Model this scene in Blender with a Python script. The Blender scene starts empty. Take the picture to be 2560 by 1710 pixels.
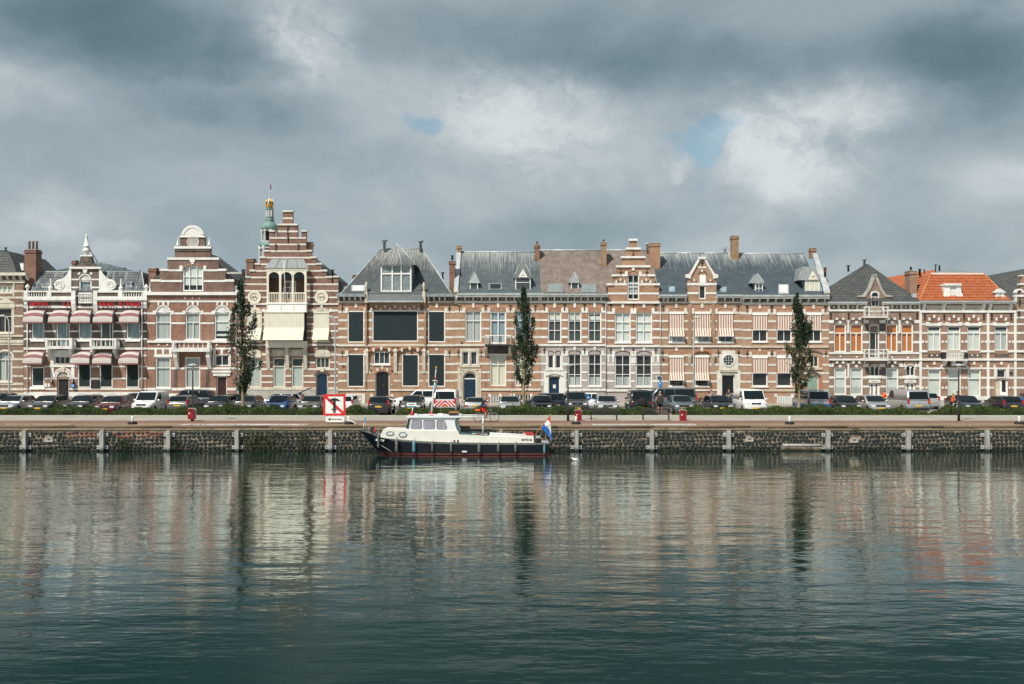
import bpy, bmesh, math, random
import numpy as np
from mathutils import Vector, Matrix
R = math.radians
rnd = random.Random(7)
sc = bpy.context.scene
COL = sc.collection
# ------------------------------------------------------------------ camera, sky, sun, exposure
CAMZ = 5.74          # eye height over the water
FPX = 2400.0         # focal length in photo pixels (photo 2560 wide)
HOR = 908.0          # photo row of the horizon
cam = bpy.data.cameras.new('camera'); camo = bpy.data.objects.new('camera', cam); COL.objects.link(camo)
cam.sensor_fit = 'HORIZONTAL'; cam.sensor_width = 36.0; cam.lens = FPX / 2560 * 36.0
cam.shift_y = (HOR - 855.0) / 2560.0
cam.clip_start = 0.5; cam.clip_end = 6000
camo.location = (0, 0, CAMZ); camo.rotation_euler = (R(90), 0, 0)
sc.camera = camo
SUN_EL, SUN_AZ = 50.0, 36.0     # azimuth: degrees to the left of the line facade -> camera
SKY_STR = 0.1
sun = bpy.data.lights.new('sun', 'SUN'); sun.energy = 4.6; sun.angle = R(0.5); sun.color = (1.0, 0.93, 0.82)
suno = bpy.data.objects.new('sun', sun); COL.objects.link(suno)
sdir = Vector((-math.sin(R(SUN_AZ)) * math.cos(R(SUN_EL)), -math.cos(R(SUN_AZ)) * math.cos(R(SUN_EL)), math.sin(R(SUN_EL))))
suno.rotation_euler = sdir.to_track_quat('Z', 'Y').to_euler(); suno.location = (-30, -20, 60)
sc.view_settings.view_transform = 'Standard'; sc.view_settings.look = 'None'
sc.view_settings.exposure = 0.14; sc.view_settings.gamma = 1.0; sc.view_settings.use_curve_mapping = False

def world():
    w = bpy.data.worlds.new('World'); sc.world = w; w.use_nodes = True
    nt = w.node_tree; N = nt.nodes; L = nt.links; N.clear()
    out = N.new('ShaderNodeOutputWorld'); bg = N.new('ShaderNodeBackground'); bg.inputs['Strength'].default_value = SKY_STR
    sky = N.new('ShaderNodeTexSky'); sky.sky_type = 'NISHITA'; sky.sun_disc = False
    sky.sun_elevation = R(SUN_EL); sky.sun_rotation = math.atan2(sdir.x, sdir.y)
    tc = N.new('ShaderNodeTexCoord')
    def math_(op, a, b=None, c=None):
        n = N.new('ShaderNodeMath'); n.operation = op
        for i, v in enumerate((a, b, c)):
            if v is None: continue
            if isinstance(v, (int, float)): n.inputs[i].default_value = v
            else: L.new(v, n.inputs[i])
        return n.outputs[0]
    def vmath(op, a, b=None):
        n = N.new('ShaderNodeVectorMath'); n.operation = op
        for i, v in enumerate((a, b)):
            if v is None: continue
            if isinstance(v, (tuple, Vector)): n.inputs[i].default_value = tuple(v)
            else: L.new(v, n.inputs[i])
        return n
    d = tc.outputs['Generated']
    def noise(vec, scale, detail, rough, dist=0.0):
        n = N.new('ShaderNodeTexNoise'); n.inputs['Scale'].default_value = scale; n.inputs['Detail'].default_value = detail
        n.inputs['Roughness'].default_value = rough; n.inputs['Distortion'].default_value = dist; L.new(vec, n.inputs['Vector']); return n
    st = vmath('MULTIPLY', d, (1, 1, 1.7)).outputs[0]
    wn = noise(st, 5.0, 6, 0.6)
    wv = vmath('SUBTRACT', wn.outputs['Color'], (0.5, 0.5, 0.5)).outputs[0]
    wv = vmath('MULTIPLY', wv, (0.17, 0.05, 0.12)).outputs[0]
    dw = vmath('ADD', d, wv).outputs[0]
    n1 = noise(vmath('ADD', st, (3.1, 0.7, 1.9)).outputs[0], 2.6, 8, 0.56, 0.25)
    n2 = noise(vmath('MULTIPLY', d, (1, 1, 1.5)).outputs[0], 8.0, 9, 0.6, 0.5)
    b = math_('MULTIPLY_ADD', n1.outputs['Fac'], 0.62, 0.265)
    b = math_('ADD', b, math_('MULTIPLY_ADD', n2.outputs['Fac'], 0.3, -0.15))
    def blob(px, py, rx, ry, soft=1.0, src=None):
        c = Vector(((px - 1280) / FPX, 1, (HOR - py) / FPX)); ln = c.length; c = c / ln
        v = vmath('SUBTRACT', src or dw, tuple(c)).outputs[0]
        v = vmath('MULTIPLY', v, (FPX * ln / rx, FPX * ln / (rx + ry) * 1.4, FPX * ln / ry)).outputs[0]
        le = vmath('LENGTH', v).outputs['Value']
        mr = N.new('ShaderNodeMapRange'); mr.interpolation_type = 'SMOOTHERSTEP'
        mr.inputs['From Min'].default_value = 1.7 * soft; mr.inputs['From Max'].default_value = 0.0
        L.new(le, mr.inputs['Value']); return mr.outputs[0]
    sz = N.new('ShaderNodeSeparateXYZ'); L.new(dw, sz.inputs[0])
    mz = N.new('ShaderNodeMapRange'); mz.interpolation_type = 'SMOOTHSTEP'; mz.inputs['From Min'].default_value = 0.28; mz.inputs['From Max'].default_value = 0.62; L.new(sz.outputs['Z'], mz.inputs['Value'])
    b = math_('SUBTRACT', b, math_('MULTIPLY', mz.outputs[0], 0.06))      # the deck overhead is heavier than the far sky
    for (px, py, rx, ry, a) in [(260, 50, 400, 125, -0.42), (560, 270, 280, 50, -0.16), (1250, 90, 400, 80, -0.14), (1750, 170, 380, 80, -0.18),
                                (2440, 170, 230, 150, -0.38), (1400, 590, 420, 60, -0.1),
                                (740, 90, 110, 120, 0.26), (30, 250, 130, 60, 0.16), (900, 260, 200, 90, 0.12), (1250, 280, 190, 90, 0.2), (1500, 350, 160, 90, 0.16), (1950, 420, 170, 110, 0.2),
                                (2080, 280, 260, 70, 0.2), (2480, 450, 130, 50, 0.14), (100, 560, 190, 75, 0.16), (1050, 560, 300, 110, 0.06), (1380, 400, 330, 130, 0.12), (700, 480, 400, 80, 0.06), (2250, 600, 400, 50, -0.06), (1880, 340, 60, 80, 0.16)]:
        b = math_('MULTIPLY_ADD', blob(px, py, rx, ry), a, b)
    hz = N.new('ShaderNodeMapRange'); hz.interpolation_type = 'SMOOTHSTEP'; hz.inputs['From Min'].default_value = 0.2; hz.inputs['From Max'].default_value = 0.04; L.new(sz.outputs['Z'], hz.inputs['Value'])
    b = math_('MULTIPLY_ADD', hz.outputs[0], 0.12, b)
    w2 = noise(vmath('MULTIPLY', d, (1, 1, 1.3)).outputs[0], 17.0, 7, 0.62)
    w2 = vmath('MULTIPLY', vmath('SUBTRACT', w2.outputs['Color'], (0.5, 0.5, 0.5)).outputs[0], (0.13, 0.05, 0.1)).outputs[0]
    d2 = vmath('ADD', d, w2).outputs[0]
    for (px, py, rx, ry, a) in [(1950, 420, 165, 110, 0.2), (1270, 290, 170, 85, 0.1), (2110, 270, 200, 45, 0.1), (1690, 420, 50, 30, 0.14), (730, 60, 50, 70, 0.12), (100, 560, 120, 50, 0.08), (270, 640, 60, 35, 0.1), (1480, 330, 90, 45, 0.08)]:
        b = math_('MULTIPLY_ADD', blob(px, py, rx, ry, 0.75, d2), a, b)
    n3 = noise(vmath('MULTIPLY', d2, (1, 1, 1.2)).outputs[0], 11.0, 10, 0.68, 0.6)
    cu = math_('MAXIMUM', blob(1980, 380, 260, 170), blob(1330, 300, 270, 130))
    cu = math_('MAXIMUM', cu, blob(730, 100, 130, 130))
    b = math_('ADD', b, math_('MULTIPLY', cu, math_('MULTIPLY_ADD', n3.outputs['Fac'], 1.15, -0.56)))
    cr = N.new('ShaderNodeValToRGB'); L.new(b, cr.inputs['Fac']); e = cr.color_ramp.elements; cr.color_ramp.interpolation = 'B_SPLINE'
    stops = [(0.0, (.07, .128, .142)), (0.25, (.122, .19, .212)), (0.48, (.25, .315, .355)), (0.7, (.37, .43, .465)), (1.0, (.68, .71, .71))]
    e[0].position, e[0].color = stops[0][0], (*stops[0][1], 1); e[1].position, e[1].color = stops[-1][0], (*stops[-1][1], 1)
    for p, c in stops[1:-1]:
        q = e.new(p); q.color = (*c, 1)
    cl = vmath('MULTIPLY', cr.outputs['Color'], (1 / SKY_STR,) * 3).outputs[0]
    g = math_('MAXIMUM', blob(1060, 310, 62, 44, 1, d2), blob(1765, 365, 70, 90, 1, d2))
    g = math_('SUBTRACT', g, math_('MULTIPLY_ADD', n2.outputs['Fac'], 0.9, -0.42))
    mr = N.new('ShaderNodeMapRange'); mr.interpolation_type = 'SMOOTHSTEP'; mr.inputs['From Min'].default_value = 0.12; mr.inputs['From Max'].default_value = 0.7
    mr.inputs['To Max'].default_value = 0.5
    L.new(g, mr.inputs['Value'])
    blue = vmath('MULTIPLY', sky.outputs['Color'], (0.85, 1.08, 0.98)).outputs[0]
    mx = N.new('ShaderNodeMix'); mx.data_type = 'RGBA'
    L.new(math_('ADD', mr.outputs[0], 0.05), mx.inputs[0]); L.new(cl, mx.inputs[6]); L.new(blue, mx.inputs[7])
    L.new(mx.outputs[2], bg.inputs['Color']); L.new(bg.outputs[0], out.inputs['Surface'])
world()

# ------------------------------------------------------------------ materials
M = {}
def new_mat(name):
    m = bpy.data.materials.new(name); m.use_nodes = True
    nt = m.node_tree; b = nt.nodes['Principled BSDF']; M[name] = m
    return m, nt, b
def setp(b, rough=.6, metal=0., spec=.5, coat=0.):
    b.inputs['Roughness'].default_value = rough; b.inputs['Metallic'].default_value = metal
    b.inputs['Specular IOR Level'].default_value = spec; b.inputs['Coat Weight'].default_value = coat; b.inputs['Coat Roughness'].default_value = 0.04
def mixrgb(nt, fac, a, b, mode='MIX'):
    n = nt.nodes.new('ShaderNodeMix'); n.data_type = 'RGBA'; n.blend_type = mode
    for i, v in ((0, fac), (6, a), (7, b)):
        if isinstance(v, (int, float)): n.inputs[i].default_value = v
        elif isinstance(v, tuple): n.inputs[i].default_value = (*v, 1)
        else: nt.links.new(v, n.inputs[i])
    return n.outputs[2]
def pos(nt, scale=(1, 1, 1)):
    g = nt.nodes.new('ShaderNodeNewGeometry'); v = nt.nodes.new('ShaderNodeVectorMath'); v.operation = 'MULTIPLY'
    nt.links.new(g.outputs['Position'], v.inputs[0]); v.inputs[1].default_value = scale; return v.outputs[0]
def nz(nt, vec, scale, detail=4, rough=.55):
    n = nt.nodes.new('ShaderNodeTexNoise'); n.inputs['Scale'].default_value = scale; n.inputs['Detail'].default_value = detail
    n.inputs['Roughness'].default_value = rough; nt.links.new(vec, n.inputs['Vector']); return n.outputs['Fac']
def ramp(nt, fac, lo, hi):
    n = nt.nodes.new('ShaderNodeMapRange'); n.inputs['From Min'].default_value = lo; n.inputs['From Max'].default_value = hi
    nt.links.new(fac, n.inputs['Value']); return n.outputs[0]
def bump(nt, b, h, strength=.4, dist=.02):
    n = nt.nodes.new('ShaderNodeBump'); n.inputs['Strength'].default_value = strength; n.inputs['Distance'].default_value = dist
    nt.links.new(h, n.inputs['Height']); nt.links.new(n.outputs[0], b.inputs['Normal'])
def mat(name, col, rough=.6, metal=0., spec=.5, coat=0., var=.25, vs=1.5, col2=None, stretch=(1, 1, 1), bmp=0., soot=0., wet=False):
    m, nt, b = new_mat(name); setp(b, rough, metal, spec, coat)
    if var:
        p = pos(nt, stretch)
        f = ramp(nt, nz(nt, p, vs, 6, .62), .3, .7)
        c2 = col2 or tuple(c * (1 - var) for c in col)
        cc = mixrgb(nt, f, col if col2 else tuple(min(1, c * (1 + var * .4)) for c in col), c2)
        if soot:      # rain streaks and grime
            k = nt.nodes.new('ShaderNodeMath'); k.operation = 'MULTIPLY'; k.inputs[1].default_value = soot
            nt.links.new(ramp(nt, nz(nt, pos(nt, (3.2, 1, .45)), 1.9, 6, .7), .48, .72), k.inputs[0]); cc = mixrgb(nt, k.outputs[0], cc, (.2, .19, .17))
        if wet:       # dark algae line just over the water
            g = nt.nodes.new('ShaderNodeNewGeometry'); s = nt.nodes.new('ShaderNodeSeparateXYZ'); nt.links.new(g.outputs['Position'], s.inputs[0])
            a = nt.nodes.new('ShaderNodeMath'); a.operation = 'MULTIPLY_ADD'; a.inputs[1].default_value = .3; nt.links.new(nz(nt, pos(nt), 2.5, 3), a.inputs[0]); nt.links.new(s.outputs['Z'], a.inputs[2])
            cc = mixrgb(nt, ramp(nt, a.outputs[0], .42, .22), cc, (.012, .016, .012))
        nt.links.new(cc, b.inputs['Base Color'])
        if bmp: bump(nt, b, nz(nt, p, vs * 6, 4), bmp, .02)
    else: b.inputs['Base Color'].default_value = (*col, 1)
    return m
def brick(name, c1, c2, mortar=(.38, .34, .3), stain=.35):
    c1 = tuple(q * f for q, f in zip(c1, (.94, .96, .97))); c2 = tuple(q * f for q, f in zip(c2, (.94, .96, .97)))
    m, nt, b = new_mat(name); setp(b, .85, 0, .3)
    g = nt.nodes.new('ShaderNodeNewGeometry'); s = nt.nodes.new('ShaderNodeSeparateXYZ'); nt.links.new(g.outputs['Position'], s.inputs[0])
    a = nt.nodes.new('ShaderNodeMath'); a.operation = 'ADD'; nt.links.new(s.outputs['X'], a.inputs[0]); nt.links.new(s.outputs['Y'], a.inputs[1])
    c = nt.nodes.new('ShaderNodeCombineXYZ'); nt.links.new(a.outputs[0], c.inputs['X']); nt.links.new(s.outputs['Z'], c.inputs['Y'])
    t = nt.nodes.new('ShaderNodeTexBrick'); nt.links.new(c.outputs[0], t.inputs['Vector'])
    t.inputs['Scale'].default_value = 1; t.inputs['Brick Width'].default_value = .23; t.inputs['Row Height'].default_value = .068
    t.inputs['Mortar Size'].default_value = .008; t.inputs['Mortar Smooth'].default_value = .3
    t.inputs['Color1'].default_value = (*c1, 1); t.inputs['Color2'].default_value = (*c2, 1); t.inputs['Mortar'].default_value = (*mortar, 1)
    p = pos(nt)
    f1 = ramp(nt, nz(nt, p, .9, 6, .65), .38, .72); f2 = ramp(nt, nz(nt, pos(nt, (2.2, 1, .35)), 1.7, 5, .6), .5, .8)
    f3 = ramp(nt, nz(nt, pos(nt, (1, 1, 4)), 2.6, 3, .7), .3, .7)
    col = mixrgb(nt, f1, t.outputs['Color'], tuple(x * .72 for x in c2))
    k = nt.nodes.new('ShaderNodeMath'); k.operation = 'MULTIPLY'; k.inputs[1].default_value = stain; nt.links.new(f2, k.inputs[0])
    col = mixrgb(nt, k.outputs[0], col, tuple(x * .45 for x in c2))
    k3 = nt.nodes.new('ShaderNodeMath'); k3.operation = 'MULTIPLY'; k3.inputs[1].default_value = .3; nt.links.new(f3, k3.inputs[0])
    col = mixrgb(nt, k3.outputs[0], col, tuple(min(1, x * 1.35) for x in c1))
    nt.links.new(col, b.inputs['Base Color']); bump(nt, b, t.outputs['Fac'], -.4, .012)
    return m
def slate(name, dark, mid, streak, s0=.5, s1=.72, zr=None):
    m, nt, b = new_mat(name); setp(b, .55, 0, .5)
    f = ramp(nt, nz(nt, pos(nt), 1.3, 8, .7), .35, .68)
    col = mixrgb(nt, f, dark, mid)
    fs = ramp(nt, nz(nt, pos(nt, (5, .4, .4)), 1.1, 6, .75), s0, s1)
    if zr:      # lichen and lime runs that thicken towards the ridge
        g = nt.nodes.new('ShaderNodeNewGeometry'); s = nt.nodes.new('ShaderNodeSeparateXYZ'); nt.links.new(g.outputs['Position'], s.inputs[0])
        hgt = ramp(nt, s.outputs['Z'], *zr); a = nt.nodes.new('ShaderNodeMath'); a.operation = 'MULTIPLY_ADD'; a.inputs[1].default_value = .33; nt.links.new(hgt, a.inputs[0]); nt.links.new(nz(nt, pos(nt, (7, .25, .25)), 1.2, 6, .8), a.inputs[2])
        fs = ramp(nt, a.outputs[0], s0, s1)
    col = mixrgb(nt, fs, col, streak)
    nt.links.new(col, b.inputs['Base Color']); return m
def stripes(name, a, bcol, per, duty, phase=0., axis='X'):
    m, nt, b = new_mat(name); setp(b, .8, 0, .2)
    g = nt.nodes.new('ShaderNodeNewGeometry'); s = nt.nodes.new('ShaderNodeSeparateXYZ'); nt.links.new(g.outputs['Position'], s.inputs[0])
    x = nt.nodes.new('ShaderNodeMath'); x.operation = 'MULTIPLY_ADD'; x.inputs[1].default_value = 1 / per; x.inputs[2].default_value = phase + 1000; nt.links.new(s.outputs[axis], x.inputs[0])
    fr = nt.nodes.new('ShaderNodeMath'); fr.operation = 'FRACT'; nt.links.new(x.outputs[0], fr.inputs[0])
    lt = nt.nodes.new('ShaderNodeMath'); lt.operation = 'LESS_THAN'; lt.inputs[1].default_value = duty; nt.links.new(fr.outputs[0], lt.inputs[0])
    dirt = nz(nt, pos(nt), 1.5, 5)
    col = mixrgb(nt, lt.outputs[0], a, bcol)
    nt.links.new(mixrgb(nt, ramp(nt, dirt, .45, 1.2), col, tuple(v * .7 for v in a)), b.inputs['Base Color']); return m

mat('white_paint', (.77, .77, .74), .5, var=.2, vs=1.1, stretch=(1.5, 1, .6), soot=.2)
mat('cream_stone', (.66, .62, .52), .7, var=.28, vs=1.4, soot=.6)
mat('band_stone', (.7, .68, .62), .7, var=.24, vs=1.2, soot=.36)
mat('beige_stone', (.58, .52, .41), .75, var=.25, vs=1.5)
mat('grey_stone', (.42, .41, .38), .8, var=.3, vs=1.5)
mat('frame_white', (.84, .84, .82), .4, var=.06)
mat('frame_cream', (.74, .7, .58), .45, var=.1)
mat('lead', (.3, .34, .36), .5, .2, var=.4, vs=2, col2=(.16, .2, .21))
mat('lead_light', (.46, .5, .51), .5, .15, var=.3, vs=1.5)
mat('zinc', (.25, .28, .29), .55, .1, var=.4, vs=3, stretch=(4, 1, .4), soot=.4); mat('dark_iron', (.02, .022, .024), .5, var=0)
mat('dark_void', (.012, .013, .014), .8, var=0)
mat('curtain_grey', (.42, .46, .455), .9, var=.35, vs=1.2, stretch=(6, 1, .15))
mat('curtain_white', (.66, .7, .68), .9, var=.25, vs=1.5, stretch=(7, 1, .15))
mat('curtain_blue', (.28, .38, .43), .9, var=.5, vs=1.2, stretch=(6, 1, .2))
mat('curtain_dark', (.05, .065, .07), .9, var=.5, vs=1.2, stretch=(4, 1, .3))
mat('blind_grey', (.42, .48, .47), .8, var=.1)
mat('blind_light', (.58, .63, .6), .8, var=.12)
mat('blind_cream', (.66, .64, .53), .8, var=.1)
mat('orange_blind', (.5, .16, .025), .8, var=.15, vs=2)
mat('screen_black', (.014, .027, .031), .7, 0, .3, var=.2, vs=2)
mat('door_black', (.014, .017, .02), .3, var=0); mat('door_navy', (.012, .035, .075), .3, var=.1)
mat('door_brown', (.045, .022, .018), .35, var=.2); mat('door_green', (.25, .36, .3), .4, var=.1)
mat('red_letter', (.5, .012, .02), .4, var=0); mat('red_dark', (.22, .02, .02), .5, var=0); mat('gold', (.6, .33, .05), .35, .6, var=.15)
mat('maroon', (.24, .1, .11), .8, var=.15, vs=3); mat('canvas_white', (.52, .49, .46), .8, var=.14, vs=2)
mat('canopy_side_shade', (.2, .2, .2), .8, var=0)  # shade of the canopy ends put into a dark grey
mat('copper_green', (.2, .33, .29), .6, var=.45, vs=1, col2=(.08, .16, .15))
mat('tower_grey', (.5, .53, .53), .7, var=.25, vs=.6)
mat('blue_sign', (.02, .2, .5), .4, var=0); mat('sign_white', (.78, .79, .78), .35, var=.05); mat('sign_red', (.62, .015, .02), .35, var=.06); mat('sign_black', (.015, .018, .02), .4, var=0)
mat('solar', (.03, .045, .09), .2, var=.2, vs=8)
brick('brick_h1', (.27, .17, .12), (.2, .12, .09)); brick('brick_hotel', (.125, .085, .075), (.08, .06, .056), stain=.5)
brick('brick_hotel_base', (.36, .2, .13), (.26, .14, .1), stain=.45)
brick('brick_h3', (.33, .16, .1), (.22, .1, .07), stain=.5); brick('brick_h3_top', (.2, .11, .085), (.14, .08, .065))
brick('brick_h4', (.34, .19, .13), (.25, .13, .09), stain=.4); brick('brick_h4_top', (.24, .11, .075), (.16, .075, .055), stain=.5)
brick('brick_h5', (.43, .255, .16), (.34, .19, .115)); brick('brick_h6', (.44, .25, .155), (.35, .185, .11)); brick('brick_h7', (.43, .235, .14), (.33, .17, .1))
brick('brick_mauve', (.46, .4, .375), (.4, .34, .32), stain=.2)
brick('brick_h9', (.42, .25, .16), (.34, .19, .115)); brick('brick_h10', (.45, .265, .175), (.37, .2, .13), stain=.2)
brick('brick_h11', (.3, .195, .14), (.22, .14, .1), stain=.4); brick('brick_h12', (.36, .215, .15), (.28, .16, .11), stain=.25)
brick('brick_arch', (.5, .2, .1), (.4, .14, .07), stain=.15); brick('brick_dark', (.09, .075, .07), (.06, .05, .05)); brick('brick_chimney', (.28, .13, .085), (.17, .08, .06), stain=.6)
brick('brick_yellow', (.36, .22, .12), (.28, .16, .1), stain=.5)
slate('slate_grey', (.06, .078, .088), (.11, .135, .145), (.44, .46, .44), .68, .98, (13.5, 17.4)); slate('slate_streaked', (.05, .062, .068), (.09, .107, .112), (.44, .45, .42), .66, .98, (13.5, 17.6))
slate('slate_blue', (.045, .065, .08), (.075, .1, .118), (.46, .49, .48), .7, .98, (14., 17.3))
slate('slate_brown', (.14, .11, .095), (.25, .205, .18), (.4, .37, .33), .55, .8)
slate('tile_dark', (.05, .055, .055), (.1, .105, .1), (.2, .2, .19), .6, .9); slate('tile_hotel', (.06, .07, .08), (.12, .135, .15), (.4, .43, .45), .5, .7)
mat('tile_orange', (.44, .12, .035), .7, var=.4, vs=3.2, col2=(.26, .065, .022), soot=.35); mat('ridge_orange', (.58, .22, .08), .6, var=.3)
stripes('awning_red', (.72, .69, .62), (.36, .16, .115), .245, .5); stripes('awning_cream', (.74, .71, .6), (.56, .54, .46), .17, .4)
def glass_mat():
    m, nt, b = new_mat('window_glass'); N = nt.nodes; N.remove(b)
    t = N.new('ShaderNodeBsdfTransparent'); t.inputs[0].default_value = (.99, .995, .99, 1); g = N.new('ShaderNodeBsdfGlossy'); g.inputs['Roughness'].default_value = .04; g.inputs[0].default_value = (.85, .92, .95, 1)
    lw = N.new('ShaderNodeLayerWeight'); lw.inputs['Blend'].default_value = .1
    k = N.new('ShaderNodeMath'); k.operation = 'MULTIPLY_ADD'; k.inputs[1].default_value = .5; k.inputs[2].default_value = .025; nt.links.new(lw.outputs['Fresnel'], k.inputs[0])
    x = N.new('ShaderNodeMixShader'); nt.links.new(k.outputs[0], x.inputs[0]); nt.links.new(t.outputs[0], x.inputs[1]); nt.links.new(g.outputs[0], x.inputs[2])
    nt.links.new(x.outputs[0], N['Material Output'].inputs[0])
glass_mat()

# ------------------------------------------------------------------ mesh helpers
WM = {}
def link(o, parent=None, W=None):
    COL.objects.link(o)
    W = W or Matrix.Identity(4)
    if parent is not None:
        o.parent = parent; o.matrix_parent_inverse = WM[parent].inverted()
    o.matrix_basis = W; WM[o] = W
    return o
def tag(o, label=None, cat=None, group=None, kind=None):
    if label: o['label'] = label
    if cat: o['category'] = cat
    if group: o['group'] = group
    if kind: o['kind'] = kind
    return o
def empty(name, loc, label, cat, group=None):
    o = bpy.data.objects.new(name, None); o.empty_display_size = .3
    link(o, None, Matrix.Translation(Vector(loc))); return tag(o, label, cat, group)
_cubes = {}
def cube_mesh(m):
    if m not in _cubes:
        me = bpy.data.meshes.new('box')
        v = [(x, y, z) for x in (-.5, .5) for y in (-.5, .5) for z in (-.5, .5)]
        me.from_pydata(v, [], [(0, 1, 3, 2), (4, 6, 7, 5), (0, 4, 5, 1), (2, 3, 7, 6), (0, 2, 6, 4), (1, 5, 7, 3)])
        me.materials.append(M[m]); _cubes[m] = me
    return _cubes[m]
def box(name, parent, x0, y0, z0, x1, y1, z1, m, rot=None):
    o = bpy.data.objects.new(name, cube_mesh(m))
    W = Matrix.Translation(((x0 + x1) / 2, (y0 + y1) / 2, (z0 + z1) / 2))
    if rot: W = W @ rot
    W = W @ Matrix.Diagonal((abs(x1 - x0), abs(y1 - y0), abs(z1 - z0), 1))
    return link(o, parent, W)
class MB:
    def __init__(s): s.v = []; s.f = []; s.m = []; s.sm = []
    def add(s, vs, fs, mi=0, smooth=False):
        n = len(s.v); s.v += [tuple(v) for v in vs]
        for f in fs: s.f.append(tuple(i + n for i in f)); s.m.append(mi); s.sm.append(smooth)
        return s
    def box(s, x0, y0, z0, x1, y1, z1, mi=0):
        return s.add([(x, y, z) for x in (x0, x1) for y in (y0, y1) for z in (z0, z1)], [(0, 1, 3, 2), (4, 6, 7, 5), (0, 4, 5, 1), (2, 3, 7, 6), (0, 2, 6, 4), (1, 5, 7, 3)], mi)
    def prism(s, pts, y0, y1, mi=0):      # polygon in XZ extruded along Y
        n = len(pts); vs = [(x, y0, z) for x, z in pts] + [(x, y1, z) for x, z in pts]
        return s.add(vs, [tuple(range(n)), tuple(range(2 * n - 1, n - 1, -1))] + [(i, n + i, n + (i + 1) % n, (i + 1) % n) for i in range(n)], mi)
    def prismz(s, pts, z0, z1, mi=0):
        n = len(pts); vs = [(x, y, z0) for x, y in pts] + [(x, y, z1) for x, y in pts]
        return s.add(vs, [tuple(range(n)), tuple(range(2 * n - 1, n - 1, -1))] + [(i, n + i, n + (i + 1) % n, (i + 1) % n) for i in range(n)], mi)
    def poly(s, pts, t=.1, mi=0):         # planar 3D polygon with thickness t behind it
        pts = [Vector(p) for p in pts]; nn = Vector((0, 0, 0))
        for i in range(len(pts)): nn += (pts[i] - pts[0]).cross(pts[(i + 1) % len(pts)] - pts[0])
        nn.normalize()
        if nn.y > 0 or (abs(nn.y) < 1e-4 and nn.z < 0): nn = -nn
        n = len(pts); vs = pts + [p - nn * t for p in pts]
        return s.add(vs, [tuple(range(n)), tuple(range(2 * n - 1, n - 1, -1))] + [(i, n + i, n + (i + 1) % n, (i + 1) % n) for i in range(n)], mi)
    def tube(s, path, r, n=6, mi=0, smooth=True):
        P = [Vector(p) for p in path]; rs = r if isinstance(r, (list, tuple)) else [r] * len(P)
        vs = []; fs = []; ref = None
        for i, p in enumerate(P):
            t = (P[min(i + 1, len(P) - 1)] - P[max(i - 1, 0)]).normalized()
            if ref is None: ref = t.orthogonal().normalized()
            u = (ref - t * ref.dot(t)).normalized(); ref = u; w = t.cross(u)
            for k in range(n):
                a = 2 * math.pi * k / n; vs.append(p + (u * math.cos(a) + w * math.sin(a)) * rs[i])
        for i in range(len(P) - 1):
            for k in range(n): fs.append((i * n + k, i * n + (k + 1) % n, (i + 1) * n + (k + 1) % n, (i + 1) * n + k))
        fs.append(tuple(range(n - 1, -1, -1))); fs.append(tuple((len(P) - 1) * n + k for k in range(n)))
        return s.add(vs, fs, mi, smooth)
    def lathe(s, c, prof, n=12, mi=0, smooth=True, sx=1, sy=1, a0=0):
        vs = []; fs = []; cx, cy, cz = c
        for r, z in prof:
            for k in range(n):
                a = a0 + 2 * math.pi * k / n; vs.append((cx + r * math.cos(a) * sx, cy + r * math.sin(a) * sy, cz + z))
        m = len(prof)
        for i in range(m - 1):
            for k in range(n): fs.append((i * n + k, i * n + (k + 1) % n, (i + 1) * n + (k + 1) % n, (i + 1) * n + k))
        fs.append(tuple(range(n - 1, -1, -1))); fs.append(tuple((m - 1) * n + k for k in range(n)))
        return s.add(vs, fs, mi, smooth)
    def disc(s, c, r, y0, y1, n=20, mi=0, rx=None):      # disc facing -Y
        return s.prism([(c[0] + (rx or r) * math.cos(2 * math.pi * k / n), c[1] + r * math.sin(2 * math.pi * k / n)) for k in range(n)], y0, y1, mi)
    def ring(s, c, r0, r1, y0, y1, a0=0, a1=360, n=16, mi=0, k0=1, k1=1):
        for i in range(n):
            A, B = R(a0 + (a1 - a0) * i / n), R(a0 + (a1 - a0) * (i + 1) / n)
            s.prism([(c[0] + r0 * math.cos(A), c[1] + r0 * math.sin(A) * k0), (c[0] + r1 * math.cos(A), c[1] + r1 * math.sin(A) * k1),
                     (c[0] + r1 * math.cos(B), c[1] + r1 * math.sin(B) * k1), (c[0] + r0 * math.cos(B), c[1] + r0 * math.sin(B) * k0)], y0, y1, mi)
        return s
    def mesh(s, name, mats):
        me = bpy.data.meshes.new(name); me.from_pydata(s.v, [], s.f)
        for q in ([mats] if isinstance(mats, str) else mats): me.materials.append(M[q])
        me.polygons.foreach_set('material_index', s.m); me.polygons.foreach_set('use_smooth', s.sm)
        bm = bmesh.new(); bm.from_mesh(me)
        if len(bm.faces) < 60000: bmesh.ops.recalc_face_normals(bm, faces=bm.faces)
        bm.to_mesh(me); bm.free(); me.update(); return me
    def build(s, name, mats, parent=None, W=None):
        return link(bpy.data.objects.new(name, s.mesh(name, mats)), parent, W)
def obj(name, me, parent=None, W=None): return link(bpy.data.objects.new(name, me), parent, W)
def text(name, body, parent, W, size, m, ext=.02, align='CENTER', bold=0., space=1.):
    cu = bpy.data.curves.new(name, 'FONT'); cu.body = body; cu.size = size; cu.extrude = ext; cu.align_x = align; cu.align_y = 'CENTER'; cu.offset = bold; cu.space_character = space
    t = bpy.data.objects.new('glyph', cu); me = bpy.data.meshes.new_from_object(t); bpy.data.objects.remove(t); bpy.data.curves.remove(cu)
    me.materials.clear(); me.materials.append(M[m]); return link(bpy.data.objects.new(name, me), parent, W)
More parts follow.
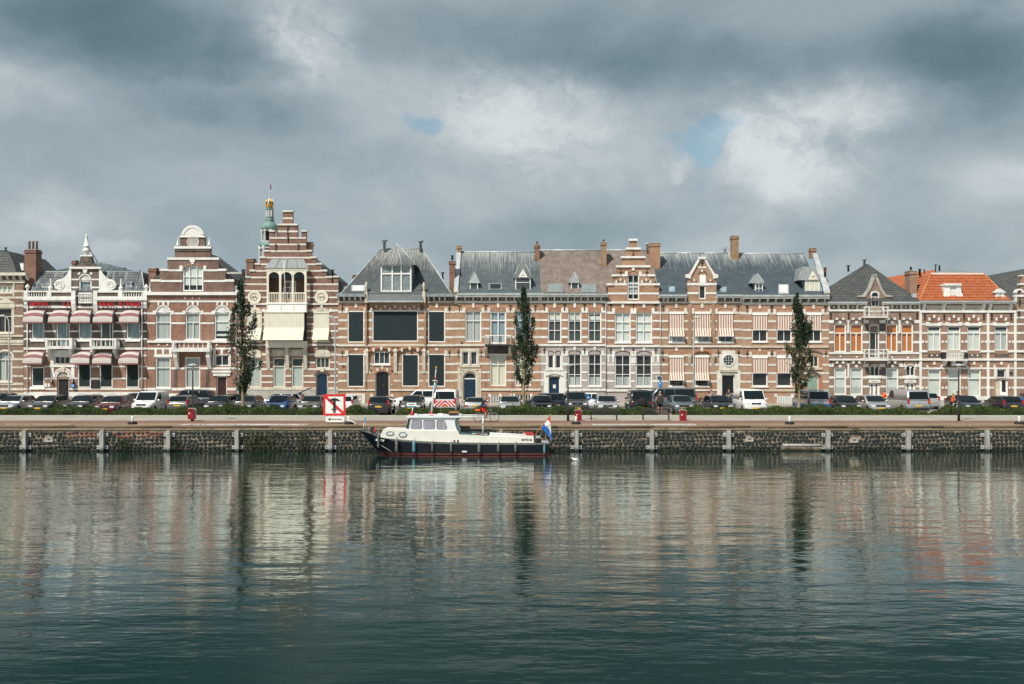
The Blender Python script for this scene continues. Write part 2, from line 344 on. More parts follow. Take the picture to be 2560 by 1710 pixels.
def facing(x, y, z, sx=1): return Matrix.Translation((x, y, z)) @ Matrix.Rotation(R(90), 4, 'X') @ Matrix.Diagonal((sx, 1, 1, 1))
def P3(px, py, Y):      # photo pixel at a real distance Y from the camera station
    s = FPX / Y; return Vector(((px - 1280) / s, Y, CAMZ + (HOR - py) / s))
GZ = 1.64               # street level over the water
# ------------------------------------------------------------------ ground, water, quay
def sheet(name, x0, y0, x1, y1, z, m, kind='structure'):
    b = MB(); b.add([(x0, y0, z), (x1, y0, z), (x1, y1, z), (x0, y1, z)], [(0, 1, 2, 3)]); o = b.build(name, m); return tag(o, kind=kind)
def water_mat():
    m, nt, b = new_mat('canal_water'); setp(b, .02, 0, .5); b.inputs['IOR'].default_value = 1.33
    b.inputs['Base Color'].default_value = (.0015, .008, .0072, 1); b.inputs['Specular Tint'].default_value = (.86, 1, .95, 1)
    p = pos(nt)
    def add(a, c):
        n = nt.nodes.new('ShaderNodeMath'); n.operation = 'ADD'; nt.links.new(a, n.inputs[0]); nt.links.new(c, n.inputs[1]); return n.outputs[0]
    def mul(a, k):
        n = nt.nodes.new('ShaderNodeMath'); n.operation = 'MULTIPLY'; nt.links.new(a, n.inputs[0])
        if isinstance(k, (int, float)): n.inputs[1].default_value = k
        else: nt.links.new(k, n.inputs[1])
        return n.outputs[0]
    calm = ramp(nt, nz(nt, pos(nt, (.5, 1, 1)), .07, 3, .5), .36, .62)
    h = mul(nz(nt, pos(nt, (.45, 1.1, 1)), .4, 2, .45), .03)
    k = nt.nodes.new('ShaderNodeMath'); k.operation = 'MULTIPLY_ADD'; k.inputs[1].default_value = .6; k.inputs[2].default_value = .4; nt.links.new(calm, k.inputs[0])
    h = add(h, mul(mul(nz(nt, pos(nt, (.38, 1.1, 1)), .95, 3, .55), .046), k.outputs[0]))
    h = add(h, mul(mul(nz(nt, pos(nt, (.55, 1.25, 1)), 2.3, 2, .55), .012), k.outputs[0]))
    h = add(h, mul(mul(nz(nt, pos(nt, (.8, 1.3, 1)), 5.5, 2, .55), .0028), k.outputs[0]))
    h = add(h, mul(mul(nz(nt, pos(nt, (.9, 1.2, 1)), 15., 2, .5), .0007), k.outputs[0]))
    bn = nt.nodes.new('ShaderNodeBump'); bn.inputs['Strength'].default_value = 1.0; bn.inputs['Distance'].default_value = 1.0; nt.links.new(h, bn.inputs['Height'])
    fr = nt.nodes.new('ShaderNodeFresnel'); fr.inputs['IOR'].default_value = 1.36; nt.links.new(bn.outputs[0], fr.inputs['Normal'])
    cr = nt.nodes.new('ShaderNodeValToRGB'); nt.links.new(fr.outputs[0], cr.inputs['Fac']); e = cr.color_ramp.elements
    e[0].position, e[0].color = .02, (.012, .012, .012, 1); e[1].position, e[1].color = .9, (.82, .82, .82, 1)
    for p_, v_ in ((.12, .035), (.2, .085), (.25, .18), (.31, .48), (.4, .7), (.55, .76)): q = e.new(p_); q.color = (v_, v_, v_, 1)
    nt.nodes.remove(b); df = nt.nodes.new('ShaderNodeBsdfDiffuse'); df.inputs['Color'].default_value = (.005, .021, .02, 1)
    gl = nt.nodes.new('ShaderNodeBsdfGlossy'); gl.inputs['Roughness'].default_value = .03; gl.inputs['Color'].default_value = (.93, 1, .97, 1); nt.links.new(bn.outputs[0], gl.inputs['Normal'])
    mx = nt.nodes.new('ShaderNodeMixShader'); nt.links.new(cr.outputs['Color'], mx.inputs[0]); nt.links.new(df.outputs[0], mx.inputs[1]); nt.links.new(gl.outputs[0], mx.inputs[2])
    nt.links.new(mx.outputs[0], nt.nodes['Material Output'].inputs[0])
water_mat()
sheet('water', -1500, -250, 1500, 62.9, 0, 'canal_water')
mat('asphalt', (.12, .12, .12), .9, var=.3, vs=.8); mat('street_paving', (.3, .24, .2), .9, var=.3, vs=1.2); 
mat('dry_grass', (.33, .26, .15), .95, var=.4, vs=2.2, col2=(.17, .15, .085)); mat('soil', (.1, .08, .05), .95, var=.3)
def paving(name, c, jw, w, h):
    m, nt, b = new_mat(name); setp(b, .9, 0, .3); t = nt.nodes.new('ShaderNodeTexBrick'); nt.links.new(pos(nt), t.inputs['Vector']); t.inputs['Scale'].default_value = 1
    t.inputs['Brick Width'].default_value = w; t.inputs['Row Height'].default_value = h; t.inputs['Mortar Size'].default_value = jw
    for k, f in (('Color1', 1.08), ('Color2', .9), ('Mortar', .55)): t.inputs[k].default_value = (*[q * f for q in c], 1)
    cc = mixrgb(nt, ramp(nt, nz(nt, pos(nt, (.5, 1, 1)), 1.1, 7, .7), .42, .75), t.outputs['Color'], tuple(q * .6 for q in c)); nt.links.new(cc, b.inputs['Base Color'])
paving('pale_paving', (.4, .375, .32), .012, .6, .4); paving('red_asphalt', (.25, .13, .11), .006, 3.1, 1.55)
mat('kerb_stone', (.47, .46, .43), .85, var=.2); mat('quay_white', (.5, .5, .47), .8, var=.25, vs=1.5)
mat('rail_rust', (.17, .095, .07), .75, var=.4, vs=2.5, stretch=(.6, 1, 3), col2=(.11, .07, .058)); mat('coping', (.31, .26, .17), .9, var=.4, vs=2.5, col2=(.15, .13, .085), soot=.5)
mat('mortar', (.37, .29, .2), .95, var=.35, vs=1.5, col2=(.13, .11, .085), wet=True); mat('basalt', (.02, .026, .026), .8, 0, .25, var=.4, vs=2.2, col2=(.045, .052, .049), wet=True); mat('red_rubble', (.17, .07, .05), .9, var=.4, vs=3)
mat('weathered_wood', (.4, .39, .37), .85, var=.45, vs=2, stretch=(4, 4, .5), wet=True, soot=.5); mat('galvanised', (.46, .49, .5), .6, .1, var=.3, soot=.6); mat('niche_stone', (.46, .42, .37), .9, var=.2)
sheet('ground', -1500, 62.9, 1500, 3000, GZ - .05, 'street_paving')
tag(MB().box(-300, 84.2, GZ - .2, 300, 91.6, GZ - .02).build('road', 'asphalt'), kind='structure')
tag(MB().box(-300, 91.8, GZ - .2, 300, 97, GZ + .1).build('far_pavement', 'pale_paving'), kind='structure')
tag(MB().box(-300, 63.05, GZ - .3, 300, 65.2, GZ + .01).build('grass_verge', 'dry_grass'), kind='structure')
tag(MB().box(-300, 65.2, GZ - .3, 300, 68.4, GZ).build('cycle_path', 'red_asphalt'), kind='structure')
tag(MB().box(-300, 68.4, GZ - .3, 300, 74.3, GZ + .012).build('promenade', 'pale_paving'), kind='structure')
for (a, b_) in [(-4.2, 12.2)]: pass
# pale concrete strip pieces lying in the verge
for (a, c) in [(455, 770), (1480, 1740)]:
    tag(MB().box((a - 1280) / 37.5, 63.3, GZ, (c - 1280) / 37.5, 64.6, GZ + .02).build('concrete_strip', 'quay_white'), kind='structure')
def P(px, Y): return (px - 1280) * Y / FPX
QY = 62.7
wall = tag(MB().box(-60, QY, -1, 60, QY + .35, 1.38).build('quay_wall', 'mortar'), 'long dark basalt rubble quay wall with pale mortar along the water', 'quay wall')
# kerb stones in front of the hedge
kerb = empty('kerb', (0, 74.4, GZ), 'pale stone kerb along the foot of the green hedge', 'kerb')
x = -60.
while x < 60: box('kerb_stone', kerb, x + .01, 74.3, GZ - .2, x + 1.99, 74.5, GZ + .07, 'kerb_stone'); x += 2.
x = -60.
while x < 60:
    w = rnd.uniform(1.6, 3.2); h = rnd.uniform(-.03, .02); dy = rnd.uniform(-.02, .02)
    box('coping_stone', wall, x + .012, QY - .07 + dy, 1.382, x + w - .012, QY + .3, 1.5 + h, 'coping'); x += w
x = -60.
while x < 60:
    w = 6.3
    MB().tube([(x + .01, QY + .1, 1.575), (x + w - .01, QY + .1, 1.575)], .09, 10).build('rail', 'rail_rust', wall); x += w
posts = [62, 255, 422, 593, 826, 1040, 1251, 1441, 1630, 1822, 2069, 2270, 2468]
niches = [(123, 1099), (1874, 1098), (2135, 1101)]
# basalt stones
def stone_shape(r):
    n = 8; a0 = r.uniform(0, 6); ang = [a0 + 2 * math.pi * (k + r.uniform(-.3, .3)) / n for k in range(n)]; rr = [r.uniform(.84, 1.08) for _ in range(n)]
    sx = r.uniform(.9, 1.15)
    vs = [(math.cos(a) * q * sx, .25, math.sin(a) * q) for a, q in zip(ang, rr)] + [(math.cos(a) * q * sx * .98, -.12, math.sin(a) * q * .98) for a, q in zip(ang, rr)] + \
         [(math.cos(a) * q * sx * .72, -.48 + r.uniform(-.1, .1), math.sin(a) * q * .72) for a, q in zip(ang, rr)] + [(r.uniform(-.15, .15), -.62, r.uniform(-.15, .15))]
    fs = []
    for l in (0, 1):
        for k in range(n): fs.append((l * n + k, l * n + (k + 1) % n, (l + 1) * n + (k + 1) % n, (l + 1) * n + k))
    for k in range(n): fs.append((2 * n + k, 2 * n + (k + 1) % n, 3 * n))
    return vs, fs
shapes = [stone_shape(rnd) for _ in range(40)]
stones = []
postX = [P(p, QY) for p in posts]; nichX = [P(p, QY) for p, _ in niches]
for row in range(6):
    zc = .02 + row * .232; x = -46 + rnd.uniform(0, .2)
    while x < 46:
        big = rnd.random() < .15
        w = rnd.uniform(.22, .34) * (1.2 if big else 1) * (.8 if 1955 < 1280 + x * 38.3 < 2065 else 1)
        cx = x + w / 2; x += w + rnd.uniform(.0, .02)
        z = zc + rnd.uniform(-.035, .035) + .03 * math.sin(cx * 1.7 + row)
        if any(abs(cx - q) < .2 for q in postX) and z > .0: continue
        if any(abs(cx - q) < .3 for q in nichX) and .55 < z < .95: continue
        px = 1280 + cx * 38.3
        if 1955 < px < 2056 and z < .42: continue
        red = z > .85 and (168 < px < 250 or 275 < px < 408)
        if red and rnd.random() < .15: red = False
        stones.append((w * .5, cx, min(z, 1.27), rnd.uniform(.9, 1.12), rnd.randrange(40), red))
stones.sort(key=lambda q: -q[0] if abs(q[1]) < 33.2 else 9 - q[0])
smesh = {}
rest = MB()
for i, (rw, cx, z, k, si, red) in enumerate(stones):
    hz = .131 * k * (.85 if red else 1); rw *= 1.1
    if i < 300:
        key = (si, red)
        if key not in smesh: b = MB(); b.add(*shapes[si], smooth=True); smesh[key] = b.mesh('stone', 'red_rubble' if red else 'basalt')
        obj('stone', smesh[key], wall, Matrix.Translation((cx, QY - .0, z)) @ Matrix.Diagonal((rw * .98, .1, hz, 1)))
    else:
        vs, fs = shapes[si]; rest.add([(cx + v[0] * rw * .98, QY + v[1] * .1, z + v[2] * hz) for v in vs], fs, 1 if red else 0, True)
tag(rest.build('small_stones', ['basalt', 'red_rubble'], wall), kind='stuff')
for (px, py) in niches:
    c = P3(px, py, QY - .05)
    b = MB(); b.ring((c.x, c.z - .03), .13, .2, QY - .09, QY + .1, 0, 180, 10); b.box(c.x - .24, QY - .1, c.z - .15, c.x + .24, QY + .1, c.z - .03)
    b.box(c.x - .24, QY - .085, c.z - .03, c.x - .2, QY + .1, c.z + .17); b.box(c.x + .2, QY - .085, c.z - .03, c.x + .24, QY + .1, c.z + .17)
    nn = b.build('ring_niche', 'niche_stone', wall)
    MB().box(c.x - .2, QY - .02, c.z - .03, c.x + .2, QY + .1, c.z + .15).build('recess', 'dark_void', nn)
    MB().ring((c.x, c.z - .01), .05, .065, QY - .1, QY - .08, 0, 360, 12).build('mooring_ring', 'galvanised', nn)
ordn = ['leftmost', 'second', 'third', 'fourth', 'fifth', 'sixth', 'seventh', 'eighth', 'ninth', 'tenth', 'eleventh', 'twelfth', 'rightmost']
pw = ['at the far left edge of the wall', 'right of the left mooring niche', 'left of the small green creeper, below the red bin', 'left of the large green creeper', 'below the no anchoring sign', 'behind the wheelhouse of the moored boat',
      'behind the open cockpit of the moored boat', 'just right of the tricolour flag', 'below the right bench', 'below the white van front', 'at the right end of the floating beam', 'below the silver van with yellow plate', 'near the right edge of the photo']
for i, px in enumerate(posts):
    xx = P(px, QY - .2)
    e = empty('fender_post', (xx, QY - .2, 0), f'weathered timber fender post, {pw[i]}', 'fender post', 'fender posts along the quay wall')
    t = rnd.uniform(-.03, .03)
    b = MB(); b.add([(xx - .13, QY - .34, -.6), (xx + .13, QY - .34, -.6), (xx + .13, QY - .06, -.6), (xx - .13, QY - .06, -.6), (xx - .12 + t, QY - .32, 1.36), (xx + .12 + t, QY - .32, 1.36), (xx + .12 + t, QY - .06, 1.37), (xx - .12 + t, QY - .06, 1.37)],
                    [(0, 1, 2, 3), (4, 5, 6, 7), (0, 1, 5, 4), (1, 2, 6, 5), (2, 3, 7, 6), (3, 0, 4, 7)]); b.build('timber', 'weathered_wood', e)
    for zz in (1.06, .26):
        for sgn in (-1, 1):
            pl = box('bracket', e, xx + sgn * .15, QY - .12, zz - .11, xx + sgn * .36, QY - .03, zz + .12, 'galvanised')
            MB().disc((xx + sgn * .27, zz), .035, QY - .15, QY - .1, 8).build('bolt', 'dark_iron', pl)
xa, xb = P(1956, QY - .4), P(2056, QY - .4)
tag(MB().tube([(xa, QY - .42, .42), (xb, QY - .42, .4)], .1, 8).build('floating_beam', 'weathered_wood'), 'long grey horizontal timber beam fixed low on the quay wall', 'beam')
# ------------------------------------------------------------------ foliage
def leaf_mat(name, a, b2, c):
    m, nt, b = new_mat(name); setp(b, .6, 0, .3)
    f = ramp(nt, nz(nt, pos(nt), 2.2, 5, .7), .3, .7); f2 = ramp(nt, nz(nt, pos(nt), 9, 2, .6), .45, .75)
    cc = mixrgb(nt, f2, mixrgb(nt, f, a, b2), c); f4 = ramp(nt, nz(nt, pos(nt), .9, 4, .7), .45, .7); nt.links.new(mixrgb(nt, f4, cc, tuple(q * .5 for q in a)), b.inputs['Base Color'])
leaf_mat('hedge_leaf', (.026, .054, .014), (.05, .086, .022), (.15, .175, .05)); leaf_mat('tree_leaf', (.014, .034, .018), (.025, .052, .025), (.05, .084, .036)); leaf_mat('creeper_leaf', (.03, .055, .018), (.05, .08, .025), (.1, .11, .04))
mat('bark_pale', (.3, .25, .14), .9, var=.35, vs=2); mat('bark_dark', (.09, .075, .05), .9, var=.3)
rng = np.random.default_rng(5)
def leaves_mesh(name, C, size, m, up=None, aspect=.5, nrm=None):
    n = len(C); d = rng.normal(size=(n, 3))
    if up is not None: d = d * (1 - up) + np.array([0, 0, 1.6]) * up
    d /= np.linalg.norm(d, axis=1)[:, None]
    r = rng.normal(size=(n, 3)); s = np.cross(d, r); s /= np.linalg.norm(s, axis=1)[:, None] + 1e-9
    sz = size * rng.uniform(.6, 1.3, n)[:, None]
    a = d * sz; bb = s * sz * aspect
    V = np.stack([C - a, C + bb, C + a, C - bb], 1).reshape(-1, 3)
    me = bpy.data.meshes.new(name); me.vertices.add(4 * n); me.vertices.foreach_set('co', V.astype(np.float32).ravel())
    me.loops.add(4 * n); me.loops.foreach_set('vertex_index', np.arange(4 * n, dtype=np.int32))
    me.polygons.add(n); me.polygons.foreach_set('loop_start', np.arange(0, 4 * n, 4, dtype=np.int32))
    me.materials.append(M[m]); me.update(calc_edges=True); return me
def hedge(pa, pb, label):
    Y0, Y1 = 74.62, 77.0; x0, x1 = P(pa, 75.5), P(pb, 75.5); W = x1 - x0
    e = empty('hedge', ((x0 + x1) / 2, 75.7, GZ), label, 'hedge', 'low hedges along the promenade')
    def top(x, t):       # height profile, t across 0..1
        edge = np.minimum(1, np.minimum(x - x0, x1 - x) / 1.3) ** .6
        return (.54 + .13 * np.sin(x * .55 + 1) + .1 * np.sin(x * 1.9) + .06 * np.sin(x * 5.1 + 2)) * edge * (np.clip(np.sin(np.pi * np.clip(t * .9 + .08, 0, 1)), 0, 1) ** .45)
    n = int(W * 2600)
    X = rng.uniform(x0, x1, n); t = rng.uniform(0, 1, n); u = rng.uniform(0, 1, n) ** .35
    H = top(X, t); Z = GZ + H * u + np.abs(rng.normal(0, .06, n)) * (u > .8); Y = Y0 + (Y1 - Y0) * t + rng.normal(0, .05, n)
    nf = int(W * 1000); Xf = rng.uniform(x0 + .05, x1 - .05, nf); zf = rng.uniform(0, 1, nf); Hf = top(Xf, np.full(nf, .12))
    X = np.concatenate([X, Xf]); Y = np.concatenate([Y, Y0 + rng.normal(0, .09, nf) + .25 * zf ** 2]); Z = np.concatenate([Z, GZ + Hf * zf])
    obj('foliage', leaves_mesh('foliage', np.stack([X, Y, Z], 1), .08, 'hedge_leaf', up=.3, aspect=.24), e)
    b = MB(); N = max(4, int(W / .5)); xs = [x0 + .2 + (W - .4) * i / N for i in range(N + 1)]
    pr = [(0.03, 0), (.15, .7), (.5, .82), (.85, .7), (.97, 0)]
    vs = [(x_, Y0 + .12 + (Y1 - Y0 - .24) * t_, GZ - .02 + float(top(np.array(x_), np.array(.4))) * h_) for x_ in xs for t_, h_ in pr]
    b.add(vs, [(i * 5 + k, i * 5 + k + 1, (i + 1) * 5 + k + 1, (i + 1) * 5 + k) for i in range(N) for k in range(4)], 0, True); b.build('hedge_core', 'hedge_leaf', e)  # inner core added to stop the view through the leaves
    tag(MB().box(x0 - .2, 74.5, GZ - .2, x1 + .2, 77.2, GZ + .02).build('soil_bed', 'soil'), kind='structure')
hedge(-260, 264, 'low green juniper hedge at the left end, under the hotel side'); hedge(276, 938, 'long low green juniper hedge between the burgundy car and the black hatchback')
hedge(988, 1643, 'low green juniper hedge behind the moored boat and the left bench'); hedge(1694, 2318, 'low green juniper hedge between the right red bin and the silver van'); hedge(2342, 2800, 'low green juniper hedge at the right end, under the lamp post')
def tree(px, Y, prof, ox, oy, k, label, seed):
    r = np.random.default_rng(seed); s = FPX / Y; X0 = (px - 1280) / s
    e = empty('columnar_tree', (X0, Y, GZ), label, 'tree', 'slim upright street trees along the quay')
    pts = [(CAMZ + (HOR - (oy + y / k)) / s, ((ox + a / k) - 1280) / s, ((ox + b / k) - 1280) / s) for y, a, b in prof]; pts.sort()
    zs = np.array([q[0] for q in pts]); L = np.array([q[1] for q in pts]); Rr = np.array([q[2] for q in pts])
    zb, zt = zs[0], zs[-1]
    mid = lambda z: (np.interp(z, zs, L) + np.interp(z, zs, Rr)) / 2
    tr = MB(); path = [(X0, Y, GZ - .3)] + [(X0 + (float(mid(z)) - X0) * min(1, (z - GZ) / (zb - GZ)) * .8 + .03 * math.sin(z * 3), Y, z) for z in np.linspace(GZ + .6, zt - .5, 14)]
    tr.tube(path, [.16, .135] + list(np.linspace(.125, .015, 13)), 8); tr.build('trunk', 'bark_pale', e)
    lb = MB(); C = []
    for i in range(95):
        z = zb + (zt - zb) * r.uniform(0, 1) ** 1.05; a = r.uniform(0, 2 * math.pi); rad = r.uniform(.25, 1) ** .6
        hw = (np.interp(z, zs, Rr) - np.interp(z, zs, L)) / 2
        ex = float(mid(z) + math.cos(a) * rad * hw * 1.12); ey = Y + math.sin(a) * rad * hw * .9; z0 = z - r.uniform(.7, 1.5) * rad - .1
        st = (X0 + (float(mid(z)) - X0) * .8, Y, max(zb - .2, z0))
        if i % 3: lb.tube([st, ((st[0] * .5 + ex * .5), (st[1] + ey) / 2, (st[2] + z) / 2 - .1), (ex, ey, z), (ex + .02, ey, z + .35)], [.035, .025, .014, .005], 5)
        m = int(r.uniform(40, 85)); hgt = r.uniform(.35, .8)
        q = r.normal(size=(m, 3)) * np.array([.085, .085, hgt * .5]) * (.55 + .55 * hw); C.append(q + np.array([ex, ey, z]))
    for i in range(46):     # core along the stem
        z = r.uniform(zb, zt - .1); m = 36; hw = (np.interp(z, zs, Rr) - np.interp(z, zs, L)) / 2
        C.append(r.normal(size=(m, 3)) * np.array([.22 * hw, .22 * hw, .22]) + np.array([float(mid(z)), Y, z]))
    lb.build('branches', 'bark_dark', e)
    C = np.concatenate(C); C = C[(C[:, 2] < zt + .25)]
    obj('crown', leaves_mesh('crown', C, .085, 'tree_leaf', up=.15, aspect=.55), e)
tree(607, 76, [(722, 700, 735), (800, 692, 748), (850, 690, 752), (960, 668, 815), (1050, 648, 812), (1130, 632, 790), (1200, 636, 848), (1290, 645, 850), (1360, 652, 800), (1420, 688, 782), (1500, 720, 745)], 340, 440, 2.75,
     'slim dark green columnar tree in front of the tall stepped gable house', 11)
tree(1309, 76, [(528, 682, 700), (600, 672, 712), (660, 645, 740), (740, 618, 748), (850, 612, 818), (950, 632, 800), (1010, 642, 762), (1080, 590, 812), (1180, 586, 792), (1290, 618, 772), (1390, 660, 722)], 1120, 580, 3.648,
     'slim dark green columnar tree behind the moored boat and cyclist', 12)
tree(1996, 76, [(600, 462, 482), (650, 446, 490), (750, 445, 520), (830, 436, 574), (900, 416, 598), (1000, 408, 570), (1070, 390, 612), (1150, 400, 640), (1250, 405, 600), (1330, 420, 592), (1430, 466, 520)], 1860, 570, 3.563,
     'slim dark green columnar tree in front of the green arched door', 13)
def tuft(px, py, rx, ry, n, label, sz=.05):
    c = P3(px, py, QY - .1); s = FPX / QY
    q = rng.normal(size=(n, 3)) * np.array([rx / s * .5, .07, ry / s * .5]) + np.array([c.x, QY - .14, c.z]); q[:, 2] = np.clip(q[:, 2], .05, 1.6)
    tag(obj('creeper', leaves_mesh('creeper', q, sz, 'creeper_leaf', aspect=.5)), label, 'creeper', 'creepers growing on the quay wall')
tuft(308, 1112, 20, 18, 350, 'small green creeper on the quay wall left of the third fender post'); tuft(437, 1112, 14, 16, 260, 'small green creeper beside a fender post below the red bin')
tuft(655, 1102, 62, 26, 1300, 'large sprawling green creeper on the quay wall left of the anchor sign'); tuft(756, 1102, 18, 30, 320, 'narrow green creeper on the quay wall just left of the anchor sign post')
tuft(1665, 1088, 6, 40, 90, 'thin tuft of tall weeds on the quay wall below the right bench'); tuft(2145, 1076, 12, 6, 60, 'tiny weed tuft under the coping below the silver car')
wq = rng.uniform(-40, 40, 900); wq = wq[np.sin(wq * 1.7) + np.sin(wq * .61 + 1) > .5]; wz = rng.uniform(0, .12, len(wq)) ** 1.0
tag(obj('weeds', leaves_mesh('weeds', np.stack([wq, QY + .28 + rng.normal(0, .12, len(wq)), GZ - .03 + wz], 1), .06, 'creeper_leaf', up=.6, aspect=.25)), kind='stuff')
gx = rng.uniform(-40, 40, 9000); gy = rng.uniform(63.1, 65.1, 9000); kp = (np.sin(gx * .9 + gy) + np.sin(gx * 2.3) * .6 + rng.normal(0, .5, 9000)) > .2
tag(obj('grass_tufts', leaves_mesh('grass_tufts', np.stack([gx, gy, np.full(9000, GZ + .03)], 1)[kp], .05, 'dry_grass', up=.7, aspect=.2)), kind='stuff')
# ------------------------------------------------------------------ street furniture
def lamp(px, label):
    X0 = P(px, 68.2); e = empty('lamp_post', (X0, 68.2, GZ), label, 'lamp post', 'black promenade lamp posts')
    MB().lathe((X0, 68.2, GZ), [(.09, 0), (.085, .9), (.06, 1.0), (.045, 3.6), (.05, 3.62)], 10).build('pole', 'dark_iron', e)
    MB().lathe((X0, 68.2, GZ + 3.62), [(.05, 0), (.09, .08), (.17, .3), (.17, .32)], 12).build('lantern', 'lamp_glass', e)
    MB().lathe((X0, 68.2, GZ + 3.94), [(.42, 0), (.4, .03), (.12, .12), (.02, .14)], 16).build('shade', 'lead_light', e)
mat('lamp_glass', (.55, .58, .56), .2, var=0)
lamp(482, 'black lamp post with grey disc shade beside the left red bin'); lamp(1420, 'black lamp post with grey disc shade left of the benches'); lamp(2397, 'black lamp post with grey disc shade at the right, before the couple')
def tall(px, top, dx, label):
    Y = 90.5; s = FPX / Y; X0 = P(px, Y); zt = CAMZ + (HOR - top) / s
    e = empty('street_lamp', (X0, Y, GZ), label, 'street lamp', 'tall grey street lamps by the houses')
    MB().tube([(X0, Y, GZ), (X0, Y, GZ + 1.2), (X0, Y, zt - 1), (X0 + dx * .15, Y, zt - .35), (X0 + dx * .5, Y, zt - .08), (X0 + dx, Y, zt)], [.1, .085, .055, .045, .04, .035], 8).build('pole', 'lead_light', e)
    MB().lathe((X0 + dx * 1.3, Y, zt), [(.05, -.08), (.25, -.05), (.28, 0), (.2, .08), (.03, .12)], 10, sx=1.3, sy=.6).build('lamp_head', 'quay_white', e)
tall(23, 790, -.5, 'tall grey street lamp before the cream trimmed house at the left edge'); tall(838, 792, -.35, 'tall grey street lamp between the stepped gable and the black screened house'); tall(1734, 794, .25, 'tall grey street lamp before the red striped awnings')
mat('bin_red', (.26, .012, .018), .35, var=.06)
def bin_(px, Y, z0, label):
    X0 = P(px, Y); e = empty('litter_bin', (X0, Y, GZ), label, 'litter bin', 'red litter bins on the promenade')
    z = GZ + z0
    MB().prism([(X0 - .21, z), (X0 + .21, z), (X0 + .23, z + .68), (X0 + .19, z + .75), (X0 - .19, z + .75), (X0 - .23, z + .68)], Y - .2, Y + .2).build('body', 'bin_red', e)
    MB().box(X0 - .15, Y - .215, z + .6, X0 + .15, Y - .19, z + .67).build('slot', 'dark_void', e)
    MB().prism([(X0 + .225, z), (X0 + .265, z), (X0 + .275, z + .7), (X0 + .21, z + .78), (X0 - .21, z + .78), (X0 - .26, z + .7), (X0 - .235, z + .68), (X0 - .19, z + .755), (X0 + .19, z + .755), (X0 + .24, z + .68)], Y - .05, Y + .22).build('edge_trim', 'lead_light', e)
    MB().disc((X0 - .1, z + .42), .05, Y - .21, Y - .19, 10).build('sticker', 'sign_white', e)
    if z0: MB().box(X0 - .05, Y - .05, GZ, X0 + .05, Y + .1, z).build('foot', 'dark_iron', e)
bin_(479, 67.9, .14, 'red litter bin fixed to the left black lamp post'); bin_(1445, 68.6, 0, 'red litter bin between lamp post and left bench'); bin_(1707, 68.6, 0, 'red litter bin right of the right bench')
def bench(px0, px1, label):
    Y = 68.8; a, b = P(px0, Y), P(px1, Y); e = empty('bench', ((a + b) / 2, Y, GZ), label, 'bench', 'black metal benches on the promenade')
    for xx in (a, b):
        MB().tube([(xx, Y + .3, GZ), (xx, Y + .28, GZ + .42), (xx, Y - .12, GZ + .42), (xx, Y - .2, GZ + .83)], .025, 6).build('side_frame', 'dark_iron', e)
        MB().tube([(xx, Y - .12, GZ), (xx, Y - .12, GZ + .42)], .03, 6).build('leg', 'dark_iron', e)
    for k in range(9):
        f = k / 8; box('slat', e, a, Y - .135 - .075 * f, GZ + .43 + .385 * f, b, Y - .12 - .075 * f, GZ + .46 + .385 * f + (.01 if k in (0, 8) else 0), 'dark_iron')
    for k in range(7): box('seat_slat', e, a, Y - .08 + .055 * k, GZ + .425, b, Y - .045 + .055 * k, GZ + .445, 'dark_iron')
    bb = MB()
    for k in range(26):
        x_ = a + (b - a) * (k + .5) / 26; bb.tube([(x_, Y - .128, GZ + .44), (x_, Y - .2, GZ + .82)], .011, 4)
    bb.build('back_wires', 'dark_iron', e)
bench(1478, 1542, 'black wire mesh bench, the left one of the pair by the red bins'); bench(1608, 1672, 'black wire mesh bench in front of the standing man')
mat('rubber', (.02, .022, .024), .8, var=.2)
def bollard(px, label, rope=False):
    X0 = P(px, 64.3); e = empty('mooring_bollard', (X0, 64.3, GZ), label, 'bollard', 'mooring bollards on the quay edge')
    MB().lathe((X0, 64.3, GZ), [(.28, 0), (.31, .05), (.31, .13), (.26, .19), (.14, .2)], 14).build('base', 'rubber', e)
    MB().lathe((X0, 64.3, GZ + .19), [(.1, 0), (.07, .1), (.07, .16), (.085, .2), (.1, .26), (.075, .33), (.02, .35)], 12).build('knob', 'sign_white', e)
    if rope:
        MB().tube([(X0 - .1, 64.1, GZ + .3), (X0 + .3, 64.0, GZ + .22), (X0 + .6, 63.7, GZ + .05)], .03, 6).build('rope', 'sign_white', e)
bollard(331, 'white topped black mooring bollard at the left, right of the burgundy car'); bollard(872, 'black mooring bollard with white rope beside the no anchoring sign', True); bollard(1440, 'white topped black mooring bollard before the lamp post and red bin'); bollard(1974, 'white topped black mooring bollard below the right columnar tree'); bollard(2548, 'white topped black mooring bollard near the right edge of the photo')
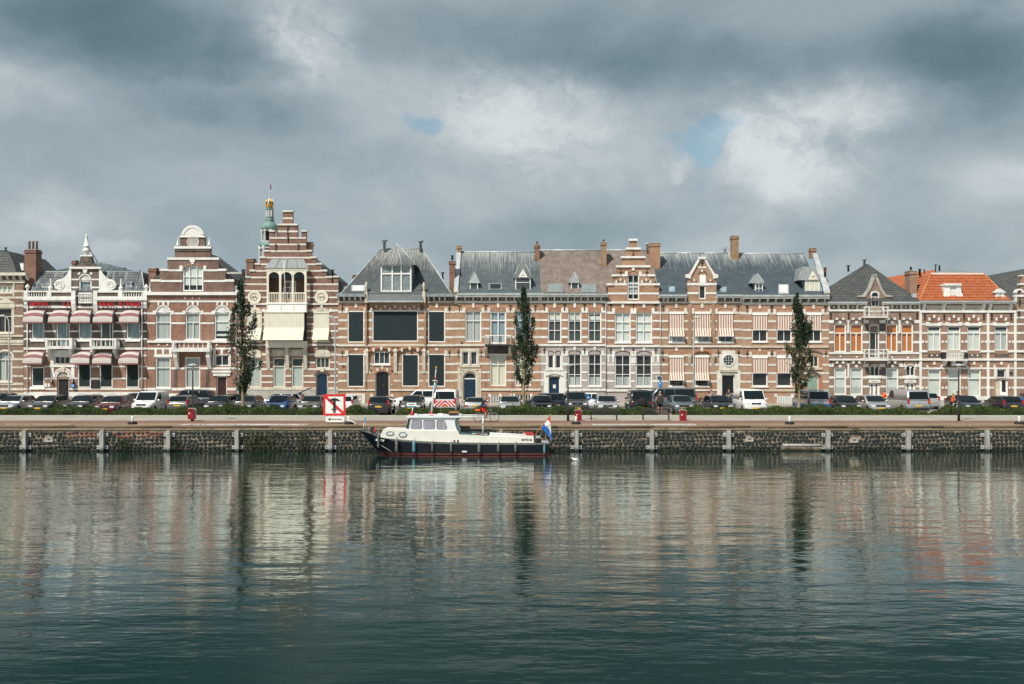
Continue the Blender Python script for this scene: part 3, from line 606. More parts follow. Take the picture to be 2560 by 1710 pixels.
def anchor_sign():
    Y = 64.5; s = FPX / Y; q = lambda px, py: ((px - 1280) / s, CAMZ + (HOR - py) / s)
    x0, z1 = q(808, 985.5); x1, z0 = q(864, 1039); e = empty('anchor_sign', ((x0 + x1) / 2, Y, GZ), 'white square no anchoring sign with red border, black anchor and arrow plate', 'sign')
    for xx in (x0 + .28, x1 - .2): MB().box(xx - .04, Y + .03, GZ, xx + .04, Y + .1, z1 - .1).build('post', 'lead', e)
    box('panel', e, x0, Y - .01, z0, x1, Y + .03, z1, 'sign_white'); t = .145
    b = MB(); b.box(x0, Y - .022, z1 - t, x1, Y - .008, z1); b.box(x0, Y - .022, z0, x1, Y - .008, z0 + t); b.box(x0, Y - .022, z0 + t, x0 + t, Y - .008, z1 - t); b.box(x1 - t, Y - .022, z0 + t, x1, Y - .008, z1 - t); b.build('red_border', 'sign_red', e)
    d = .085; a, c = (x0 + t, z1 - t), (x1 - t, z0 + t)
    MB().prism([(a[0], a[1] - d * 1.5), (a[0], a[1]), (a[0] + d * 1.5, a[1]), (c[0], c[1] + d * 1.5), (c[0], c[1]), (c[0] - d * 1.5, c[1])], Y - .02, Y - .008).build('red_slash', 'sign_red', e)
    p = lambda fx, fz: (x0 + (x1 - x0) * fx, z0 + (z1 - z0) * fz)
    cx, _ = p(.5, 0); zt = p(0, .82)[1]; b = MB()
    N = 8; up = []; lo = []
    for i in range(N + 1):
        u = -1 + 2 * i / N; up.append((cx + u * .42, zt - .2 * u * u)); lo.append((cx + u * .42, zt - .2 * u * u - .17 * (1 - u * u) - .012))
    for i in range(N): b.prism([up[i], lo[i], lo[i + 1], up[i + 1]], Y - .028, Y - .01)
    b.box(cx - .085, Y - .03, z0 + .36, cx + .085, Y - .01, zt - .05); b.box(cx - .22, Y - .029, z0 + .4, cx + .22, Y - .01, z0 + .46); b.ring((cx, z0 + .29), .04, .11, Y - .031, Y - .01, 0, 360, 14); b.build('anchor_symbol', 'sign_black', e)
    ax0, az1 = q(814.5, 1041); ax1, az0 = q(860, 1055); pl = box('arrow_plate', e, ax0, Y - .01, az0, ax1, Y + .03, az1, 'sign_white'); zc = (az0 + az1) / 2
    b = MB(); b.box(ax0 + .22, Y - .02, zc - .025, ax1 - .14, Y - .008, zc + .025); b.prism([(ax0 + .14, zc), (ax0 + .3, zc + .11), (ax0 + .3, zc + .06), (ax0 + .23, zc), (ax0 + .3, zc - .06), (ax0 + .3, zc - .11)], Y - .021, Y - .007); b.build('arrow', 'sign_black', pl)
anchor_sign()
def pay_sign():
    Y = 77.6; s = FPX / Y; X0 = (1650 - 1280) / s; zt = CAMZ + (HOR - 940) / s
    e = empty('parking_meter', (X0, Y, GZ), 'parking pay sign with solar panel and blue P board above the standing man', 'parking sign')
    MB().tube([(X0, Y, GZ), (X0, Y, zt - .3)], .04, 8).build('post', 'dark_iron', e)
    MB().poly([(X0 - .26, Y - .1, zt - .34), (X0 + .22, Y - .1, zt - .34), (X0 + .16, Y + .12, zt), (X0 - .3, Y + .12, zt)], .04).build('panel_frame', 'lead_light', e)
    MB().poly([(X0 - .2, Y - .11, zt - .28), (X0 + .17, Y - .11, zt - .28), (X0 + .12, Y + .08, zt - .03), (X0 - .24, Y + .08, zt - .03)], .03).build('solar_panel', 'solar', e)
    zc = zt - .65; MB().disc((X0, zc), .24, Y - .12, Y - .06, 18, rx=.19).build('blue_board', 'blue_sign', e)
    text('letter', 'P', e, facing(X0 - .05, Y - .13, zc + .02), .3, 'sign_white', .004)
pay_sign()
def keep_sign():
    Y = 84.0; s = FPX / Y; X0 = (1469 - 1280) / s; zc = CAMZ + (HOR - 995) / s
    e = empty('arrow_sign', (X0, Y, GZ), 'round blue traffic sign with white arrow behind the dark off-road car', 'traffic sign')
    MB().tube([(X0, Y + .04, GZ), (X0, Y + .04, zc)], .04, 8).build('post', 'lead_light', e); MB().disc((X0, zc), .27, Y - .02, Y, 20).build('disc', 'blue_sign', e)
    MB().prism([(X0 + .16, zc + .02), (X0 - .02, zc + .13), (X0 - .0, zc + .05), (X0 - .15, zc - .03), (X0 - .12, zc - .1), (X0 + .02, zc - .02), (X0 + .04, zc - .09)], Y - .03, Y - .015).build('arrow', 'sign_white', e)
keep_sign()
def gull():
    Y = 56.4; X0 = P(1440, Y); e = empty('gull', (X0, Y, 0), 'small white gull floating on the water right of the boat', 'gull')
    MB().lathe((0, 0, 0), [(.01, -.24), (.05, -.2), (.09, -.08), (.1, .02), (.075, .12), (.03, .19), (.01, .22)], 10).build('body', 'sign_white', e, Matrix.Translation((X0, Y, .06)) @ Matrix.Rotation(R(-78), 4, 'Y'))
    MB().lathe((X0 - .2, Y, .15), [(.01, -.06), (.05, -.03), (.055, .01), (.04, .05), (.01, .07)], 8).build('head', 'sign_white', e); MB().tube([(X0 - .24, Y, .15), (X0 - .31, Y, .14)], [.015, .004], 5).build('beak', 'gold', e)
    MB().lathe((0, 0, 0), [(.01, -.16), (.05, -.05), (.05, .08), (.01, .2)], 8, sx=.5).build('wing', 'lead_light', e, Matrix.Translation((X0 + .06, Y - .07, .1)) @ Matrix.Rotation(R(80), 4, 'Y'))
gull()
# ------------------------------------------------------------------ houses
FY = 96.0
class F:
    def __init__(s, ox, oy, k, name, label, x0, x1, wm, cat='house', group='terraced houses along the quay'):
        s.ox, s.oy, s.k, s.wm = ox, oy, k, wm; s.holes = []; s.x0, s.x1 = x0, x1; s.yg = (1010.5 - oy) * k
        a, _ = s.c(x0, 0); b, _ = s.c(x1, 0)
        s.e = empty(name, ((a + b) / 2, FY, GZ), label, cat, group)
    def c(s, x, y, fr=0):
        q = FPX / (FY - fr); return ((s.ox + x / s.k - 1280) / q, CAMZ + (HOR - s.oy - y / s.k) / q)
    def b(s, name, x0, y0, x1, y1, fr=.03, bk=.02, m='band_stone', par=None):
        X0, Z1 = s.c(x0, y0, fr); X1, Z0 = s.c(x1, y1, fr)
        return box(name, par or s.e, X0, FY - fr, Z0, X1, FY + bk, Z1, m)
    def hole(s, x0, y0, x1, y1): s.holes.append((x0, y0, x1, y1))
    def bands(s, ys, x0, x1, fr=.03, m='band_stone', name='stone_band', gap=2):
        for y0, y1 in ys:
            cuts = sorted((h[0] - gap, h[2] + gap) for h in s.holes if h[1] < y1 - 2 and h[3] > y0 + 2 and h[2] > x0 and h[0] < x1)
            a = x0
            for p, q in cuts:
                if p > a + 3: s.b(name, a, y0, p, y1, fr, .02, m)
                a = max(a, q)
            if x1 > a + 3: s.b(name, a, y0, x1, y1, fr, .02, m)
    def wall(s, rects, m=None, name='wall', th=.35, polys=()):
        holes = [h for h in s.holes]; xs = sorted({v for r in rects for v in (r[0], r[2])} | {v for h in holes for v in (h[0], h[2])})
        ys = sorted({v for r in rects for v in (r[1], r[3])} | {v for h in holes for v in (h[1], h[3])})
        inside = lambda x, y: any(r[0] < x < r[2] and r[1] < y < r[3] for r in rects) and not any(h[0] < x < h[2] and h[1] < y < h[3] for h in holes)
        nx, ny = len(xs) - 1, len(ys) - 1
        g = [[inside((xs[i] + xs[i + 1]) / 2, (ys[j] + ys[j + 1]) / 2) for j in range(ny)] for i in range(nx)]
        mb = MB(); G = lambda i, j: 0 <= i < nx and 0 <= j < ny and g[i][j]
        for i in range(nx):
            for j in range(ny):
                if not g[i][j]: continue
                X0, Z1 = s.c(xs[i], ys[j]); X1, Z0 = s.c(xs[i + 1], ys[j + 1]); A, B = FY, FY + th
                v = [(X0, A, Z0), (X1, A, Z0), (X1, A, Z1), (X0, A, Z1), (X0, B, Z0), (X1, B, Z0), (X1, B, Z1), (X0, B, Z1)]; f = [(0, 1, 2, 3), (7, 6, 5, 4)]
                if not G(i - 1, j): f.append((4, 0, 3, 7))
                if not G(i + 1, j): f.append((1, 5, 6, 2))
                if not G(i, j - 1): f.append((3, 2, 6, 7))
                if not G(i, j + 1): f.append((4, 5, 1, 0))
                mb.add(v, f)
        for pl in polys: mb.prism([s.c(*q) for q in pl], FY, FY + th)
        return mb.build(name, m or s.wm, s.e)
    def body(s, x0, x1, y, depth=10, m=None):
        X0, Z1 = s.c(x0, y); X1, _ = s.c(x1, y); box('body_block', s.e, X0 + .02, FY + .7, GZ - .1, X1 - .02, FY + depth, Z1 - .3, m or s.wm)  # solid block added behind the front to stop light passing through
    def win(s, x0, y0, x1, y1, cols=2, rows=(), fill='curtain_grey', fm='frame_white', fw=.11, bar=.055, d=.13, sill=0, mfrom=None, reg=True, name='window', fills=None, glass=True, semi=False):
        if reg: s.hole(x0, y0, x1, y1)
        X0, Z1 = s.c(x0, y0); X1, Z0 = s.c(x1, y1); A, B = FY + d - .05, FY + d + .04; mb = MB()
        mb.box(X0, A, Z0, X0 + fw, B, Z1); mb.box(X1 - fw, A, Z0, X1, B, Z1); mb.box(X0 + fw, A, Z1 - fw, X1 - fw, B, Z1); mb.box(X0 + fw, A, Z0, X1 - fw, B, Z0 + fw)
        zr = [Z1 - fw] + [s.c(0, y)[1] for y in rows] + [Z0 + fw]
        for z in zr[1:-1]: mb.box(X0 + fw, A + .005, z - bar / 2, X1 - fw, B - .005, z + bar / 2)
        cf = [i / cols for i in range(1, cols)] if isinstance(cols, int) else cols
        xi = [X0 + fw] + [X0 + fw + (X1 - X0 - 2 * fw) * f for f in cf] + [X1 - fw]
        ztop = Z1 - fw if mfrom is None else zr[mfrom]
        for x in xi[1:-1]: mb.box(x - bar / 2, A + .01, Z0 + fw, x + bar / 2, B - .01, ztop)
        w = mb.build(name, fm, s.e)
        if glass:
            for j in range(len(zr) - 1):
                rng_x = [(xi[0], xi[-1])] if (mfrom is not None and j < mfrom) else list(zip(xi[:-1], xi[1:]))
                for a, b in rng_x: box('pane', w, a + .01, FY + d, zr[j + 1] + .01, b - .01, FY + d + .012, zr[j] - .01, 'window_glass')
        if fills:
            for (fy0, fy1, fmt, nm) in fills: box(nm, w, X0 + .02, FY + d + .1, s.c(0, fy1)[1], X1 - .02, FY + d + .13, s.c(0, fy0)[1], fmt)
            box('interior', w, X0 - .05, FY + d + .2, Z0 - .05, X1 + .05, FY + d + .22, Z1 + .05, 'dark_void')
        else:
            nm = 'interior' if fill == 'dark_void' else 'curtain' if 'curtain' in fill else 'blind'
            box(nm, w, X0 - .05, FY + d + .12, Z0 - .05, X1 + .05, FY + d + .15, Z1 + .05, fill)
        if sill: box('sill', w, X0 - .08, FY - .1, Z0 - sill, X1 + .08, FY + .1, Z0 + .0, fm)
        return w
    def screen(s, x0, y0, x1, y1, m='screen_black'):
        s.hole(x0, y0, x1, y1); X0, Z1 = s.c(x0, y0); X1, Z0 = s.c(x1, y1); t = .085; mb = MB()
        for q in ((X0, Z0, X0 + t, Z1), (X1 - t, Z0, X1, Z1), (X0 + t, Z1 - t * 1.3, X1 - t, Z1), (X0 + t, Z0, X1 - t, Z0 + t)): mb.box(q[0], FY + .02, q[1], q[2], FY + .12, q[3])
        w = mb.build('window', 'frame_white', s.e); box('sun_screen', w, X0 + t, FY + .06, Z0 + t, X1 - t, FY + .075, Z1 - t, m); box('interior', w, X0, FY + .2, Z0, X1, FY + .22, Z1, 'dark_void'); return w
    def arc(s, name, xa, xb, yb, rise, th, m='brick_arch', fr=.02, n=8, ends=True):
        """segmental arch ring springing at yb between xa and xb; th in crop pixels"""
        mb = MB(); w = (xb - xa) / 2; cx = (xa + xb) / 2; r = (w * w + rise * rise) / (2 * rise); cy = yb - rise + r; a0 = math.asin(min(1, w / r))
        if rise > w: a0 = math.pi - a0
        pt = lambda a, rr: s.c(cx + math.sin(a) * rr, cy - math.cos(a) * rr, fr)
        for i in range(n):
            A, B = -a0 + 2 * a0 * i / n, -a0 + 2 * a0 * (i + 1) / n
            mb.prism([pt(A, r), pt(B, r), pt(B, r + th), pt(A, r + th)], FY - fr, FY + .03)
        return mb.build(name, m, s.e)
    def spandrel(s, x0, y0, x1, rise, m=None, th=.3, par=None, fr=-.004):
        """masonry filling the corners of an opening above an elliptical head"""
        mb = MB(); n = 10; cx = (x0 + x1) / 2; w = (x1 - x0) / 2
        for i in range(n):
            A = math.pi * (1 - i / n); B = math.pi * (1 - (i + 1) / n)
            xa, ya = cx + w * math.cos(A), y0 + rise - rise * math.sin(A); xb, yb = cx + w * math.cos(B), y0 + rise - rise * math.sin(B)
            mb.prism([s.c(xa, ya), s.c(xb, yb), s.c(xb, y0 - .5), s.c(xa, y0 - .5)], FY - fr, FY + th)
        return mb.build('arch_spandrel', m or s.wm, par or s.e)
    def prism(s, name, pts, m, fr=.03, bk=.05, par=None):
        return MB().prism([s.c(x, y, fr) for x, y in pts], FY - fr, FY + bk).build(name, m, par or s.e)
    def disc(s, name, x, y, r, m, fr=.05, bk=.02, n=20, par=None):
        X, Z = s.c(x, y, fr); return MB().disc((X, Z), r / s.k / 25, FY - fr, FY + bk, n).build(name, m, par or s.e)
    def ring(s, name, x, y, r0, r1, m, fr=.05, bk=.02, a0=0, a1=360, n=20, par=None):
        X, Z = s.c(x, y, fr); q = 1 / s.k / 25; return MB().ring((X, Z), r0 * q, r1 * q, FY - fr, FY + bk, a0, a1, n).build(name, m, par or s.e)
    def shell(s, x, y, r, m='white_paint', fr=.05, par=None, squash=1.):
        X, Z = s.c(x, y, fr); q = r / s.k / 25; mb = MB(); n = 9
        mb.ring((X, Z), q * .86, q, FY - fr - .03, FY + .1, 0, 180, 12, 0, squash, squash)
        mb.prism([(X + q * .87 * math.cos(math.pi * i / 12), Z + q * .87 * squash * math.sin(math.pi * i / 12)) for i in range(13)], FY + .02, FY + .1)
        for i in range(n):
            A = math.pi * (i + .5) / n; da = math.pi / n * .36
            mb.add([(X, FY + .03, Z), (X + q * .8 * math.cos(A - da), FY + .02, Z + q * .8 * squash * math.sin(A - da)), (X + q * .84 * math.cos(A), FY - .06, Z + q * .84 * squash * math.sin(A)), (X + q * .8 * math.cos(A + da), FY + .02, Z + q * .8 * squash * math.sin(A + da))],
                   [(0, 1, 2), (0, 2, 3), (1, 3, 2), (0, 3, 1)])
        return mb.build('shell_lunette', m, par or s.e)
    def anchor(s, x, y, kind='cross'):
        X, Z = s.c(x, y, .05); mb = MB(); h = .34
        mb.box(X - .03, FY - .06, Z - h, X + .03, FY - .01, Z + h)
        if kind == 'cross': mb.box(X - .14, FY - .062, Z + .04, X + .14, FY - .012, Z + .11); mb.disc((X, Z + h), .055, FY - .064, FY - .012, 8)
        elif kind == 'tee': mb.box(X - .17, FY - .062, Z + h - .07, X + .17, FY - .012, Z + h)
        elif kind == 'heart': mb.disc((X - .07, Z + h - .05), .085, FY - .062, FY - .01, 10); mb.disc((X + .07, Z + h - .05), .085, FY - .064, FY - .012, 10)
        else: mb.disc((X, Z + .2), .12, FY - .062, FY - .01, 8); mb.disc((X, Z - .12), .1, FY - .064, FY - .01, 8); mb.disc((X, Z + h), .06, FY - .066, FY - .01, 8)
        return mb.build('wall_anchor', 'dark_iron', s.e)
    def awn(s, x0, y0, x1, ym, yb, m, proj=.55, boxm='frame_white', yh=None, base=0.):
        X0, Z1 = s.c(x0, y0); X1, Zm = s.c(x1, ym); _, Zb = s.c(x1, yb); _, Zh = s.c(x1, yh or y0 + 20)
        a = box('awning', s.e, X0 - .02, FY - .14 - base, Zh, X1 + .02, FY + .02, Z1, boxm); mb = MB(); t = .015
        y1 = FY - .07 - base; mb.add([(X0, y1, Zh), (X1, y1, Zh), (X1, y1 - .0, Zm), (X0, y1 - .0, Zm), (X0, y1 + t, Zh), (X1, y1 + t, Zh), (X1, y1 + t, Zm), (X0, y1 + t, Zm)], [(0, 1, 2, 3), (7, 6, 5, 4), (0, 3, 7, 4), (1, 5, 6, 2)])
        if yb > ym + 2:
            y2 = FY - proj; mb.add([(X0, y1, Zm), (X1, y1, Zm), (X1, y2, Zb), (X0, y2, Zb), (X0, y1 + t, Zm - .02), (X1, y1 + t, Zm - .02), (X1, y2 + t, Zb - .02), (X0, y2 + t, Zb - .02)], [(0, 1, 2, 3), (7, 6, 5, 4), (0, 3, 7, 4), (1, 5, 6, 2), (2, 6, 7, 3)])
        mb.build('canvas', m, a)
        fm = MB()
        if yb > ym + 2:
            for x in (X0, X1): fm.tube([(x, FY - .05 - base, Zb - .05 + .2), (x, FY - proj, Zb)], .015, 5)
            fm.box(X0 - .02, FY - proj - .02, Zb - .05, X1 + .02, FY - proj + .02, Zb)
        else: fm.box(X0 - .02, y1 - .02, Zm - .04, X1 + .02, y1 + .03, Zm)
        fm.build('awning_bar', boxm, a)
    def door(s, x0, y0, x1, y1, m, leaves=2, rows=3, arch=0, fm='frame_white', d=.2, fan=0, glassrows=()):
        s.hole(x0, y0, x1, s.yg + 30); X0, Z1 = s.c(x0, y0); X1, Z0 = s.c(x1, y1); t = .09; mb = MB()
        mb.box(X0, FY + d - .06, Z0, X0 + t, FY + d + .05, Z1); mb.box(X1 - t, FY + d - .06, Z0, X1, FY + d + .05, Z1)
        if not arch: mb.box(X0 + t, FY + d - .06, Z1 - t, X1 - t, FY + d + .05, Z1)
        if fan: zf = s.c(0, y0 + fan)[1]; mb.box(X0 + t, FY + d - .06, zf - .05, X1 - t, FY + d + .05, zf + .05)
        dr = mb.build('door', fm, s.e)
        Zt = Z1 - (t if not arch else 0)
        if fan: Zt = s.c(0, y0 + fan)[1] - .05; box('fanlight', dr, X0 + t, FY + d, Zt + .1, X1 - t, FY + d + .02, Z1, 'screen_black')
        w = (X1 - X0 - 2 * t) / leaves
        for i in range(leaves):
            a = X0 + t + w * i; box('door_leaf', dr, a + .006, FY + d, Z0, a + w - .006, FY + d + .05, Zt, m)
            for r in range(rows):
                h = (Zt - Z0) / rows; zz = Z0 + h * r
                box('door_panel', dr, a + w * .2, FY + d - .025, zz + h * .14, a + w * .8, FY + d + .001, zz + h * .86, m)
                box('panel_trim', dr, a + w * .18, FY + d - .02, zz + h * .13 - .03, a + w * .82, FY + d, zz + h * .14 - .003, m)
        hx = X0 + t + w * (leaves - 1) + .12 if leaves > 1 else X1 - t - .12
        MB().lathe((0, 0, 0), [(.02, 0), (.035, .03), (.03, .06), (.01, .07)], 8).build('handle', 'gold', dr, Matrix.Translation((hx, FY + d - .02, Z0 + (Zt - Z0) * .45)) @ Matrix.Rotation(R(90), 4, 'X'))
        if arch:
            _, Zs = s.c(0, y0 + arch); xc, hw = (X0 + X1) / 2, (X1 - X0) / 2; s.ring_arch(dr, xc, Zs, hw, Z1 - Zs, t, FY + d - .07, FY + d + .05, fm)
            s.spandrel(x0, y0, x1, arch)
        box('doorstep', dr, X0 - .1, FY - .35, GZ + .08, X1 + .1, FY + .25, min(Z0 + .01, GZ + .45), 'grey_stone')
        if Z0 > GZ + .47: box('doorstep', dr, X0 - .05, FY - .1, GZ + .08, X1 + .05, FY + .3, Z0 - .01, 'grey_stone')
        return dr
    def ring_arch(s, par, xc, zs, hw, rise, t, ya, yb, m):
        mb = MB(); n = 10; k = rise / hw
        for i in range(n):
            A, B = math.pi * i / n, math.pi * (i + 1) / n; f = lambda a, r: (xc + r * math.cos(a), zs + (rise - (hw - r)) * math.sin(a))
            mb.prism([f(A, hw - t), f(A, hw), f(B, hw), f(B, hw - t)], ya, yb)
        return mb.build('arch_frame', m, par)
    def balus(s, x0, y0, x1, y1, n, fr=.2, bk=-.02, m='white_paint', par=None, rails=True, r=.07):
        par = par or s.e; X0, Z1 = s.c(x0, y0, fr); X1, Z0 = s.c(x1, y1, fr); h = Z1 - Z0; yc = FY - fr + .1
        if rails: box('rail', par, X0, FY - fr, Z1 - h * .2, X1, FY - fr + .2, Z1, m); box('rail', par, X0, FY - fr, Z0, X1, FY - fr + .2, Z0 + h * .14, m)
        hh = h * .66
        key = ('bal', round(hh, 2), m)
        if key not in _cubes: _cubes[key] = MB().lathe((0, 0, 0), [(r * .8, 0), (r * .8, hh * .08), (r * .45, hh * .14), (r * 1.05, hh * .38), (r * .5, hh * .72), (r * .4, hh * .86), (r * .8, hh * .92), (r * .8, hh)], 8).mesh('baluster', m)
        for i in range(n): obj('baluster', _cubes[key], par, Matrix.Translation((X0 + (X1 - X0) * (i + .5) / n, yc, Z0 + h * .14)))
    def poly(s, name, pts, m, t=.12, par=None):
        return MB().poly([(s.c(x, y, f)[0], FY - f, s.c(x, y, f)[1]) for x, y, f in pts], t).build(name, m, par or s.e)
    def pt(s, x, y, f): X, Z = s.c(x, y, f); return Vector((X, FY - f, Z))
    def urn(s, x, y0, y1, w, fr=.1, kind='urn', m='white_paint'):
        X, Z0 = s.c(x, y1, fr); _, Z1 = s.c(x, y0, fr); h = Z1 - Z0; r = w / s.k / 50
        pr = {'urn': [(.5, 0), (.6, .1), (.3, .16), (.3, .22), (.8, .4), (1, .58), (.75, .72), (.35, .8), (.4, .86), (.05, 1)],
              'cone': [(.7, 0), (.9, .08), (.8, .16), (1, .22), (.7, .3), (.45, .34), (.42, .4), (.28, .8), (.3, .86), (.12, .95), (.02, 1)],
              'ball': [(.5, 0), (.55, .12), (.3, .2), (.7, .4), (1, .6), (.7, .82), (.1, 1)],
              'obelisk': [(1, 0), (1, .12), (.55, .14), (.6, .24), (.42, .28), (.1, .92), (.12, .96), (.02, 1)]}[kind]
        return MB().lathe((X, FY - fr + r, Z0), [(q * r, z * h) for q, z in pr], 10).build('finial', m, s.e)
    def chim(s, x0, y0, x1, y1, fr=-1, dep=.9, m='brick_chimney', pots=0, cap=True, potm='dark_iron', poth=.5):
        X0, Z1 = s.c(x0, y0, fr); X1, Z0 = s.c(x1, y1, fr); mb = MB(); mb.box(X0, FY - fr, Z0 - .5, X1, FY - fr + dep, Z1)
        c = mb.build('chimney', m, s.e)
        if cap: box('chimney_cap', c, X0 - .07, FY - fr - .07, Z1 - .3, X1 + .07, FY - fr + dep + .07, Z1 - .12, m); box('chimney_cap', c, X0 - .04, FY - fr - .04, Z1 + .002, X1 + .04, FY - fr + dep + .04, Z1 + .08, 'grey_stone')
        for i in range(pots):
            xx = X0 + (X1 - X0) * (i + .5) / pots; MB().lathe((xx, FY - fr + dep * .5, Z1 + .06), [(.12, 0), (.1, poth * .8), (.13, poth * .82), (.13, poth)], 8).build('chimney_pot', potm, c)
        return c
    def vent(s, x, y0, y1, w, fr=-3, m='lead', cap=True):
        X, Z0 = s.c(x, y1, fr); _, Z1 = s.c(x, y0, fr); r = w / s.k / 50; h = Z1 - Z0
        pr = [(r, -.2), (r, h * .8)] + ([(r * 2, h * .86), (r * 2.4, h), (r * .5, h + .02)] if cap else [(r * 1.2, h * .82), (r * 1.2, h)])
        return MB().lathe((X, FY - fr, Z0), pr, 8).build('vent_pipe', m, s.e)
    def pipe(s, x, y0, y1, fr=.1, r=.05, m='lead_light'):
        X, Z1 = s.c(x, y0, fr); _, Z0 = s.c(x, y1, fr); return MB().tube([(X, FY - fr, Z0), (X, FY - fr, Z1)], r, 7).build('downpipe', m, s.e)
    def brackets(s, xs, y0, y1, w=10, fr=.28, m='band_stone', dots=None):
        for x in xs:
            X0, Z1 = s.c(x - w / 2, y0, fr); X1, Z0 = s.c(x + w / 2, y1, fr); h = Z1 - Z0
            mb = MB(); ya = FY - fr
            mb.add([(q, y, z) for q in (X0, X1) for y, z in ((ya, Z1), (ya, Z1 - h * .3), (FY - .08, Z0), (FY + .02, Z0), (FY + .02, Z1))], [(0, 1, 2, 3, 4), (9, 8, 7, 6, 5)] + [(i, 5 + i, 5 + (i + 1) % 5, (i + 1) % 5) for i in range(5)])
            mb.build('cornice_bracket', m, s.e)
    def slates(s, quad, dx, dy, m, name='slates', th=.02, par=None, wave=0, gap=.0):
        """rows of overlapping slates or pantiles on a planar quad: pts base-left, base-right, top-right, top-left (world)"""
        A, B, Cc, D = [Vector(q) for q in quad]; u = (B - A).normalized(); n = u.cross(D - A).normalized()
        if n.z < 0: n = -n
        v = n.cross(u).normalized()
        if v.z < 0: v = -v
        L2 = [((q - A).dot(u), (q - A).dot(v)) for q in (A, B, Cc, D)]; H = max(q[1] for q in L2)
        def span(y):
            xs = []
            for i in range(4):
                (xa, ya), (xb, yb) = L2[i], L2[(i + 1) % 4]
                if abs(ya - yb) > 1e-6 and min(ya, yb) - 1e-6 <= y <= max(ya, yb) + 1e-6: xs.append(xa + (xb - xa) * (y - ya) / (yb - ya))
                elif abs(ya - yb) < 1e-6 and abs(y - ya) < 1e-3: xs += [xa, xb]
            return (min(xs), max(xs)) if xs else None
        mb = MB(); nr = max(1, int(H / dy)); dyy = H / nr; r = random.Random(3)
        prof = [(0, .0), (1, .0)] if not wave else [(0, .2), (.2, .85), (.4, 1.), (.62, .7), (.8, .1), (1, .2)]
        for j in range(nr):
            y0, y1 = j * dyy - .02, min(H, (j + 1) * dyy + .015); sp = span((j + .5) * dyy)
            if not sp: continue
            off = (j % 2) * dx * .5 if not wave else 0
            nc = int((sp[1] - sp[0]) / dx) + 2; k0 = math.floor((sp[0] - off) / dx)
            for k in range(k0, k0 + nc):
                xa, xb = max(sp[0], off + k * dx + gap), min(sp[1], off + (k + 1) * dx - gap)
                if xb - xa < dx * .15: continue
                lift = th + r.uniform(0, th * .5); vs = []
                for f, h in prof:
                    q = A + u * (xa + (xb - xa) * f); w_ = n * (h * wave)
                    vs += [q + v * y0 + n * .004 + w_ * .0, q + v * y0 + n * (lift + .004) + w_, q + v * y1 + n * .006 + w_]
                fs = []
                for i in range(len(prof) - 1): fs += [(3 * i, 3 * i + 3, 3 * i + 4, 3 * i + 1), (3 * i + 1, 3 * i + 4, 3 * i + 5, 3 * i + 2)]
                mb.add(vs, fs)
        return tag(mb.build(name, m, par or s.e), kind='stuff')
    def hip(s, x0, x1, ye, rx0, rx1, yr, dep, m, fr=.2, tile=None, sides=True, top=None, total=None, hipm='lead_light'):
        A, B, C, D = s.pt(x0, ye, fr), s.pt(x1, ye, fr), s.pt(rx1, yr, -dep), s.pt(rx0, yr, -dep)
        tot = total or 2 * dep; E, G = Vector((A.x, FY + tot, A.z)), Vector((B.x, FY + tot, B.z))
        C2, D2 = (C, D) if total is None else (Vector((C.x, FY + tot - dep, C.z)), Vector((D.x, FY + tot - dep, D.z)))
        mb = MB(); rf = mb
        mb.add([A, B, C, D, E, G, C2, D2], [(0, 1, 2, 3), (1, 5, 6, 2), (4, 0, 3, 7), (5, 4, 7, 6), (3, 2, 6, 7), (0, 4, 5, 1)] if total else [(0, 1, 2, 3), (1, 5, 2), (4, 0, 3), (5, 4, 3, 2), (0, 4, 5, 1)])
        r = mb.build('roof', m, s.e)
        if tile:
            dx, dy, wv, th = tile
            s.slates([A, B, C, D], dx, dy, m, 'roof_tiles' if wv else 'roof_slates', th, r, wv)
            if sides: s.slates([E, A, D, D2], dx, dy, m, 'roof_tiles' if wv else 'roof_slates', th, r, wv); s.slates([B, G, C2, C], dx, dy, m, 'roof_tiles' if wv else 'roof_slates', th, r, wv)
        for p, q in ((A, D), (B, C), (D, C)):
            if (p - q).length > .3: MB().tube([p + Vector((0, -.03, .03)), q + Vector((0, -.03, .03))], .07, 6).build('ridge_cap', hipm, r)
        return r
    def gable(s, x0, x1, ye, yr, dep, m, fr=.25, tile=(.28, .22, 0, .015), cut=0.):
        A, B = s.pt(x0, ye, fr), s.pt(x1, ye, fr); zr = s.pt(x0, yr, -dep).z
        C, D = Vector((B.x, FY + dep, zr)), Vector((A.x, FY + dep, zr))
        if cut: A, B = A.lerp(D, cut), B.lerp(C, cut)
        E, G = Vector((A.x, FY + 2 * dep, A.z)), Vector((B.x, FY + 2 * dep, B.z))
        mb = MB(); mb.add([A, B, C, D, E, G], [(0, 1, 2, 3), (3, 2, 5, 4), (0, 3, 4), (1, 5, 2), (0, 4, 5, 1)]); r = mb.build('roof', m, s.e)
        s.slates([A, B, C, D], tile[0], tile[1], m, 'roof_slates', tile[3], r, tile[2])
        MB().tube([C + Vector((0, 0, .04)), D + Vector((0, 0, .04))], .1, 6).build('ridge_cap', 'lead_light', r); return r
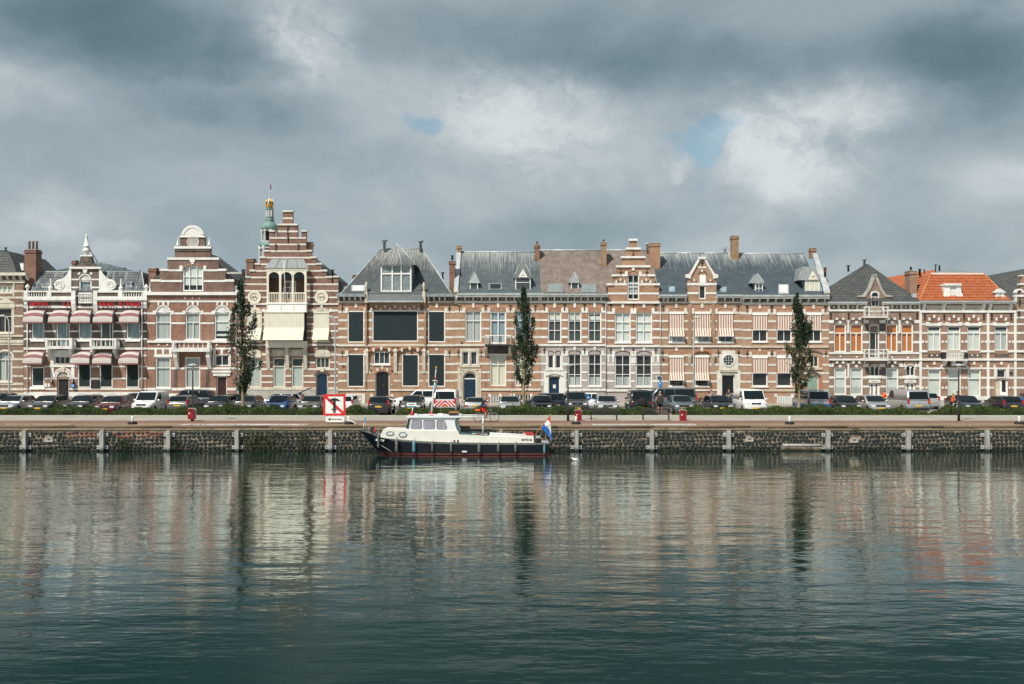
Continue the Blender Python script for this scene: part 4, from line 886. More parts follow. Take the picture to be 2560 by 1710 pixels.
    def ridgeback(s, xl, xr, ye, xm, yr, m, dep=9, fr=-.3, tile=(.28, .3, 0, .02)):
        A, B, Rr = s.pt(xl, ye, fr), s.pt(xr, ye, fr), s.pt(xm, yr, fr); d = Vector((0, dep, 0)); mb = MB()
        mb.add([A, B, Rr, A + d, B + d, Rr + d], [(0, 1, 2), (5, 4, 3), (1, 4, 5, 2), (3, 0, 2, 5), (0, 3, 4, 1)]); r = mb.build('roof', m, s.e)
        s.slates([B, B + d, Rr + d, Rr], tile[0], tile[1], m, 'roof_tiles', tile[3], r, tile[2]); s.slates([A + d, A, Rr, Rr + d], tile[0], tile[1], m, 'roof_tiles', tile[3], r, tile[2])
        MB().tube([Rr + Vector((0, 0, .03)), Rr + d + Vector((0, 0, .03))], .09, 6).build('ridge_cap', m, r); return r
    def dormer(s, x0, x1, yb, ye, wx0, wx1, wy0, wy1, apex, m='slate_grey', fr=-.1, dep=1.6, cols=1, rows=(), fill='curtain_dark', topw=0, cheek='lead'):
        """small roof dormer: box, window, pointed hipped roof with an apex row"""
        X0, Z0 = s.c(wx0 - 6, yb, fr); X1, Z1 = s.c(wx1 + 6, ye, fr); Y = FY - fr
        d = MB().box(X0, Y + .02, Z0, X1, Y + dep, Z1).build('dormer', cheek, s.e); w = (X1 - X0)
        a, za = s.c(wx0, wy0, fr); b, zb = s.c(wx1, wy1, fr); t = .07; mb = MB()
        for q in ((a, zb, a + t, za), (b - t, zb, b, za), (a + t, za - t, b - t, za), (a + t, zb, b - t, zb + t)): mb.box(q[0], Y - .04, q[1], q[2], Y + .03, q[3])
        for i in range(1, cols): xx = a + (b - a) * i / cols; mb.box(xx - .025, Y - .03, zb + t, xx + .025, Y + .02, za - t)
        for r_ in rows: zz = s.c(0, r_, fr)[1]; mb.box(a + t, Y - .035, zz - .025, b - t, Y + .025, zz + .025)
        mb.build('window_frame', 'frame_white', d); box('pane', d, a + t, Y - .012, zb + t, b - t, Y - .004, za - t, 'window_glass'); box('curtain', d, a + t, Y + .0, zb + t, b - t, Y + .018, za - t, fill)
        A, B = s.pt(x0, ye, fr + .15), s.pt(x1, ye, fr + .15); ap = s.pt((x0 + x1) / 2, apex, fr - .45); h = Vector((topw / s.k / 50, 0, 0)); back = Vector((0, dep + .5, 0))
        A2, B2 = A + back, B + back; mb = MB(); mb.add([A, B, ap + h, ap - h, A2, B2, ap + h + back * .9, ap - h + back * .9], [(0, 1, 2, 3), (1, 5, 6, 2), (4, 0, 3, 7), (3, 2, 6, 7), (0, 4, 5, 1), (5, 4, 7, 6)]); r = mb.build('dormer_roof', m, d)
        for p, q in ((A, ap - h), (B, ap + h)): MB().tube([p + Vector((0, -.02, 0)), q + Vector((0, -.02, 0))], .04, 5).build('hip_flashing', 'lead_light', d)
        return d
    def skylight(s, x0, y0, x1, y1, fr0, fr1, m='blind_light', fm='lead'):
        A, B, C, D = s.pt(x0, y1, fr0), s.pt(x1, y1, fr0), s.pt(x1, y0, fr1), s.pt(x0, y0, fr1); n = (B - A).cross(D - A).normalized(); n = n if n.z > 0 else -n
        f = MB().poly([q + n * .1 for q in (A, B, C, D)], .14).build('skylight', fm, s.e); g = .12
        lerp = lambda p, q, t: p + (q - p) * t
        q = [lerp(lerp(A, B, a), lerp(D, C, a), b) + n * .115 for a, b in ((g, g), (1 - g, g), (1 - g, 1 - g), (g, 1 - g))]
        MB().poly(q, .02).build('pane', m, f); return f
    def plinth(s, x0, x1, y0, m, fr=.06): s.bands([(y0, s.yg + 8)], x0, x1, fr, m, 'plinth')

SEG = dict(th=14)
# ---- 1 cream trimmed house at the left edge
h = F(0, 560, 3.485, 'cream_house', 'brown brick house with cream trim and dark tiled mansard at the left edge', -420, 203, 'brick_h1')
for dx in (0, -250):
    h.win(-30 + dx, 535, 110 + dx, 605, 3, (), 'curtain_white', 'frame_cream'); h.win(-25 + dx, 732, 106 + dx, 948, 2, (805,), 'dark_void', 'frame_cream', sill=.15, mfrom=1)
    h.win(-20 + dx, 1110, 106 + dx, 1372, 2, (1180,), 'curtain_grey', 'frame_cream', sill=.15, mfrom=1); h.spandrel(-20 + dx, 1110, 106 + dx, 62)
    h.arc('arch_surround', -24 + dx, 110 + dx, 1174, 66, 16, 'cream_stone', .04, 10)
    h.b('lintel', -42 + dx, 690, 128 + dx, 730, .08, m='cream_stone'); h.prism('pediment', [(-35 + dx, 690), (128 + dx, 690), (45 + dx, 640)], 'cream_stone', .12)
    h.b('jamb', 108 + dx, 732, 124 + dx, 960, .05, m='cream_stone'); h.b('jamb', 112 + dx, 515, 126 + dx, 640, .05, m='cream_stone')
    h.b('panel', -30 + dx, 985, 100 + dx, 1005, .04, m='beige_stone')
h.bands([(575, 595), (632, 650), (702, 720), (792, 810), (882, 900), (1012, 1034), (1042, 1054), (1102, 1118), (1168, 1188), (1240, 1258), (1316, 1334), (1382, 1404), (1428, 1450)], -420, 203, .035, 'cream_stone'); h.b('string_course', -420, 968, 203, 982, .12, m='cream_stone'); h.plinth(-420, 203, 1470, 'cream_stone')
h.b('cornice', -420, 422, 222, 448, .5, .3, 'cream_stone'); h.b('architrave', -420, 488, 212, 514, .1, .1, 'cream_stone'); h.brackets(range(-400, 230, 57), 448, 488, 16, .4, 'cream_stone')
h.wall([(-420, 440, 203, h.yg)]); h.body(-420, 203, 520)
h.hip(-430, 150, 422, -400, 68, 238, 1.6, 'tile_dark', .0, (.3, .32, .05, .03), True, None, 11, 'tile_dark')
h.chim(215, 225, 312, 580, -.6, 1.2, 'brick_dark' if False else 'brick_chimney', 3, potm='brick_chimney', poth=.9)
h.vent(50, 205, 240, 14, -4, 'dark_iron'); h.skylight(165, 345, 212, 415, -1.2, -2.2)

# ---- 2 hotel
h = F(0, 560, 3.485, 'hotel', 'dark brick hotel with white balustrades, red letters and maroon striped canopies', 205, 1277, 'brick_hotel')
for (a, b) in ((275, 385), (683, 797), (1102, 1217)): h.win(a, 790, b, 1000, 1, (), 'curtain_blue', sill=.28)
for (a, b) in ((490, 607), (875, 985)): h.win(a, 790, b, 1080, (.78,), (), 'curtain_blue' if a < 600 else 'curtain_dark')
h.win(272, 1245, 385, 1415, 1, (), 'screen_black', sill=.3)
for (a, b) in ((680, 790), (870, 980), (1098, 1210)): h.screen(a, 1170, b, 1425)
h.b('menu_board', 285, 1255, 373, 1408, -.14, .17, 'screen_black')
h.win(470, 1150, 612, 1222, 3, (), 'dark_void'); h.win(685, 490, 798, 600, 1, (), 'curtain_blue', fw=.14)
h.shell(741, 490, 57, fr=.08); h.hole(684, 440, 798, 490); h.spandrel(684, 433, 798, 57)
h.prism('keystone', [(718, 388), (762, 388), (754, 425), (726, 425)], 'white_paint', .14)
for sg in (-1, 1): h.prism('voussoir', [(741 + sg * 48, 418), (741 + sg * 66, 432), (741 + sg * 55, 446), (741 + sg * 40, 430)], 'white_paint', .07)
d = h.door(497, 1345, 600, 1545, 'dark_void', 1, 1)  # open doorway, its dark inside painted on as a black leaf
h.hole(470, 1262, 628, 1332); h.b('tympanum', 470, 1262, 628, 1345, -.12, .3, 'cream_stone'); h.spandrel(470, 1262, 628, 70, 'brick_hotel_base')
h.ring('door_arch', 547, 1332, 50, 82, 'white_paint', .08, a0=0, a1=180); h.shell(553, 1338, 46, 'cream_stone', -.03, squash=.55)
h.prism('keystone', [(530, 1245), (564, 1245), (558, 1290), (536, 1290)], 'beige_stone', .14); h.b('door_pilaster', 440, 1240, 468, 1345, .06, m='white_paint'); h.b('door_pilaster', 620, 1240, 648, 1345, .06, m='white_paint')
for i, ch in enumerate('LE BEAU'):
    A = R(168 - i * 10.5); X, Z = h.c(547 + 66 * math.cos(A), 1332 - 66 * math.sin(A), .08)
    if ch != ' ': text('arch_letter', ch, h.e, Matrix.Translation((X, FY - .095, Z)) @ Matrix.Rotation(R(90), 4, 'X') @ Matrix.Rotation(A - R(90), 4, 'Z'), .2, 'red_dark', .004)
for i, ch in enumerate('RIVAGE'):
    A = R(68 - i * 10.5); X, Z = h.c(547 + 66 * math.cos(A), 1332 - 66 * math.sin(A), .08)
    text('arch_letter', ch, h.e, Matrix.Translation((X, FY - .095, Z)) @ Matrix.Rotation(R(90), 4, 'X') @ Matrix.Rotation(A - R(90), 4, 'Z'), .2, 'red_dark', .004)
W_ = 'white_paint'
h.b('stone_surround', 440, 1100, 645, 1148, .05, m=W_); h.b('stone_surround', 440, 1150, 468, 1225, .05, m=W_); h.b('stone_surround', 614, 1150, 645, 1225, .05, m=W_); h.b('sill_band', 430, 1226, 652, 1246, .1, m=W_)
h.bands([(715, 732), (770, 784), (852, 865), (928, 941), (996, 1008), (1140, 1152), (1236, 1248), (1338, 1352), (1430, 1445)], 205, 1277, .03, W_)
h.bands([(1076, 1095)], 205, 1277, .1, W_, 'string_course'); h.plinth(205, 1277, 1464, W_, .08)
h.bands([(477, 490), (545, 560)], 622, 860, .03, W_); h.b('stone_band', 622, 618, 682, 632, .03, m=W_); h.b('stone_band', 800, 618, 860, 632, .03, m=W_)
h.wall([(205, 660, 1277, 1100), (620, 384, 862, 700)], name='upper_wall'); h.wall([(205, 1100, 1277, h.yg)], 'brick_hotel_base', 'lower_wall'); h.body(205, 1277, 700)
h.b('cornice', 200, 640, 655, 663, .32, .3, W_); h.b('cornice', 808, 640, 1280, 663, .32, .3, W_); h.b('cornice_soffit', 205, 664, 655, 676, .16, .1, W_); h.b('cornice_soffit', 808, 664, 1277, 676, .16, .1, W_)
for a, b in ((205, 240), (410, 446), (620, 656), (810, 847), (1028, 1066), (1240, 1277)): h.b('parapet_post', a, 580, b, 640, .24, .2, W_)
h.balus(240, 582, 410, 640, 8, .2); h.balus(1066, 582, 1240, 640, 8, .2)
for a, b in ((446, 620), (847, 1028)): h.b('parapet_panel', a, 596, b, 632, .12, .1, 'brick_hotel'); h.b('rail', a, 578, b, 597, .2, .15, W_); h.b('rail', a, 631, b, 641, .2, .15, W_)
h.urn(230, 518, 580, 44, .2, 'urn'); h.urn(432, 468, 580, 46, .2, 'cone'); h.urn(1046, 470, 580, 46, .2, 'cone'); h.urn(1268, 520, 580, 42, .2, 'urn')
for sg in (-1, 1):      # scroll volutes
    q = [(620, 388), (600, 400), (590, 430), (560, 465), (530, 478), (490, 490), (468, 525), (480, 560), (520, 582), (620, 582)]
    vo = h.prism('volute', [(x if sg < 0 else 1482 - x, y) for x, y in q][::sg], W_, .08, .15); cx = 517 if sg < 0 else 965
    h.ring('scroll', cx, 532, 30, 42, W_, .14, par=vo); h.ring('scroll', cx, 532, 13, 22, W_, .13, par=vo)
h.b('gable_cornice', 604, 372, 880, 390, .2, .3, W_)
cap = [(655, 372), (690, 340), (706, 275), (792, 275), (808, 340), (848, 372)]
h.prism('bell_roof', cap[::-1], 'brick_dark', .05, .4); h.b('bell_panel', 722, 285, 776, 330, .08, m='brick_hotel'); h.b('bell_cap', 696, 270, 802, 282, .12, .4, W_)
X, Z0 = h.c(750, 282, 0); q = 1 / h.k / 25
MB().lathe((X, FY + .1, Z0), [(r * q, z * q) for r, z in ((20, 0), (14, 18), (30, 40), (36, 48), (26, 66), (14, 78), (30, 88), (30, 95), (20, 97), (8, 175), (11, 182), (8, 190), (1, 194))], 12).build('spire_finial', W_, h.e)
fr_ = h.b('window_guard', 683, 598, 800, 612, .3, -.2, W_); h.b('guard_rail', 683, 676, 800, 690, .3, -.1, W_, fr_)
for i in range(5):
    for j in range(2): h.ring('scroll_work', 694 + i * 24, 628 + j * 34, 6, 12, W_, .27, -.25, n=10, par=fr_)
for i in range(7): h.b('guard_bar', 684 + i * 18.8, 612, 688 + i * 18.8, 676, .28, -.25, W_, fr_)
for a in (618, 808): h.brackets([a + 18], 664, 770, 36, .3, W_)
h.brackets([222, 1262], 680, 735, 28, .25, W_)
for word, a, b in (('HOTEL', 262, 432), ('LE', 548, 612), ('BEAU', 860, 995), ('RIVAGE', 1035, 1226)):
    n = len(word)
    for i, ch in enumerate(word):
        X, Z = h.c(a + (b - a) * (i + .5) / n, 701, .3); text('sign_letter', ch, h.e, facing(X, FY - .3, Z, 1.05), .53, 'red_letter', .06, bold=.012)
h.b('letter_rail', 255, 712, 615, 717, .22, -.18, 'lead_light'); h.b('letter_rail', 855, 712, 1228, 717, .22, -.18, 'lead_light')
def canopy(x0, y0, x1, y1):
    D = .95; X0, Z1 = h.c(x0, y0, D * .5); X1, Z0 = h.c(x1 - 22, y1 - 14, D); Zt = h.c(x0, y0)[1] - .05; H = Zt - Z0; W = X1 - X0; nu, nv = 8, 12; mb = MB()
    P_ = lambda u, v: (X0 + W * (.5 + (u - .5) * (1 - .16 * math.cos(v) ** 2)), FY - .02 - D * math.sin(v), Z0 + H * (math.cos(v) ** .8 if v < math.pi / 2 - .001 else 0) * (1 - .22 * abs(2 * u - 1) ** 2.2 * math.sin(v) ** .5) )
    for i in range(nu):
        for j in range(nv):
            v0, v1 = math.pi / 2 * j / nv, math.pi / 2 * (j + 1) / nv; zf = j / nv
            mi = 1 if .42 <= zf < .72 else 0
            if zf < .16: mi = 1
            mb.add([P_(i / nu, v0), P_((i + 1) / nu, v0), P_((i + 1) / nu, v1), P_(i / nu, v1)], [(0, 1, 2, 3)], mi, True)
    for u, sg in ((0, 1), (1, -1)):
        pts = [P_(u, math.pi / 2 * j / nv) for j in range(nv + 1)] + [(P_(u, 0)[0], FY - .02, Z0)]; mb.add(pts, [tuple(range(len(pts)))[::sg]], 2)
    c = mb.build('canopy', ['canvas_white', 'maroon', 'canopy_side_shade'], h.e); vb = MB(); N = 14
    for i in range(N):
        a, b = X0 + W * i / N, X0 + W * (i + 1) / N; m_ = (a + b) / 2; vb.prism([(a, Z0), (b, Z0), (b, Z0 - .1), (m_ + W / N * .25, Z0 - .15), (m_ - W / N * .25, Z0 - .15), (a, Z0 - .1)], FY - .02 - D - .012, FY - .02 - D)
    vb.box(X1 - .012, FY - D - .02, Z0 - .12, X1, FY - .02, Z0); vb.box(X0, FY - D - .02, Z0 - .12, X0 + .012, FY - .02, Z0); vb.build('valance', 'maroon', c)
for a, b in ((220, 395), (438, 613), (630, 804), (826, 1000), (1053, 1228)): canopy(a, 745, b, 866)
for a, b in ((216, 386), (630, 800), (820, 990), (1047, 1225)): canopy(a, 1106, b, 1226)
def balcony(x0, x1, y0, y1, yb, fr, n, m, h, bx, slab=14):
    X0, Z1 = h.c(x0, y0, fr); X1, Z0 = h.c(x1, y1, fr); b = box('balcony', h.e, X0, FY - fr, Z0, X1, FY - .01, Z0 + .22, m)
    h.balus(x0, y0, x1, y1 - slab, n, fr, par=b, m=m); t = .2
    for xx in (X0, X1 - t): box('corner_post', b, xx - .02, FY - fr - .02, Z0 + .2, xx + t + .02, FY - fr + .22, Z1 + .03, m)
    for xx in (X0, X1 - .16):
        box('side_rail', b, xx, FY - fr + .22, Z1 - .18, xx + .16, FY - .02, Z1, m)
        for k in range(3): box('side_baluster', b, xx + .03, FY - fr + .4 + k * .22, Z0 + .2, xx + .12, FY - fr + .5 + k * .22, Z1 - .18, m)
    for xb in bx: h.brackets([xb], y1 + 2, yb, 24, fr * .75, m)
balcony(395, 628, 995, 1088, 1172, .95, 6, W_, h, (415, 608)); balcony(782, 1012, 997, 1088, 1172, .95, 6, W_, h, (800, 992))
for x in (445, 628): h.b('wall_lantern', x - 7, 1358, x + 7, 1390, .25, -.05, 'dark_iron'); h.b('lantern_pane', x - 4, 1362, x + 4, 1378, .27, -.2, 'frame_cream')  # plain cream pane on the lantern front, no emission
X, Z = h.c(630, 1408, .3); bs = h.b('blue_sign', 615, 1395, 648, 1424, .32, -.05, 'blue_sign'); h.b('sign_line', 622, 1402, 642, 1406, .33, -.3, 'sign_white', bs); h.b('sign_line', 622, 1412, 642, 1415, .33, -.3, 'sign_white', bs)
for x in (398, 425): h.b('wall_plaque', x - 9, 1388, x + 9, 1420, .05, m='sign_white')
ds = h.b('sign_board', 790, 1360, 866, 1430, .12, -.0, 'screen_black')
X, Z = h.c(828, 1380, .12); text('sign_text', 'HOTEL', ds, facing(X, FY - .128, Z), .16, 'red_dark', .003); X, Z = h.c(828, 1402, .12); text('sign_text', 'BEAU RIVAGE', ds, facing(X, FY - .128, Z), .11, 'red_dark', .003)
h.pipe(238, 690, 1470, .12, .05, W_); h.pipe(1236, 650, 1470, .12, .06, W_)
h.hip(278, 1262, 585, 335, 1236, 420, 1.5, 'tile_hotel', .0, (.28, .36, .06, .03), True, None, 9, 'lead_light')
h.dormer(360, 432, 580, 525, 366, 428, 528, 578, 515, 'zinc', -.2, 1.2, 1, (), 'curtain_white'); h.dormer(1094, 1152, 582, 512, 1100, 1146, 518, 575, 505, 'lead', -.3, 1.2, 1, (), 'curtain_blue')
rp = [h.pt(*q) for q in ((340, 424, -3), (1295, 445, -3), (900, 336, -7), (830, 322, -7), (640, 340, -7), (600, 392, -7))]
MB().poly([rp[0], rp[1], rp[2], rp[5]], .2).build('rear_roof', 'slate_blue', h.e); MB().poly([h.pt(600, 420, -6.8), h.pt(1100, 420, -6.8), h.pt(900, 338, -7.2), h.pt(830, 322, -7.2), h.pt(640, 335, -7.2)], .2).build('rear_roof', 'slate_blue', h.e)
h.chim(625, 320, 656, 375, -2, .8); h.chim(1296, 390, 1357, 500, -1.2, 1.2); h.vent(1085, 382, 408, 12, -5, 'dark_iron'); h.vent(1222, 405, 430, 10, -4, 'dark_iron')
MB().tube([h.pt(775, 205, .0), h.pt(850, 332, -.3)], .035, 5).build('stay_rod', 'dark_iron', h.e)

# ---- 3 round topped gable
h = F(340, 440, 2.75, 'round_gable_house', 'red brown brick house with stepped gable, white round top and shell windows', 76, 690, 'brick_h3')
for a, b, mf, fl in ((135, 240, 1, 'curtain_grey'), (340, 441, 1, 'curtain_grey'), (540, 645, 1, None)):
    if fl: h.win(a, 940, b, 1125, 2 if a == 340 else 1, (1005,), fl, mfrom=mf, sill=.12)
    else: h.win(a, 940, b, 1125, 1, (1000,), fills=[(940, 1065, 'blind_light', 'blind'), (1085, 1100, 'curtain_white', 'curtain')], sill=.12)
    m_ = (a + b) / 2; h.hole(a, 886, b, 940); h.shell(m_, 940, (b - a) / 2, fr=.05); h.spandrel(a, 886, b, 54); h.arc('brick_arch', a, b, 940, 53, 14, 'brick_h3', .025)
    for sg in (-1, 1):
        h.prism('voussoir', [(m_ + sg * 27, 868), (m_ + sg * 40, 868), (m_ + sg * 38, 895), (m_ + sg * 30, 892)], W_, .07); h.b('impost', m_ + sg * 62 - 10, 925, m_ + sg * 62 + 10, 952, .06, m=W_)
    h.b('keystone', m_ - 7, 862, m_ + 7, 886, .08, m=W_)
for a, b in ((134, 238), (336, 441)): h.win(a, 1246, b, 1456, 1, (1318,), 'curtain_grey', mfrom=1, sill=.14)
h.win(541, 1230, 640, 1306, 2, (), 'dark_void'); h.door(553, 1376, 624, 1512, 'door_brown', 1, 3, fm='frame_white')
h.win(320, 615, 462, 792, (.3, .7), (690,), fills=[(612, 750, 'curtain_white', 'curtain')], fw=.13); h.spandrel(320, 612, 462, 26, 'brick_h3_top'); h.arc('brick_arch', 318, 464, 640, 28, 16, 'brick_h3', .03)
h.b('keystone', 370, 572, 404, 590, .12, m=W_); h.b('keystone', 379, 590, 396, 606, .1, m=W_)
for sg in (-1, 1): h.b('impost', 391 + sg * 82 - 10, 616, 391 + sg * 82 + 10, 655, .06, m=W_)
h.bands([(938, 951), (1006, 1018), (1180, 1193), (1315, 1329), (1456, 1474)], 76, 690, .03, W_); h.bands([(1131, 1146)], 76, 690, .14, W_, 'string_course'); h.bands([(855, 868)], 76, 690, .06, W_); h.plinth(76, 690, 1496, W_, .08)
h.bands([(642, 655)], 163, 617, .05, W_); h.bands([(715, 729)], 103, 672, .05, W_); h.b('coping', 213, 560, 569, 576, .08, .37, W_)
for a, b, y in ((160, 222, 640), (560, 620, 640), (100, 170, 713), (610, 672, 713)): h.b('coping', a, y - 3, b, y + 12, .08, .38, W_)
h.b('gable_cornice', 260, 482, 517, 499, .14, .4, W_); h.b('gable_frieze', 266, 500, 511, 516, .08, .3, 'brick_dark')
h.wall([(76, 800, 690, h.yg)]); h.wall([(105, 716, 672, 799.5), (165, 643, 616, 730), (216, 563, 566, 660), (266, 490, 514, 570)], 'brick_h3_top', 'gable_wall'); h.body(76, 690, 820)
h.b('pedestal', 303, 416, 474, 484, .05, .4, 'brick_h3_top'); h.disc('medallion', 391, 453, 36, 'grey_stone', .1); h.ring('medallion_rim', 391, 453, 35, 42, 'beige_stone', .13)
h.b('pedestal_side', 428, 418, 476, 482, .08, .4, 'beige_stone') if False else None
X, Z = h.c(389, 418); q = 1 / h.k / 25; mb = MB(); mb.prism([(X + 80 * q * math.cos(math.pi * i / 16), Z + 56 * q * math.sin(math.pi * i / 16)) for i in range(17)], FY - .12, FY + .4); mb.box(X - 88 * q, FY - .16, Z - .08, X + 88 * q, FY + .42, Z + .03); mb.build('round_top', W_, h.e)
h.ring('round_rim', 389, 418, 62, 80, W_, .17, a0=14, a1=166)
h.urn(283, 410, 476, 26, .1, 'obelisk'); h.urn(500, 410, 476, 26, .1, 'obelisk')
h.b('cornice', 72, 797, 694, 818, .35, .36, W_); h.b('frieze', 80, 819, 690, 852, .1, .02, 'brick_h3')
for x in (338, 388, 437): h.prism('diamond', [(x - 7, 838), (x, 845), (x + 7, 838), (x, 831)], W_, .14, .0)
for x in (155, 215, 555): h.disc('boss', x, 1161, 6, W_, .08)
for x in (88, 690): h.urn(x + 4, 725, 800, 24, .15, 'obelisk')
balcony(248, 505, 1135, 1208, 1326, .9, 8, W_, h, (268, 492))
for a, b in ((134, 238), (540, 640)):
    m_ = (a + b) / 2
    for dx in (-50, 0, 50): h.prism('voussoir', [(m_ + dx - 9, 1190), (m_ + dx + 9, 1190), (m_ + dx + 7, 1226), (m_ + dx - 7, 1226)], W_, .06)
    h.b('lintel', a - 10, 1226, b + 10, 1245 if a < 300 else 1230, .05, m=W_)
h.b('door_lintel', 524, 1338, 652, 1352, .2, m=W_); h.b('door_lintel', 530, 1353, 646, 1374, .12, m=W_)
for a, b in ((262, 284), (480, 505)): h.b('brick_panel', a, 1335, b, 1452, .02, m='brick_dark')
for a, b in ((540, 640),): h.b('jamb', a - 12, 1230, a - 2, 1310, .04, m=W_); h.b('jamb', b + 2, 1230, b + 12, 1310, .04, m=W_)
h.ridgeback(120, 660, 705, 391, 500, 'tile_dark', 9, -.36, (.3, .32, .05, .03)); h.pipe(690, 810, 1500, .1, .045)
h.chim(86, 636, 137, 722, -.8, 1.)

# ---- 4 tall stepped gable
h = F(340, 440, 2.75, 'stepped_gable_house', 'tall red brick house with big stepped gable and white timber loggia', 692, 1389, 'brick_h4')
C_ = 'cream_stone'
h.win(768, 1250, 862, 1452, 1, (1308,), 'curtain_grey', 'frame_cream', mfrom=1)
for a, b in ((942, 1026), (1070, 1150)): h.win(a, 1250, b, 1452, 1, (1308,), fills=[(1308, 1452, 'blind_grey', 'blind'), (1250, 1306, 'curtain_dark', 'curtain')], fm='frame_cream', mfrom=1)
h.win(1236, 1244, 1332, 1322, 3, (), 'curtain_dark', 'frame_cream'); h.door(1238, 1352, 1318, 1508, 'door_navy', 1, 4, arch=24, fm='cream_stone')
h.arc('brick_arch', 1234, 1322, 1378, 30, 14, 'brick_dark', .05); h.prism('keystone', [(1262, 1318), (1296, 1318), (1290, 1345), (1268, 1345)], C_, .1)
for a, b in ((766, 866), (1224, 1330)): h.win(a, 940, b, 1135, 2, (1010,), 'curtain_dark', 'frame_cream', sill=.12, mfrom=1)
h.hole(905, 660, 1165, 870)
steps = [(1008, 240, 1078, 330), (975, 332, 1112, 424), (915, 420, 1170, 515), (880, 512, 1207, 565), (850, 557, 1240, 610), (818, 602, 1275, 655), (782, 648, 1310, 700), (752, 692, 1345, 745), (700, 738, 1392, 800), (692, 775, 1390, 900), (915, 378, 950, 425), (1138, 378, 1172, 425), (1356, 692, 1392, 760)]
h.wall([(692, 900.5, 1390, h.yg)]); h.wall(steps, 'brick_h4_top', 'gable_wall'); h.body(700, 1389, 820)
for a, y, b in ((1006, 240, 1080), (973, 332, 1114), (913, 376, 952), (1136, 376, 1174), (878, 512, 917), (1168, 512, 1209), (848, 557, 890), (1200, 557, 1242), (816, 602, 852), (1238, 602, 1277), (780, 648, 820), (1273, 648, 1312), (750, 692, 784), (1308, 692, 1347), (698, 740, 754), (1354, 690, 1394)): h.b('step_coping', a, y - 5, b, y + 7, .1, .4, 'band_stone')
h.bands([(284, 297)], 1009, 1077, .03, 'band_stone'); h.bands([(374, 387)], 976, 1111, .03); h.bands([(420, 431)], 916, 1169, .04); h.bands([(465, 476)], 916, 1169, .03); h.bands([(511, 522)], 881, 1206, .03); h.bands([(556, 567)], 851, 1239, .03); h.bands([(601, 612)], 819, 1274, .03)
h.bands([(647, 658)], 783, 1309, .03); h.bands([(692, 703)], 753, 1344, .03); h.bands([(739, 750), (784, 795), (829, 840)], 701, 1391, .03); h.bands([(874, 886)], 692, 1390, .1, name='string_course')
h.bands([(918, 932), (966, 977), (1012, 1024), (1060, 1072), (1106, 1118), (1220, 1234), (1275, 1287), (1322, 1335), (1368, 1381), (1412, 1423)], 692, 1390, .03); h.bands([(1154, 1168)], 692, 1390, .12, name='string_course'); h.bands([(1452, 1470)], 692, 1390, .1, C_); h.plinth(692, 1390, 1470, 'grey_stone')
for x, y in ((1043, 362), (1046, 440), (963, 492), (1117, 492)): h.anchor(x, y, 'ornate')
h.anchor(1043, 385, 'ornate')
for x in (813, 1275): h.ring('medallion_rim', x, 834, 32, 46, 'frame_cream', .12); h.disc('medallion', x, 834, 33, C_, .06); h.ring('medallion_relief', x, 838, 8, 16, C_, .1); h.ring('medallion_relief', x - 14, 832, 4, 9, C_, .1, n=10); h.ring('medallion_relief', x + 14, 832, 4, 9, C_, .1, n=10)
for a, b in ((766, 866), (1222, 1330)):
    m_ = (a + b) / 2; h.prism('shell_hood', [(a, 940), (b, 940), (b - 8, 918), (m_ + 20, 905), (m_ - 20, 905), (a + 8, 918)], C_, .1)
    for sg in (-1, 1): h.b('impost', m_ + sg * 62 - 8, 912, m_ + sg * 62 + 8, 935, .07, m=W_)
    h.awn(a, 938, b, 1046, 1125, 'awning_cream', .75, 'frame_cream', yh=944)
    h.b('keystone', m_ - 7, 888, m_ + 7, 905, .1, m=W_)
h.prism('shell_hood', [(766, 1248), (862, 1248), (855, 1205), (835, 1190), (795, 1190), (775, 1205)], C_, .1); h.prism('shell_hood', [(1228, 1242), (1338, 1242), (1330, 1205), (1305, 1188), (1262, 1188), (1238, 1205)], C_, .1)
for x, y in ((784, 1184), (846, 1184), (1240, 1196), (1310, 1190)): h.urn(x, y - 16, y + 4, 14, .12, 'ball', C_)
# loggia bay
fr = .75; lg = h.b('loggia', 893, 1135, 1172, 1180, fr, .02, 'frame_cream')
h.b('loggia_floor', 893, 868, 1176, 880, fr + .04, .3, 'frame_white', lg); h.b('loggia_panel', 898, 881, 1172, 934, fr - .02, -.3, 'frame_white', lg)
for x in (899, 991, 1079, 1164): h.b('panel_strip', x, 880, x + 8, 936, fr + .01, -.3, 'frame_cream', lg)
for x in (898, 984, 1070, 1158): h.b('loggia_post', x, 650, x + 14, 868, fr, -.55, 'frame_cream', lg)
h.b('loggia_beam', 890, 632, 1182, 650, fr + .02, .02, 'frame_cream', lg)
for a, b in ((912, 984), (998, 1070), (1084, 1158)):
    X0, Z = h.c(a, 692, fr); X1, _ = h.c(b, 692, fr); xc, hw = (X0 + X1) / 2, (X1 - X0) / 2; mb = MB(); zt = h.c(0, 650, fr)[1]
    for i in range(10):
        A, B = math.pi * i / 10, math.pi * (i + 1) / 10; mb.prism([(xc + hw * math.cos(A), Z + hw * .9 * math.sin(A)), (xc + hw * math.cos(A), zt), (xc + hw * math.cos(B), zt), (xc + hw * math.cos(B), Z + hw * .9 * math.sin(B))], FY - fr + .02, FY - fr + .1)
    mb.build('loggia_arch', 'frame_cream', lg)
    h.b('rail', a, 800, b, 808, fr - .04, -.6, 'frame_cream', lg)
    for k in range(6): xx = a + (b - a) * (k + .5) / 6; h.b('railing_bar', xx - 2, 806, xx + 2, 866, fr - .05, -.64, 'frame_cream', lg)
